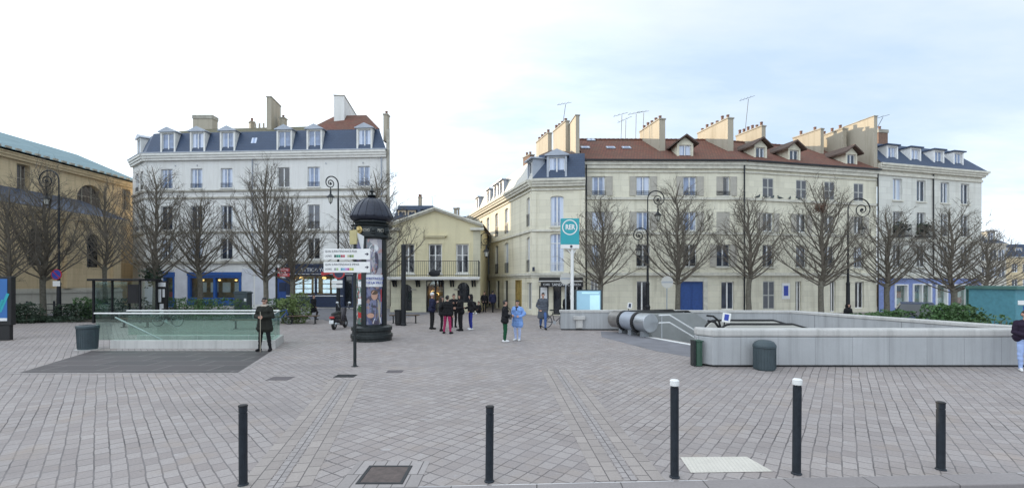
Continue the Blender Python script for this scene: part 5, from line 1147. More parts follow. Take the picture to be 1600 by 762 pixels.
M['post1'] = poster_mat('pale_poster', ((.50, .47, .48), (.36, .34, .38), (.20, .22, .24), (.42, .25, .24)), 2.0, 3)
M['post2'] = poster_mat('dark_poster', ((.07, .08, .17), (.16, .17, .27), (.06, .05, .08), (.26, .17, .16)), 2.4, 7)
M['post3'] = poster_mat('flyer_poster', ((.05, .10, .09), (.10, .16, .14), (.5, .5, .5), (.45, .10, .10)), 4.0, 1)
def curved(mb, r, a0, a1, z0, z1, th=.012, n=10):
    for k in range(n):
        p, q = R(a0+(a1-a0)*k/n), R(a0+(a1-a0)*(k+1)/n); mb.poly([(r*math.cos(p), r*math.sin(p), z0), (r*math.cos(q), r*math.sin(q), z0), (r*math.cos(q), r*math.sin(q), z1), (r*math.cos(p), r*math.sin(p), z1)])
for nm, m_, a0, a1, z0, z1, r in (('poster', 'post1', -94, -33, 2.62, 4.12, .606), ('poster', 'post2', -94, -33, .68, 2.26, .606), ('poster_strip', 'paper', -96, -31, 2.20, 2.68, .612), ('poster', 'post3', -172, -114, .7, 3.0, .606), ('poster', 'post2', -172, -114, 3.02, 4.05, .606)):
    mb = MB(); curved(mb, r, a0, a1, z0, z1); p_ = mb.build(nm, M[m_], o)
    if nm == 'poster_strip':
        for s_, z in (('SPECTACLES', 2.53), ('DE LA VILLE', 2.36)): text(s_, .125, M['signblue'], p_, Matrix.Rotation(R(-63+90), 4, 'Z') @ Matrix.Translation((0, -.622, z)), ext=.012)
# printed figure on the lower poster: head, striped shoulders, apron and hands as flat shapes
def onposter(pts, r, m_, nm='print'):
    mb = MB(); V = [(r*math.cos(R(-63)+u/r), r*math.sin(R(-63)+u/r), z) for u, z in pts]; mb.poly(V); mb.build(nm, M[m_], o)
M['skin'] = mat('skin', (.46, .27, .20), .55, var=.06)
ell = lambda cx, cz, rx, rz, n=14: [(cx+rx*math.cos(2*math.pi*k/n), cz+rz*math.sin(2*math.pi*k/n)) for k in range(n)]
onposter([(-.28, .70), (.20, .70), (.26, 1.55), (.12, 1.70), (-.12, 1.70), (-.25, 1.50)], .609, 'pale_print' if 'pale_print' in M else 'chim')
onposter([(-.12, .9), (.10, .9), (.10, 1.55), (-.12, 1.55)], .611, 'bin'); onposter(ell(-.01, 1.86, .13, .19), .6115, 'skin'); onposter(ell(-.01, 1.98, .14, .10), .613, 'wood'); onposter(ell(-.16, 1.05, .14, .10), .6135, 'skin'); onposter([(-.08, .72), (.28, .72), (.24, .98), (-.02, .92)], .6125, 'paper')
onposter([(.25, 1.6), (.30, 1.6), (.30, 2.1), (.25, 2.1)], .611, 'red_paint')
onposter(ell(.0, 3.2, .16, .5), .609, 'post2'); onposter(ell(-.03, 3.75, .18, .16), .6095, 'paper')
for z, m_ in ((2.5, 'red_paint'), (2.2, 'paper'), (1.5, 'paper'), (1.2, 'leaf'), (.95, 'red_paint')):
    mb = MB(); curved(mb, .610, -135, -116, z, z+.22); mb.build('flyer', M[m_], o)
# grey junction plate and the small dark patch at the foot
d = 13.45; o = thing('direction_sign', (X(554.5, d), d, 0), 'dark pole carrying two white bus direction plates with arrows', 'direction sign')
mb = MB(); mb.lathe([(.10, 0), (.10, .01), (.055, .02), (.045, .1), (.045, 3.95), (.02, 3.98)], 12); mb.build('pole', M['iron_green'], o)
for z, l1, l2, cc in ((3.03, 'QUAI SURINTENDANCE-PAIR', 'LIGNES', ((.02, .06, .05), (.02, .22, .16), (.02, .30, .20), (.35, .05, .10), (.5, .1, .12), None, (.5, .48, .3), (.10, .17, .08), (.25, .35, .1))), (2.66, 'QUAI SURINTENDANCE IMPAIR', 'LIGNES', ((.3, .3, .32), (.35, .5, .25), None, (.1, .3, .4), (.2, .4, .6), (.5, .3, .6), (.45, .1, .3), (.6, .5, .1), (.35, .45, .1)))):
    mb = MB(); x0, x1 = -.86, .45; mb.box(x0, x1, -.075, -.05, z, z+.30); p_ = mb.build('sign_plate', M['white'], o, bevel=.008)
    T = lambda u, v: Matrix.Translation((u, -.0765, v))
    text(l1, .088, M['textdark'], p_, T(x0+.04, z+.225), align='LEFT', ext=.002, xs=.78); text(l2, .075, M['textdark'], p_, T(x0+.04, z+.095), align='LEFT', ext=.002, xs=.8)
    for k, c in enumerate(cc):
        if c: mb = MB(); mb.box(x0+.30+k*.062, x0+.355+k*.062, -.0785, -.0755, z+.06, z+.13); mb.build('line_badge', mat('badge_%d_%d' % (int(z*100), k), c, .4, var=.05), p_)
    mb = MB(); mb.extrude([(x1-.14, -.0785, z+.135), (x1-.09, -.0785, z+.135), (x1-.09, -.0785, z+.10), (x1-.03, -.0785, z+.15), (x1-.09, -.0785, z+.20), (x1-.09, -.0785, z+.165), (x1-.14, -.0785, z+.165)], (0, .003, 0)); mb.build('arrow', M['textdark'], p_)
mb = MB(); mb.M = Matrix.Translation((-.02, -.06, 3.66)) @ Matrix.Rotation(R(-35), 4, 'Z'); mb.box(-.15, .15, -.02, .02, -.20, .20); mb.M = None; mb.build('yellow_plate', M['yellow'], o)
mb = MB(); mb.M = Matrix.Translation((.14, .02, 3.55)) @ Matrix.Rotation(R(55), 4, 'Z'); mb.extrude([(-.12, 0, .25), (.14, 0, .15), (.10, 0, -.30), (-.02, 0, -.05)], (0, .02, 0)); mb.M = None; mb.build('white_plate', M['white'], o)

# ------------------------------------------------------------------ bollards
def bollard(px, py, h, white, label):
    d = dist(py); o = thing('bollard', (X(px, d), d, 0), label, 'bollard', 'bollards along the kerb'); r = .050 if white else .048
    mb = MB(); mb.lathe([(r+.012, -.02), (r+.012, .012), (r, .02), (r, h-.10), (r-.006, h-.098), (r-.006, h-.085), (r, h-.083), (r, h-.02 if not white else h-.075)], 20); mb.build('post', M['bollard'], o, smooth=False)
    mb = MB(); z = h-.075 if white else h-.02
    mb.lathe([(r+.004, z), (r+.006, z+.012), (r+.006, h-.012), (r-.008, h), (.002, h+.002)], 20); mb.build('cap', M['white'] if white else M['black'], o)
    o.rotation_euler = (R(rng.uniform(-.4, .4)), R(rng.uniform(-.5, .5)), 0); return o
bollard(380, 757, .95, False, 'plain dark bollard nearest the left, in front of the dark slab paving')
bollard(764.5, 751.5, .91, False, 'plain dark bollard in the middle, right of the rusty manhole cover')
bollard(1054, 745, 1.20, True, 'tall white capped bollard at the left edge of the pale tactile paving')
bollard(1244.5, 739.5, 1.19, True, 'tall white capped bollard right of the pale tactile paving')
bollard(1470, 733, .87, False, 'plain dark bollard on the right, before the long concrete parapet')
# ------------------------------------------------------------------ station entrance on the right
o = thing('parapet_wall', (5.4, 13.35, 0), 'long front concrete parapet of the station entrance', 'parapet', 'concrete parapets of the station entrance')
P_ = [(5.66, 13.35), (16.9, 13.35), (16.9, 13.80), (5.95, 13.80), (5.42, 14.12), (5.36, 13.75)]
def inset(pl, k):
    c = Vector((sum(p[0] for p in pl)/len(pl), sum(p[1] for p in pl)/len(pl))); return [(p[0]-.04 if p[0] > c.x else p[0]+.04, p[1]-.04 if p[1] > c.y else p[1]+.04) for p in pl]
mb = MB(); mb.prism(P_, .05, .84); part(o, mb, 'conc', 'wall', bevel=.02)
mb = MB(); mb.prism([(x+(-.012 if y < 13.76 and x > 5.5 else 0), y-.012 if y < 13.5 else y+.012) for x, y in P_], .848, 1.065); part(o, mb, 'conc2', 'coping', bevel=.05)
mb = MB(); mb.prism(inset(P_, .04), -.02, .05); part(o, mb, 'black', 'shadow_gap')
o = thing('parapet_wall', (2.42, 23.7, 0), 'rear concrete parapet of the station entrance with bent corner', 'parapet', 'concrete parapets of the station entrance')
Q_ = [(2.42, 23.62), (13.6, 23.14), (16.1, 14.55), (16.55, 14.7), (13.98, 23.58), (2.44, 24.05)]
mb = MB(); mb.prism(Q_, .05, .86); part(o, mb, 'conc', 'wall', bevel=.02)
mb = MB(); mb.prism([(2.38, 23.60), (13.58, 23.11), (16.08, 14.5), (16.6, 14.68), (14.02, 23.62), (2.40, 24.09)], .865, .985); part(o, mb, 'conc2', 'coping', bevel=.02)
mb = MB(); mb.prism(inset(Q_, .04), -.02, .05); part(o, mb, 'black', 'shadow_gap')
mb = MB(); mb.box(3.05, 3.62, 23.36, 23.6, .52, .70); mb.box(3.18, 3.50, 23.42, 23.6, .10, .52); part(o, mb, 'conc2', 'fountain_basin', bevel=.02)
M['steel_dark'] = mat('stained_steel', (.30, .285, .27), .42, .6, var=.25, scale=3); M['panel_grey'] = mat('grey_side_panel', (.27, .28, .275), .55, .1, var=.12, scale=1.5)
# stairwell
sw_ = MB(); 
for a, b in zip(PIT_R, PIT_R[1:]+PIT_R[:1]): sw_.poly([(*a, 0), (*b, 0), (*b, -5), (*a, -5)])
sw_.poly([(*p, -5) for p in PIT_R]); struct(sw_.build('stairwell', M['conc2']))
O_ = Vector((4.95, 22.75, 0)); es = Vector((.372, -.928, 0)); et = Vector((.928, .372, 0))
EM = Matrix(((et.x, -es.x, 0, O_.x), (et.y, -es.y, 0, O_.y), (0, 0, 1, 0), (0, 0, 0, 1)))   # x descends, -y comes towards us
st = MB(); st.M = EM
for k in range(24):
    x0 = .75+.31*k; st.box(x0, x0+.31, -8.6 if k < 4 else -8.2, -2.6, -5, -.16*(k+1)+.0)
st.M = None; struct(st.build('station_stairs', M['conc2']))
def casing(par, y0, y1, m, r=.40, zc=.63, name='casing'):
    mb = MB(EM); mb.extrude([(r*math.cos(R(a)), y0, zc+r*math.sin(R(a))) for a in range(0, 360, 10)], (0, y1-y0, 0)); o = mb.build(name, M[m], par, world=True); bev(o, .02); return o
def handrail(par, y0, y1, r=.44, zc=.63, flat=2.7):
    path = [(-.35, zc-r*.9)]+[(r*math.cos(R(a)), zc+r*math.sin(R(a))) for a in range(260, 89, -12)]+[(flat, zc+r), (9, -2.55)]
    mb = MB(EM)
    for a, b in zip(path[1:], path[2:]): mb.extrude([(a[0], y0, a[1]), (b[0], y0, b[1]), (b[0]*.995, y0, b[1]-.07), (a[0]*.93+.0, y0, a[1]-.05 if a[1] > zc else a[1]+.05)], (0, y1-y0, 0))
    return mb.build('handrail', M['black'], par, world=True)
es_ = thing('escalator', O_, 'steel escalators with drum shaped ends and black handrail belts', 'escalator')
casing(es_, -.75, .05, 'steel_dark'); casing(es_, -1.78, -.90, 'zinc', .41); casing(es_, -2.66, -1.95, 'steel')
for y0, y1 in ((-.62, -.1), (-1.7, -1.0), (-2.5, -2.05)):
    mb = MB(EM); mb.extrude([(.05, y0, .98), (2.6, y0, .98), (9, y0, -2.7), (9, y0, -5), (.3, y0, -.1), (.05, y0, .34)], (0, y1-y0, 0)); mb.build('side_panel', M['panel_grey'], es_, world=True)
handrail(es_, -.90, -.75); handrail(es_, -1.95, -1.78)
mb = MB(EM)
for y0 in (-.7, -1.4, -2.3): mb = MB(EM); mb.box(-.1, .2, y0, y0+.25, -.01, .33); mb.build('foot', M['steel_dull'], es_, world=True)
e2 = thing('escalator', (6.2, 14.8, 0), 'escalator just behind the front parapet with curved black handrails', 'escalator')
for y, zc in ((14.2, 0), (15.25, .03)):
    prof = [(.35-.35*math.cos(R(a)), .75+.35*math.sin(R(a))) for a in range(0, 91, 15)]+[(2.2, 1.10), (2.9, .9), (8.5, -2.6), (8.5, -3.4), (.1, -.2), (0, .0)]
    mb = MB(); mb.extrude([(x, y-14.8-.12, z+zc) for x, z in prof], (0, .24, 0)); mb.build('balustrade', M['zinc_pale'], e2)
    mb = MB(); mb.tube([(x, y-14.8, z+zc+.03) for x, z in prof[1:10]], .036, 8); mb.build('handrail', M['black'], e2)
mb = MB()
for k in range(20): mb.box(.3+k*.4, .3+k*.4+.4, -.47, .31, -3.4, -.02-max(0, k-2)*.2)
mb.build('steps', M['steel_dull'], e2)
h = thing('stair_handrail', O_, 'steel double handrail descending beside the drum ended escalators', 'handrail')
for z in (.98, .66):
    mb = MB(EM); mb.tube([(.2, -2.95, z), (.75, -2.95, z), (6.5, -2.95, z-2.95)], .032, 8); mb.build('rail', M['frame'], h, world=True)
for x, y in ((.35, -2.95), (3.0, -2.95)): mb = MB(EM); zg = 0 if x < .75 else -(x-.75)*.516; mb.tube([(x, y, zg-.02), (x, y, zg+.98)], .024, 8); mb.build('post', M['steel'], h, world=True)
h = thing('stair_handrail', O_, 'steel handrail descending next to the end of the front parapet', 'handrail')
for z in (1.0, .7): mb = MB(EM); mb.tube([(.4, -6.6, z), (.8, -6.6, z), (6.0, -6.6, z-2.7)], .024, 8); mb.build('rail', M['steel'], h, world=True)
mb = MB(EM); mb.tube([(.5, -6.6, -.02), (.5, -6.6, 1.0)], .024, 8); mb.build('post', M['steel'], h, world=True)
def picto(x, y, z, w_, hh, label, lean=8):
    o = thing('pictogram_sign', (x, y, 0), label, 'sign'); mb = MB(); mb.M = Matrix.Translation((0, 0, z)) @ Matrix.Rotation(R(lean), 4, 'Y') @ Matrix.Rotation(R(-12), 4, 'Z'); T = mb.M
    mb.box(-w_/2, w_/2, 0, .03, -hh/2, hh/2); mb.build('plate', M['white'], o, bevel=.004); mb = MB(T); mb.box(-w_*.27, w_*.27, -.006, -.001, -hh*.3, hh*.36); mb.build('pictogram', M['signblue'] if w_ > .2 else M['navy'], o)
    mb = MB(); mb.tube([(-.02, .03, z), (-.06, .05, z-hh), (-.16, .08, z-hh*1.3)], .02, 6); mb.build('bracket', M['black'], o); return o
picto(X(1134, 14.2), 14.15, 1.33, .23, .28, 'white pictogram plate with blue square above the front parapet'); picto(X(984, 22.3), 22.3, 1.28, .20, .27, 'small white pictogram plate on the drum ended escalators')
o = thing('camera_arm', (X(1117, 14.6), 14.6, 0), 'black bent handrail end sticking up behind the front parapet', 'handrail'); mb = MB(); mb.tube([(-.25, 0, 1.36), (-.05, 0, 1.34), (.12, .0, 1.2), (.2, 0, .9)], .032, 8); mb.build('belt', M['black'], o); mb = MB(); mb.tube([(-.22, 0, 1.20), (.0, 0, 1.16), (.2, .02, .9)], .036, 8); mb.build('cover', M['black'], o); o.name = 'handrail_end'

# bins
def bin_right():
    d = 12.98; o = thing('litter_bin', (X(1194.5, d), d, 0), 'slate grey hooded litter bin against the front parapet', 'litter bin', 'litter bins')
    mb = MB(); r = .275; mb.lathe([(r-.02, .0), (r, .03), (r, .60)], 24)
    for k in range(24): a = 2*math.pi*k/24; mb.tube([(r*math.cos(a), r*math.sin(a), .05), (r*math.cos(a), r*math.sin(a), .60)], .012, 4)
    mb.build('body', M['bin'], o)
    mb = MB(); mb.lathe([(r+.02, .61), (r+.02, .66), (r+.005, .70), (r-.04, .76), (r-.12, .80), (.03, .815)], 24); mb.build('hood', M['bin'], o); return o
bin_right()
d = 16.85; o = thing('litter_bin', (X(137, d), d, 0), 'round slate grey litter bin left of the glass railing', 'litter bin', 'litter bins')
mb = MB(); mb.lathe([(.27, -.01), (.28, .03), (.31, .74)], 24); 
for k in range(28): a = 2*math.pi*k/28; mb.tube([(.283*math.cos(a), .283*math.sin(a), .06), (.312*math.cos(a), .312*math.sin(a), .74)], .010, 4)
mb.build('body', M['bin'], o); mb = MB(); mb.lathe([(.335, .75), (.34, .80), (.33, .85), (.24, .86), (.22, .78)], 24); mb.build('rim', M['bin'], o); mb = MB(); mb.lathe([(.36, -.012), (.36, .012)], 20); mb.build('foot_plate', M['conc2'], o)
d = 13.55; o = thing('green_bin', (X(1089, d), d, 0), 'slim dark green box bin at the rounded end of the front parapet', 'litter bin', 'litter bins')
mb = MB(); mb.box(-.13, -.06, -.10, .16, 0, .73); mb.build('back_plate', M['iron_green'], o, bevel=.008); mb = MB(); mb.prism([(-.055, -.12), (.02, -.15), (.10, -.13), (.13, -.05), (.13, .14), (-.055, .16)], .01, .70); mb.build('body', M['bin_green'], o, bevel=.012); mb = MB(); mb.box(-.06, .135, -.155, .165, .702, .735); mb.build('lid', M['bin_green'], o, bevel=.01)
o.name = 'litter_bin'

# ------------------------------------------------------------------ glass railing round the stair on the left
o = thing('glass_railing', (-15.1, 17.1, 0), 'green glass railing with steel handrail round the stair on the left', 'railing')
def gl(p, q, z0, z1, n, m='glass', inner=None):
    a, b = Vector((*p, 0)), Vector((*q, 0))
    for k in range(n):
        c, e = a.lerp(b, (k+.008)/n), a.lerp(b, (k+.992)/n); u = (e-c).normalized(); nn = Vector((-u.y, u.x, 0))*.006
        mb = MB(); mb.extrude([tuple(c-nn+Vector((0, 0, z0))), tuple(e-nn+Vector((0, 0, z0))), tuple(e+nn+Vector((0, 0, z0))), tuple(c+nn+Vector((0, 0, z0)))], (0, 0, z1-z0)); part(o, mb, m, 'glass_panel')
gl((-15.05, 17.12), (-8.6, 17.12), .30, 1.24, 7); gl((-15.2, 18.75), (-9.2, 18.75), .30, 1.24, 6); gl((-8.6, 17.15), (-9.18, 18.72), .30, 1.24, 2)
mb = MB(); mb.tube([(-15.1, 17.12, 1.26), (-8.58, 17.12, 1.26), (-9.2, 18.75, 1.26), (-15.25, 18.75, 1.26)], .027, 10); part(o, mb, 'white', 'handrail')
mb = MB(); mb.prism([(-14.45, 17.02), (-8.5, 17.02), (-9.1, 18.9), (-14.75, 18.9), (-14.75, 18.6), (-9.3, 18.6), (-8.78, 17.26), (-14.45, 17.26)], -.02, .30); part(o, mb, 'conc2', 'plinth', bevel=.015)
mb = MB(); mb.tube([(-15.0, 17.9, 1.06), (-12.7, 17.9, -.05), (-10, 17.9, -1.6)], .028, 8); part(o, mb, 'steel', 'stair_rail')
mb = MB()
for a, b in zip(PIT_L, PIT_L[1:]+PIT_L[:1]): mb.poly([(*a, 0), (*b, 0), (*b, -4), (*a, -4)])
mb.poly([(*p, -4) for p in PIT_L]); struct(mb.build('stairwell', M['conc2']))
mb = MB()
for k in range(14): mb.box(-14.3+k*.3, -14.0+k*.3, 17.32, 18.55, -4, -.16*(k+1))
struct(mb.build('underpass_stairs', M['conc2']))

# ------------------------------------------------------------------ glass bus shelter, panels, signs
d = 27.6; o = thing('bus_shelter', (X(145, d), d, 0), 'black framed glass shelter in front of the church', 'shelter')
w_ = 2.75; 
for x, y in ((.05, 0), (w_, 0), (.05, 1.3), (w_, 1.3)): mb = MB(); mb.box(x-.05, x+.05, y-.05, y+.05, -.02, 2.45); mb.build('post', M['iron'], o)
mb = MB(); mb.box(-.15, w_+.15, -.25, 1.5, 2.45, 2.58); mb.build('roof', M['iron'], o, bevel=.02)
for k in range(3): mb = MB(); mb.box(.12+k*.87, .95+k*.87, 1.29, 1.305, .25, 2.4); mb.build('glass_panel', M['glass_clear'], o)
mb = MB(); mb.box(.04, .06, .1, 1.2, .25, 2.4); mb.build('glass_panel', M['glass_clear'], o)
mb = MB(); mb.box(w_-.68, w_-.06, -.06, .06, 1.15, 2.25); pp = mb.build('display_panel', M['black'], o); mb = MB(); mb.box(w_-.62, w_-.12, -.068, -.062, 1.22, 2.2); mb.build('screen', M['dark'], pp)
mb = MB(); mb.box(.3, w_-.7, .85, 1.2, .45, .50); 
for x in (.5, 1.8): mb.box(x, x+.06, .95, 1.1, 0, .45)
mb.build('seat', M['iron'], o)
d = 19.4; o = thing('advertising_panel', (X(-9, d), d, 0), 'tall backlit blue advertising panel cut by the left edge', 'advertising panel', None, R(14))
mb = MB(); mb.box(-.65, .65, -.13, .13, .62, 2.62); mb.box(-.58, .58, -.10, .10, -.02, .62); fr_ = mb.build('case', M['black'], o, bevel=.02); mb = MB(); mb.box(-.55, .52, -.142, -.133, .80, 2.52); mb.build('poster', M['screen'], fr_)
mb = MB(); mb.box(-.55, .52, -.146, -.143, .80, .92); mb.build('poster_foot', M['paper'], fr_)
for k in range(5): mb = MB(); mb.M = Matrix.Translation((-.3+.17*k, 0, 1.2+.25*(k % 3))) @ Matrix.Rotation(R(20), 4, 'Y'); mb.box(-.05, .05, -.146, -.143, -.3, .5); mb.M = None; mb.build('poster_print', M['rer'], fr_)
d = 29.2; o = thing('notice_totem', (X(254, d), d, 0), 'black notice totem with white papers before the small blue shop window', 'notice board')
mb = MB(); mb.box(-.30, .30, -.08, .08, -.02, 2.45); mb.build('case', M['black'], o, bevel=.01)
for a in ((-.25, .25, 2.1, 2.36), (-.22, -.02, 1.15, 1.95), (.06, .2, 1.45, 1.95), (-.12, .12, .3, 1.05)): mb = MB(); mb.box(a[0], a[1], -.09, -.081, a[2], a[3]); mb.build('notice', M['paper'], o)
d = 31.5; o = thing('street_cabinet', (X(380, d), d, 0), 'dark slate street cabinet beside the blue shop windows', 'cabinet')
mb = MB(); mb.box(-.43, .43, -.3, .3, -.02, 1.62); mb.build('body', M['bin'], o, bevel=.02); mb = MB(); mb.extrude([(-.47, -.34, 1.62), (.47, -.34, 1.62), (.47, -.34, 1.70), (.30, -.34, 1.78), (-.30, -.34, 1.78), (-.47, -.34, 1.70)], (0, .68, 0)); mb.build('lid', M['bin'], o)
for x in (-.2, .3): mb = MB(); mb.box(x-.07, x+.07, -.31, -.301, 1.1, 1.3); mb.build('sticker', M['leaf_pale'] if x < 0 else M['paper'], o)
d = 29.3; o = thing('street_sign', (X(432, d), d, 0), 'dark green post with red and white direction plates', 'direction sign')
mb = MB(); mb.lathe([(.06, -.02), (.06, 3.25), (.02, 3.3)], 10); mb.build('pole', M['iron_green'], o)
for z in (3.02, 2.72): mb = MB(); mb.box(.08, .82, -.03, 0, z, z+.22); mb.build('plate', M['red_paint'], o); mb = MB(); 
for z, s_ in ((3.13, 'CENTRE'), (2.83, 'MUSEE')):
    text(s_, .17, M['paper'], o, Matrix.Translation((.45, -.033, z)))
d = 24.7; o = thing('station_sign', (X(894, d), d, 0), 'white pole with square turquoise RER station sign', 'station sign')
mb = MB(); mb.lathe([(.12, -.02), (.12, .02), (.085, .04), (.085, 4.15), (.05, 4.2)], 14); mb.build('pole', M['white'], o)
mb = MB(); x0, x1 = X(876, d)-X(894, d), X(904.5, d)-X(894, d); mb.box(x0, x1, -.16, .16, 4.33, 5.68); bx = mb.build('sign_box', M['rer'], o, bevel=.02)
mb = MB(); cx_ = (x0+x1)/2-.02; zc = 5.22
ring = [(cx_+.40*math.cos(2*math.pi*k/40), -.168, zc+.40*math.sin(2*math.pi*k/40)) for k in range(40)]; rin = [(cx_+.345*math.cos(2*math.pi*k/40), -.168, zc+.345*math.sin(2*math.pi*k/40)) for k in range(40)]
for k in range(40): j = (k+1) % 40; mb.poly([ring[k], ring[j], rin[j], rin[k]])
mb.build('ring', M['white'], bx); text('RER', .36, M['white'], bx, Matrix.Translation((cx_+.02, -.168, zc)), xs=.80, bold=.012)
mb = MB(); mb.box(x0, x1, -.15, .15, 4.13, 4.33); bb = mb.build('name_strip', M['white'], o); mb = MB(); disc(mb, (cx_+.08, 0, 4.23), .07, -.156, -.151); mb.build('line_badge', M['textdark'], bb); 
mb = MB(); mb.tube([(0, 0, 3.75), (-.12, 0, 3.95), (-.28, 0, 4.13)], .03, 6); mb.tube([(0, 0, 3.75), (.12, 0, 3.95), (.22, 0, 4.13)], .03, 6); mb.build('bracket', M['white'], o)
def back_sign(px, py, d, label, r=.31):
    o = thing('round_sign', (X(px, d), d, 0), label, 'traffic sign', 'round signs seen from behind'); z = Z(py, d)
    mb = MB(); mb.lathe([(.035, -.02), (.035, z+r)], 8); mb.build('pole', M['steel_dull'], o); mb = MB(); disc(mb, (0, 0, z), r, -.06, -.04); mb.build('disc', M['zinc_pale'], o); mb = MB(); mb.box(-r*.9, r*.9, -.064, -.061, z-.05, z+.05); mb.build('rib', M['steel_dull'], o)
back_sign(884, 435, 24.9, 'grey back of a round sign beside the station sign pole'); back_sign(1042, 440.5, 28.0, 'grey back of a round sign left of the blue carriage door', .36)
d = 25.2; o = thing('information_panel', (X(919, d), d, 0), 'backlit pale blue map panel behind the rear parapet', 'information panel')
mb = MB(); mb.box(-.72, .72, -.06, .06, .75, 1.98); mb.box(-.68, -.58, -.04, .04, -.02, .75); mb.box(.58, .68, -.04, .04, -.02, .75); fr_ = mb.build('frame', M['bin'], o, bevel=.01); mb = MB(); mb.box(-.62, .64, -.068, -.061, .85, 1.92); mb.build('map', M['infolight'], fr_); mb = MB(); mb.box(.08, .60, -.072, -.069, .9, 1.70); mb.build('map_sheet', M['infomap'], fr_)
mb = MB(); mb.box(-.35, .55, -.072, -.069, 1.77, 1.85); mb.build('title_bar', M['infomap'], fr_)
# teal hoarding on the right
o = thing('hoarding', (X(1512, 24), 24, 0), 'teal plywood hoarding beyond the box hedge at the right', 'hoarding')
mb = MB(); a, b = Vector((X(1512, 24), 24, 0)), Vector((X(1584, 21.8), 21.8, 0)); fmh, Lh = frame(a, b); n_ = 4
for k in range(n_): mb.M = fmh; mb.box(Lh*k/n_+.01, Lh*(k+1)/n_-.01, 0, .05, .02, 2.0+.0*k)
mb.M = fmh; mb.box(-.02, Lh, -.03, .08, 1.98, 2.08); mb.box(-.06, .0, -.05, .1, -.02, 2.1); mb.M = None; part(o, mb, 'teal', 'panel')
o = thing('kiosk_hut', (X(1585, 21.6), 21.6, 0), 'bright turquoise hut with white strip cut by the right edge', 'kiosk'); mb = MB(); mb.box(0.05, 3.0, 0, 2.2, 0, 2.05); mb.build('body', M['teal2'], o); mb = MB(); mb.box(-.05, 3.1, -.15, 2.3, 2.06, 2.2); mb.build('roof', M['teal'], o); mb = MB(); mb.box(.15, 2.9, -.03, -.001, 1.35, 1.55); mb.build('strip', M['white'], o); mb = MB(); mb.box(.4, 1.2, -.02, -.001, .05, 1.3); mb.build('door', M['signblue'], o)

# ------------------------------------------------------------------ benches, bicycles, scooter, car
def bench():
    o = thing('bench', (0, 0, 0), '', 'bench', 'benches on the square'); mb = MB()
    for k in range(4): mb.box(-.85, .85, -.22+k*.115, -.12+k*.115, .44, .48)
    mb.build('seat', M['wood'], o)
    for x in (-.65, .65): mb = MB(); mb.box(x-.03, x+.03, -.18, .2, .40, .438); mb.box(x-.03, x+.03, -.03, .05, 0, .40); mb.box(x-.03, x+.03, -.18, .2, 0, .03); mb.build('leg', M['iron'], o)
    return o
b0 = bench(); b0.location = (X(388, 24.2), 24.2, 0); b0['label'] = 'dark bench seen through the glass railing left of the man with the cane'
again(b0, (X(474, 27.0), 27.0, 0), R(4), 'dark bench between the light green shrub and the walking woman'); again(b0, (X(212, 25.0), 25.0, 0), R(-3), 'dark bench seen through the left part of the glass railing'); again(b0, (X(647-15, 27.6), 27.6, 0), R(2), 'dark bench between the advertising column and the yellow house')
def bicycle(m, label):
    o = thing('bicycle', (0, 0, 0), label, 'bicycle', 'bicycles parked on the square')
    for x in (-.52, .52):
        mb = MB(); pts = [(x+.33*math.cos(2*math.pi*k/28), 0, .34+.33*math.sin(2*math.pi*k/28)) for k in range(29)]; mb.tube(pts, .018, 6, cap=False); wh = mb.build('wheel', M['black'], o)
        mb = MB(); 
        for k in range(14): a = 2*math.pi*k/14; mb.tube([(x, (-1)**k*.02, .34), (x+.31*math.cos(a), 0, .34+.31*math.sin(a))], .003, 3)
        mb.tube([(x+.305*math.cos(2*math.pi*k/28), 0, .34+.305*math.sin(2*math.pi*k/28)) for k in range(29)], .010, 5, cap=False); mb.tube([(x, -.06, .34), (x, .06, .34)], .025, 8); mb.build('rim', M['steel'], wh)
    mb = MB(); bb, st_, hd = (-.05, 0, .30), (-.17, 0, .78), (.38, 0, .82)
    for a, b in ((bb, st_), (bb, (.40, 0, .72)), ((-.16, 0, .74), hd), ((-.52, 0, .34), bb), ((-.52, 0, .34), (-.16, 0, .72)), ((.38, 0, .84), (.42, 0, .62))): mb.tube([a, b], .018, 6)
    for y in (-.05, .05): mb.tube([(.42, y*.6, .64), (.52, y, .34)], .013, 5)
    mb.tube([st_, (-.19, 0, .90)], .014, 6); mb.build('frame', M[m], o)
    mb = MB(); mb.ball((-.20, 0, .93), .13, .075, .035, 10); mb.build('saddle', M['black'], o)
    mb = MB(); mb.tube([(.38, 0, .82), (.36, 0, .98)], .015, 6); mb.tube([(.24, -.28, 1.02), (.38, -.22, 1.0), (.37, 0, .98), (.38, .22, 1.0), (.24, .28, 1.02)], .014, 6); mb.build('handlebar', M['iron'], o)
    mb = MB(); mb.lathe([(.09, -.01), (.09, .01)], 14); mb.M = None
    for k in range(1): pass
    mb = MB(); mb.tube([(-.05, -.05, .30), (.05, -.10, .17)], .012, 5); mb.tube([(-.05, .05, .30), (-.15, .10, .43)], .012, 5); disc(mb, (-.05, 0, .30), .09, -.05, -.04); mb.build('crank', M['steel'], o); return o
bk = bicycle('iron', 'dark bicycle seen through the glass railing below the notice totem'); bk.location = (X(262, 25.6), 25.6, 0)
c = again(bk, (X(438, 26.4), 26.4, 0), R(62), 'blue bicycle leaning by the shrub, right of the man with the cane')
for ch_ in c.children:
    if ch_.name.startswith('frame'): ch_.data = ch_.data.copy(); ch_.data.materials[0] = M['blue']
again(bk, (X(868, 24.6), 24.55, 0), R(-14), 'dark bicycle parked against the left end of the rear parapet')
again(bk, (X(426, 26.9), 27.4, 0), R(75), 'dark bicycle parked behind the blue one near the shrub')
d = 24.2; o = thing('motor_scooter', (X(528.5, d), d, 0), 'dark motor scooter parked with its rear towards us', 'scooter', None, R(-5))
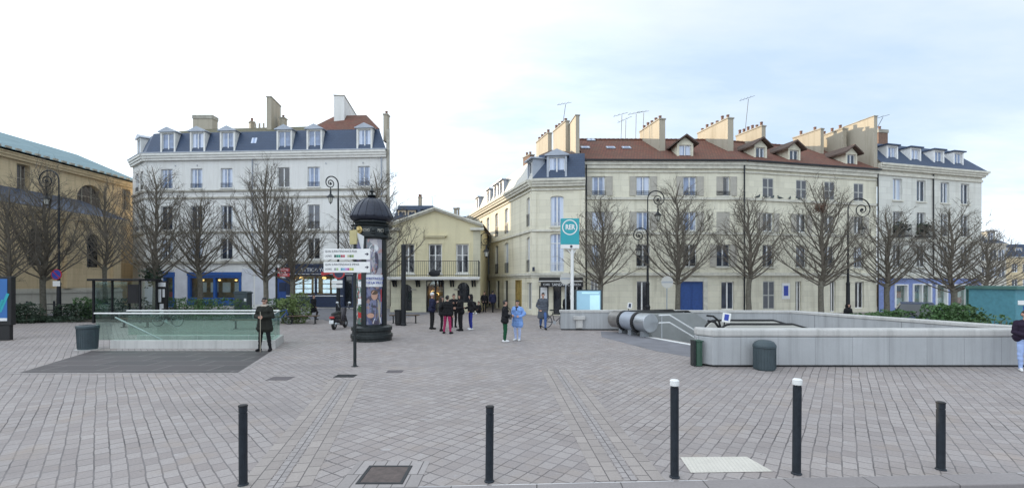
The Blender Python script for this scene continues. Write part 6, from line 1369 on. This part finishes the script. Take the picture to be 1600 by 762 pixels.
M['scooter_black'] = mat('scooter_paint', (.02, .016, .022), .3, .1, var=.2)
def wheel(y): mb = MB(); mb.M = Matrix.Translation((0, y, .23)) @ Matrix.Rotation(R(90), 4, 'Y'); mb.lathe([(.12, -.05), (.19, -.06), (.23, -.035), (.23, .035), (.19, .06), (.12, .05)], 20); mb.M = None; wh = mb.build('wheel', M['black'], o, smooth=False); mb = MB(); mb.M = Matrix.Translation((0, y, .23)) @ Matrix.Rotation(R(90), 4, 'Y'); mb.lathe([(.04, -.065), (.12, -.045), (.12, .045), (.04, .065)], 14); mb.M = None; mb.build('rim', M['steel_dull'], wh)
wheel(-.45); wheel(.80)
mb = MB()
for p, rp, q, rq in (((0, -.58, .62), .15, (0, -.05, .66), .17), ((0, -.55, .50), .13, (0, -.1, .42), .16), ((0, -.1, .35), .15, (0, .40, .28), .15), ((0, .45, .30), .14, (0, .66, .92), .15), ((0, .72, .55), .12, (0, .82, .42), .10), ((-.08, -.45, .45), .10, (-.08, -.1, .45), .12), ((.08, -.45, .45), .10, (.08, -.1, .45), .12)): mb.capsule(p, rp, q, rq)
mb.build('body', M['scooter_black'], o, smooth=True)
mb = MB(); mb.capsule((0, -.55, .76), .11, (0, .05, .80), .13); mb.capsule((0, -.1, .82), .12, (0, .12, .78), .10); mb.build('seat', M['black'], o, smooth=True)
mb = MB(); mb.box(-.12, .12, -.74, -.66, .58, .68); mb.build('tail_light', M['red_paint'], o, bevel=.02); mb = MB(); mb.box(-.11, .11, -.76, -.745, .32, .50); mb.build('number_plate', M['paper'], o)
mb = MB(); mb.tube([(-.36, .56, 1.02), (-.2, .62, 1.06), (0, .64, 1.0), (.2, .62, 1.06), (.36, .56, 1.02)], .02, 6); mb.tube([(0, .7, .85), (0, .64, 1.02)], .04, 6); hb = mb.build('handlebar', M['black'], o)
for s_ in (-1, 1): mb = MB(); mb.tube([(s_*.24, .6, 1.06), (s_*.30, .58, 1.26)], .010, 5); mb.ball((s_*.33, .58, 1.31), .085, .02, .055, 10); mb.build('mirror', M['steel'], hb)
mb = MB(); mb.tube([(.20, -.35, .28), (.20, -.7, .34)], .05, 8); mb.build('exhaust', M['steel_dull'], o)
# car behind the box hedge
o = thing('parked_car', (18.3, 21.4, 0), 'dark small car half hidden between the two box hedges', 'car', None, R(-38))
def loft(mb, secs):
    n = len(secs[0]); b = [p for s_ in secs for p in s_]; fs = [(k*n+i, k*n+(i+1) % n, (k+1)*n+(i+1) % n, (k+1)*n+i) for k in range(len(secs)-1) for i in range(n)]
    mb.add(b, fs+[list(range(n))[::-1], [(len(secs)-1)*n+i for i in range(n)]])
def sec(y, hw, z0, z1, t): return [(-hw, y, z0), (hw, y, z0), (hw*1.02, y, (z0+z1)/2), (hw*t, y, z1), (-hw*t, y, z1), (-hw*1.02, y, (z0+z1)/2)]
mb = MB(); loft(mb, [sec(-1.95, .66, .32, .60, .9), sec(-1.75, .82, .22, .74, .92), sec(-.9, .86, .2, .90, .93), sec(.9, .86, .2, .95, .93), sec(1.8, .82, .24, .90, .92), sec(1.95, .7, .35, .7, .9)]); mb.build('body', M['navy'], o, bevel=.05)
mb = MB(); loft(mb, [sec(-.95, .76, .88, .92, .95), sec(-.30, .72, .9, 1.40, .80), sec(.9, .72, .9, 1.44, .80), sec(1.75, .72, .9, .98, .92)]); mb.build('cabin', M['pane_dark'], o, bevel=.02)
mb = MB(); loft(mb, [sec(-.25, .57, 1.39, 1.43, .95), sec(.3, .58, 1.43, 1.47, .95), sec(1.0, .57, 1.42, 1.46, .95)]); mb.build('roof', M['navy'], o, bevel=.02)
for x in (-.78, .78):
    for y in (-1.2, 1.2): mb = MB(); mb.M = Matrix.Translation((x, y, .31)) @ Matrix.Rotation(R(90), 4, 'Y'); mb.lathe([(.19, -.1), (.31, -.09), (.31, .09), (.19, .1)], 20); mb.M = None; wh = mb.build('wheel', M['black'], o); mb = MB(); mb.M = Matrix.Translation((x, y, .31)) @ Matrix.Rotation(R(90), 4, 'Y'); mb.lathe([(.03, -.11), (.19, -.095), (.19, .095), (.03, .11)], 12); mb.M = None; mb.build('rim', M['steel'], wh)
    mb = MB(); mb.ball((x*.78, -1.86, .62), .14, .08, .07, 8); mb.build('headlight', M['paper'], o)
    mb = MB(); mb.ball((x*1.18, -.55, .95), .09, .05, .06, 8); mb.build('mirror', M['navy'], o)
mb = MB(); mb.box(-.26, .26, -1.99, -1.96, .38, .49); mb.build('number_plate', M['paper'], o)
# pigeons on the ledge of the cream terrace
A_, B_ = (17.1, 34.95), (29.1, 37.8); fl, Ll = frame(A_, B_); pg = None
for k, px in enumerate((1183.5, 1194, 1206, 1217, 1233, 1245.5)):
    u = upx(A_, B_, px); p = fl @ Vector((u, -.07, 8.602))
    lab = ['leftmost of the pigeons on the ledge of the cream terrace', 'second pigeon from the left on the ledge of the cream terrace', 'third pigeon from the left on the ledge of the cream terrace', 'third pigeon from the right on the ledge of the cream terrace', 'second pigeon from the right on the ledge of the cream terrace', 'rightmost of the pigeons on the ledge of the cream terrace'][k]
    if pg is None:
        mb = MB(); mb.capsule((-.10, 0, .10), .065, (.06, 0, .13), .075); mb.capsule((.08, 0, .17), .045, (.11, 0, .24), .042); mb.capsule((-.12, 0, .09), .04, (-.26, 0, .06), .025); mb.capsule((.14, 0, .24), .015, (.18, 0, .23), .006); mb.tube([(0, .03, 0), (0, .03, .08)], .01, 4); mb.tube([(0, -.03, 0), (0, -.03, .08)], .01, 4)
        me = mb.mesh('pigeon', M['bin'], True); pg = link('pigeon', me); tag(pg, lab, 'pigeon', 'pigeons on the ledge')
    else: pg = pg.copy(); C.objects.link(pg); pg['label'] = lab
    pg.location = p; pg.rotation_euler = (0, 0, (0, 2.4, .3, 3.0, .8, 2.9)[k])
# ------------------------------------------------------------------ people
CLOTH = {}
def cloth(name, c, var=.18): 
    k = 'cloth_'+name
    if k not in M: M[k] = mat(k, c, .85, var=var, scale=9, bump=.25, spec=.25)
    return M[k]
def remesh(mb, vox, it=3):
    """grow one closed skin over overlapping limbs"""
    me = mb.mesh('skin', [], False); fixn(me); o = link('tmp_skin', me)
    r = o.modifiers.new('r', 'REMESH'); r.mode = 'VOXEL'; r.voxel_size = vox; r.use_smooth_shade = True
    s = o.modifiers.new('s', 'SMOOTH'); s.factor = .5; s.iterations = it
    dg = bpy.context.evaluated_depsgraph_get(); out = bpy.data.meshes.new_from_object(o.evaluated_get(dg)); bpy.data.objects.remove(o); out.materials.clear(); return out
V3 = lambda *a: Vector(a)
def person(px, fy, h, face, label, top, bottom, shoe, hair, coat=None, arms=('down', 'down'), legs='stand', hood=False, group=None, hat=None, longhair=False, topn='jacket', botn='trousers', d=None, slim=1.0, stance=.09, bare=False):
    """face: degrees, 0 looks at the camera, 90 looks to the right of the picture"""
    d = d or dist(fy); s = h/1.75
    o_loc = (X(px, d), d, 0); L = []          # capsules: (p, r, q, r, kind)
    def cap(p, rp, q, rq, k): L.append((Vector(p), rp*(slim if k in 'tb' else 1), Vector(q), rq*(slim if k in 'tb' else 1), k))
    drop = 0.0
    hipz = .92
    if legs == 'sit': hipz = .46
    if legs == 'ground': hipz = .14
    # legs; y is forward = -1
    feet = []
    for sd in (-1, 1):
        hx = sd*.088; hip = V3(hx, 0, hipz)
        if legs == 'stand': kn = V3(sd*(.02+stance), -.015, .49); an = V3(sd*stance, .02, .085)
        elif legs == 'apart': kn = V3(sd*.13, -.01, .49); an = V3(sd*.17, .02, .085)
        elif legs == 'walk':
            if sd > 0: kn = V3(hx*.95, -.20, .52); an = V3(hx*.85, -.24, .10)
            else: kn = V3(hx*.95, .06, .48); an = V3(hx*.85, .33, .17)
        elif legs == 'run':
            if sd > 0: kn = V3(hx, -.22, .58); an = V3(hx, -.10, .14)
            else: kn = V3(hx, .14, .50); an = V3(hx, .46, .34)
        elif legs == 'sit': kn = V3(hx*1.3, -.42, .47); an = V3(hx*1.2, -.42, .085)
        else: kn = V3(sd*.20, -.30, .42); an = V3(sd*.14, -.52, .085)
        cap(hip, .092, kn, .060, 'b'); cap(kn, .060, kn.lerp(an, .35), .058, 'b'); cap(kn.lerp(an, .35), .058, an, .040, 'b')
        toe = an+V3(sd*.03, -.15, -.045) if not (legs in ('walk', 'run') and sd < 0) else an+V3(0, -.10, -.11)
        hl = an+V3(0, .045, -.04); cap(hl, .042, toe, .036, 's'); cap(an, .044, hl, .042, 's'); cap(an+V3(0, -.03, -.025), .042, toe, .034, 's')
    up = hipz-.92
    q = lambda x, y, z: V3(x, y, z+up)
    cap(q(-.07, 0, .95), .115, q(.07, 0, .95), .115, 'b')
    cap(q(-.055, 0, 1.12), .108, q(.055, 0, 1.12), .108, 't'); cap(q(-.085, -.005, 1.32), .115, q(.085, -.005, 1.32), .115, 't'); cap(q(-.07, .0, 1.0), .115, q(-.08, 0, 1.3), .11, 't'); cap(q(.07, 0, 1.0), .115, q(.08, 0, 1.3), .11, 't')
    cap(q(0, .0, 1.02), .12, q(0, 0, 1.34), .12, 't'); cap(q(-.15, .0, 1.405), .066, q(.15, .0, 1.405), .066, 't'); cap(q(-.06, .01, 1.43), .06, q(.06, .01, 1.43), .06, 't')
    cap(q(0, .01, 1.40), .062, q(0, -.005, 1.54), .054, 'n')
    if coat:
        zc = coat
        for x in (-.10, 0, .10): cap(q(x*.75, 0, 1.08), .12, q(x*1.25, .01, zc+.10), .135, 't')
    # arms
    for sd, a in zip((-1, 1), arms):
        sh = q(sd*.185, .0, 1.395)
        if a == 'down': el = q(sd*.245, .03, 1.12); wr = q(sd*.235, -.05, .88); hd = V3(0, -.15, -1)
        elif a == 'swingf': el = q(sd*.225, -.10, 1.13); wr = q(sd*.20, -.27, .98); hd = V3(0, -.6, -.5)
        elif a == 'swingb': el = q(sd*.24, .16, 1.15); wr = q(sd*.23, .14, .91); hd = V3(0, -.1, -1)
        elif a == 'pocket': el = q(sd*.28, .10, 1.14); wr = q(sd*.18, -.08, .98); hd = V3(-sd*.5, -.3, -.6)
        elif a == 'fold': el = q(sd*.27, -.02, 1.13); wr = q(sd*.06, -.22, 1.14+.02*sd); hd = V3(-sd*1, -.15, .05)
        elif a == 'cane': el = q(sd*.27, -.02, 1.14); wr = q(sd*.075, -.23, 1.13); hd = V3(-sd*1, -.2, -.05)
        elif a == 'phone': el = q(sd*.245, -.04, 1.13); wr = q(sd*.13, -.25, 1.25); hd = V3(-sd*.45, -.5, .6)
        elif a == 'hold': el = q(sd*.245, -.02, 1.12); wr = q(sd*.12, -.25, 1.08); hd = V3(-sd*.5, -.8, .1)
        elif a == 'wide': el = q(sd*.33, .05, 1.18); wr = q(sd*.18, -.16, 1.06); hd = V3(-sd*.7, -.6, .0)
        cap(sh, .064, el, .048, 't'); cap(el, .048, el.lerp(wr, .4), .046, 't'); cap(el.lerp(wr, .4), .046, wr, .034, 't')
        hd = hd.normalized(); side = hd.cross(V3(0, -1, .2) if abs(hd.y) < .8 else V3(1, 0, 0)).normalized(); nrm = side.cross(hd).normalized()
        w0 = wr+hd*.015; pm = wr+hd*.085
        cap(wr, .031, w0, .029, 'h')
        for k in (-1, 0, 1): cap(w0+side*.016*k, .017, pm+side*.024*k, .015, 'h')
        for k, ln in enumerate((.062, .074, .070, .054)):
            b = pm+side*(.033-.022*k); m_ = b+hd*ln*.55+nrm*.012; cap(b, .0100, m_, .0092, 'h'); cap(m_, .0092, m_+hd*ln*.40+nrm*.030, .0080, 'h')
        tb = w0+hd*.03+side*.030; tm = tb+hd*.03+side*.028+nrm*.012; cap(tb, .012, tm, .0105, 'h'); cap(tm, .0105, tm+hd*.034+nrm*.012, .009, 'h')
    # head
    hc = q(0, -.015, 1.645)
    cap(hc+V3(0, .012, .03), .082, hc+V3(0, -.004, .012), .079, 'n'); cap(hc+V3(0, -.03, -.035), .058, hc+V3(0, -.040, -.068), .040, 'n'); cap(hc+V3(0, .02, -.02), .070, hc+V3(0, .0, -.05), .055, 'n')
    cap(hc+V3(0, -.082, .012), .010, hc+V3(0, -.103, -.020), .0125, 'n'); cap(hc+V3(-.022, -.078, -.050), .0085, hc+V3(.022, -.078, -.050), .0085, 'n'); cap(hc+V3(-.045, -.072, .028), .011, hc+V3(.045, -.072, .028), .011, 'n')
    for sd in (-1, 1): cap(hc+V3(sd*.083, .008, .015), .013, hc+V3(sd*.080, .010, -.022), .010, 'n')
    S = Matrix.Diagonal((s, s, s, 1))
    def grow(kinds, inf, vox, mirror=None):
        mb = MB(S)
        for p, rp, e, re_, k in L:
            if k in kinds: mb.capsule(p, rp+inf, e, re_+inf, 10)
        return remesh(mb, vox)
    body = MB(S)
    for p, rp, e, re_, k in L: body.capsule(p, rp*(.90 if k in 'tbs' else 1), e, re_*(.90 if k in 'tbs' else 1), 10)
    me = remesh(body, .0085, 2); me.materials.append(M['skin']); me.name = 'person'
    o = link('person', me); tag(o, label, 'person', group); o.location = o_loc; o.rotation_euler = (0, 0, R(face))
    def wear(nm, kinds, inf, m_, vox=.013):
        x = grow(kinds, inf, vox)
        if kinds != 's':      # folds in the cloth
            ph = px*.37
            nv = len(x.vertices); co_ = np.empty(nv*3, 'f'); no_ = np.empty(nv*3, 'f'); x.vertices.foreach_get('co', co_); x.vertices.foreach_get('normal', no_)
            co_, no_ = co_.reshape(-1, 3), no_.reshape(-1, 3); X_, Y_, Z_ = co_.T
            k_ = s*(.0045 if kinds == 'b' else .0068)*(1.1+np.sin(31*Z_+14*X_+ph)*np.sin(17*X_-11*Z_+2*ph)+.6*np.sin(53*Z_-23*Y_+ph)); x.vertices.foreach_set('co', (co_+no_*k_[:, None]).astype('f').ravel()); x.update()
        x.materials.append(m_); x.name = nm; return link(nm, x, o)
    wear(botn, 'b', .006, bottom); wear(topn, 't', .014, top)
    sh_ = wear('shoes', 's', .006, shoe, .011)
    # hair
    mb = MB(S)
    if hood: mb.capsule(hc+V3(0, .035, .01), .112, hc+V3(0, .028, .035), .108); mb.capsule(hc+V3(0, .05, -.08), .095, hc+V3(0, .04, -.15), .105); hm, hn = top, 'hood'
    elif hat: mb.capsule(hc+V3(0, .018, .055), .094, hc+V3(0, .0, .06), .092); mb.capsule(hc+V3(-.085, .0, .045), .018, hc+V3(.085, 0, .045), .018); hm, hn = hat, 'hat'
    else:
        mb.capsule(hc+V3(0, .030, .045), .083, hc+V3(0, .004, .058), .078); mb.capsule(hc+V3(-.03, .045, .0), .062, hc+V3(.03, .045, .0), .062); mb.capsule(hc+V3(0, .05, .03), .07, hc+V3(0, .045, -.04), .05)
        if longhair: mb.capsule(hc+V3(0, .06, .0), .075, hc+V3(0, .075, -.20), .06); mb.capsule(hc+V3(-.055, .03, 0), .045, hc+V3(-.065, .03, -.15), .035); mb.capsule(hc+V3(.055, .03, 0), .045, hc+V3(.065, .03, -.15), .035)
        hm, hn = hair, 'hair'
    x = remesh(mb, .011, 2); x.materials.append(hm); x.name = hn; link(hn, x, o)
    for sd in (-1, 1):
        mb = MB(S); c_ = hc+V3(sd*.031, -.077, .012); mb.ball(c_, .013, .010, .007, 8); mb.build('eye', M['dark'], o, smooth=True)
    return o, s, hc
def pack(o, s, m, label, side=1):
    """a rucksack on the back"""
    p = thing('backpack', o.location, label, 'backpack'); p.rotation_euler = o.rotation_euler
    mb = MB(Matrix.Diagonal((s, s, s, 1))); mb.capsule((-.08, .20, 1.05), .085, (.08, .20, 1.05), .085); mb.capsule((-.08, .19, 1.32), .075, (.08, .19, 1.32), .075); mb.capsule((-.06, .2, 1.05), .09, (-.06, .19, 1.32), .085); mb.capsule((.06, .2, 1.05), .09, (.06, .19, 1.32), .085); mb.capsule((-.06, .27, 1.07), .05, (.06, .27, 1.07), .05)
    x = remesh(mb, .014); x.materials.append(m); x.name = 'bag'; link('bag', x, p)
    mb = MB(Matrix.Diagonal((s, s, s, 1)))
    for sd in (-1, 1): mb.tube([(sd*.09, .14, 1.38), (sd*.10, .02, 1.475), (sd*.11, -.10, 1.43), (sd*.12, -.135, 1.25), (sd*.14, -.06, 1.08), (sd*.12, .12, 1.02)], .018, 6)
    mb.build('strap', m, p); return p
blk, jet = cloth('black', (.012, .012, .014)), cloth('jet', (.018, .018, .020)); navy = cloth('navy', (.018, .02, .05)); hb_, hk = mat('brown_hair', (.03, .02, .014), .6), mat('black_hair', (.010, .009, .009), .5)
wht = cloth('white', (.70, .70, .70)); dk = cloth('charcoal', (.03, .03, .034))
# man with the cane by the glass railing
o, s, hc = person(413.5, 548, 1.84, 2, 'man in dark olive parka and sunglasses holding a cane before the glass railing', cloth('olive', (.022, .023, .019)), blk, blk, hk, coat=.66, arms=('cane', 'cane'), legs='apart', topn='parka')
mb = MB(Matrix.Diagonal((s, s, s, 1)))
for sd in (-1, 1): mb.ball(hc+V3(sd*.033, -.088, .014), .028, .010, .020, 8)
mb.tube([hc+V3(-.08, -.06, .018), hc+V3(0, -.098, .02), hc+V3(.08, -.06, .018)], .006, 5); mb.build('sunglasses', M['black'], o)
mb = MB(Matrix.Diagonal((s, s, s, 1))); mb.capsule((-.06, -.06, 1.50), .045, (.06, -.06, 1.50), .045); mb.capsule((-.07, .03, 1.51), .045, (.07, .03, 1.51), .045); mb.capsule((-.07, -.03, 1.51), .04, (-.07, .04, 1.52), .04); mb.capsule((.07, -.03, 1.51), .04, (.07, .04, 1.52), .04); x = remesh(mb, .011); x.materials.append(cloth('fur', (.45, .40, .34))); link('fur_collar', x, o)
c = thing('walking_cane', (o.location.x, o.location.y-.27*s, 0), 'thin pale walking cane in the hands of the man in the parka', 'cane'); mb = MB(); mb.tube([(.0, 0, .0), (.0, 0, 1.33*s)], .010, 8); mb.build('stick', M['chim'], c); mb = MB(); mb.ball((0, 0, 1.33*s), .025, .025, .02, 8); mb.build('knob', M['black'], c)
# passers-by on the left and in the middle
person(490, 501, 1.60, 78, 'woman in black striding past the estate agency', blk, cloth('tights', (.03, .025, .025)), blk, hb_, coat=.62, arms=('swingf', 'swingb'), legs='run', topn='coat')
grp = 'people chatting before the yellow house'
person(675, 514, 1.83, 120, 'person in white cap and navy jacket, leftmost of the group before the yellow house', navy, jet, blk, hk, coat=.86, arms=('pocket', 'phone'), hat=wht, group=grp)
o, s, hc = person(699, 521, 1.76, 160, 'person in black puffer jacket and bright pink trousers in the group', blk, cloth('pink', (.36, .035, .11)), jet, hk, coat=.84, arms=('down', 'wide'), legs='apart', group=grp)
person(690, 517, 1.68, 100, 'slim person in dark clothes half hidden behind the pink trousers', jet, jet, blk, hb_, coat=.8, arms=('pocket', 'pocket'), longhair=True, group=grp)
person(709, 511, 1.75, 20, 'person all in black at the back of the group between pink and blue trousers', blk, blk, blk, hk, arms=('phone', 'phone'), group=grp)
person(719.5, 516.5, 1.78, -60, 'tall person in black hooded coat second from the right in the group', blk, jet, blk, hk, coat=.84, arms=('hold', 'hold'), group=grp, hood=True)
o, s, hc = person(735.5, 515, 1.76, -70, 'hooded person in blue trousers and white shoes, rightmost of the group', jet, cloth('royal', (.03, .04, .24)), wht, hk, coat=.90, arms=('hold', 'pocket'), hood=True, group=grp)
pack(o, s, blk, 'black rucksack on the back of the person in blue trousers')
person(748, 492, 1.66, -30, 'person in black sitting on the ground against the yellow house', blk, blk, wht, hk, arms=('hold', 'hold'), legs='ground', d=dist(488)-1.2)
person(757, 487.5, 1.62, 10, 'dim person in black standing at the mouth of the narrow street', blk, blk, blk, hb_, coat=.8, arms=('pocket', 'pocket'))
person(770, 488, 1.70, 170, 'person in dark blue coat walking away up the narrow street', navy, jet, blk, hk, coat=.80, arms=('swingf', 'swingb'), legs='walk')
o, s, hc = person(789, 534, 1.66, 100, 'person in black jacket and green trousers with white trainers', blk, cloth('green', (.012, .075, .035)), wht, hk, coat=.82, arms=('hold', 'hold'), slim=1.08, stance=.07, legs='stand')
b = thing('shoulder_bag', (o.location.x+.16, o.location.y-.12, 0), 'small grey shoulder bag on the person in green trousers', 'bag'); mb = MB(); mb.box(-.11, .11, -.05, .05, .92, 1.12); mb.build('pouch', cloth('grey_bag', (.07, .07, .075)), b, bevel=.03)
mb = MB(); mb.tube([(-.10, 0, 1.1), (-.14, .1, 1.30), (-.2, .18, 1.40)], .012, 5); mb.tube([(.10, 0, 1.1), (.05, .08, 1.3), (-.06, .16, 1.40)], .012, 5); mb.build('strap', blk, b)
o, s, hc = person(808.5, 532, 1.64, -25, 'woman in sky blue coat and pale trousers facing the person in green trousers', cloth('sky', (.20, .34, .66)), cloth('pale_blue', (.40, .47, .68)), wht, hk, coat=.62, arms=('hold', 'wide'), topn='coat')
mb = MB(Matrix.Diagonal((s, s, s, 1))); mb.capsule((-.04, -.075, 1.46), .03, (.04, -.075, 1.46), .03); mb.capsule((0, -.10, 1.42), .03, (0, -.115, 1.34), .025); mb.build('scarf', blk, o, smooth=True)
person(848.5, 514.5, 1.84, 5, 'man in long grey overcoat and jeans walking towards us by the snack bar', cloth('grey', (.085, .095, .115)), cloth('jeans', (.06, .11, .26)), blk, hk, coat=.55, arms=('pocket', 'swingb'), legs='walk', topn='overcoat')
person(886, 505, 1.66, 200, 'person in black with back to us, half behind the station sign pole', blk, jet, blk, hk, coat=.8, arms=('pocket', 'pocket'), slim=1.15, hood=True)
person(1602, 580, 1.62, -28, 'person in dark striped jacket and pale jeans at the right edge', cloth('dark_purple', (.022, .014, .03)), cloth('pale_jeans', (.33, .43, .68)), wht, hb_, arms=('hold', 'hold'), topn='jacket', coat=.90)
o_ = bpy.data.objects[-1] if False else None
person(1325, 511, 1.72, 15, 'person in black sitting on a bench behind the rear parapet under the lamp', blk, blk, blk, hk, arms=('hold', 'hold'), legs='sit', hood=True, coat=None)
again(b0, (X(1325, dist(511)), dist(511)+.02, 0), R(0), 'dark bench behind the rear parapet under the wide scrolled lamp')
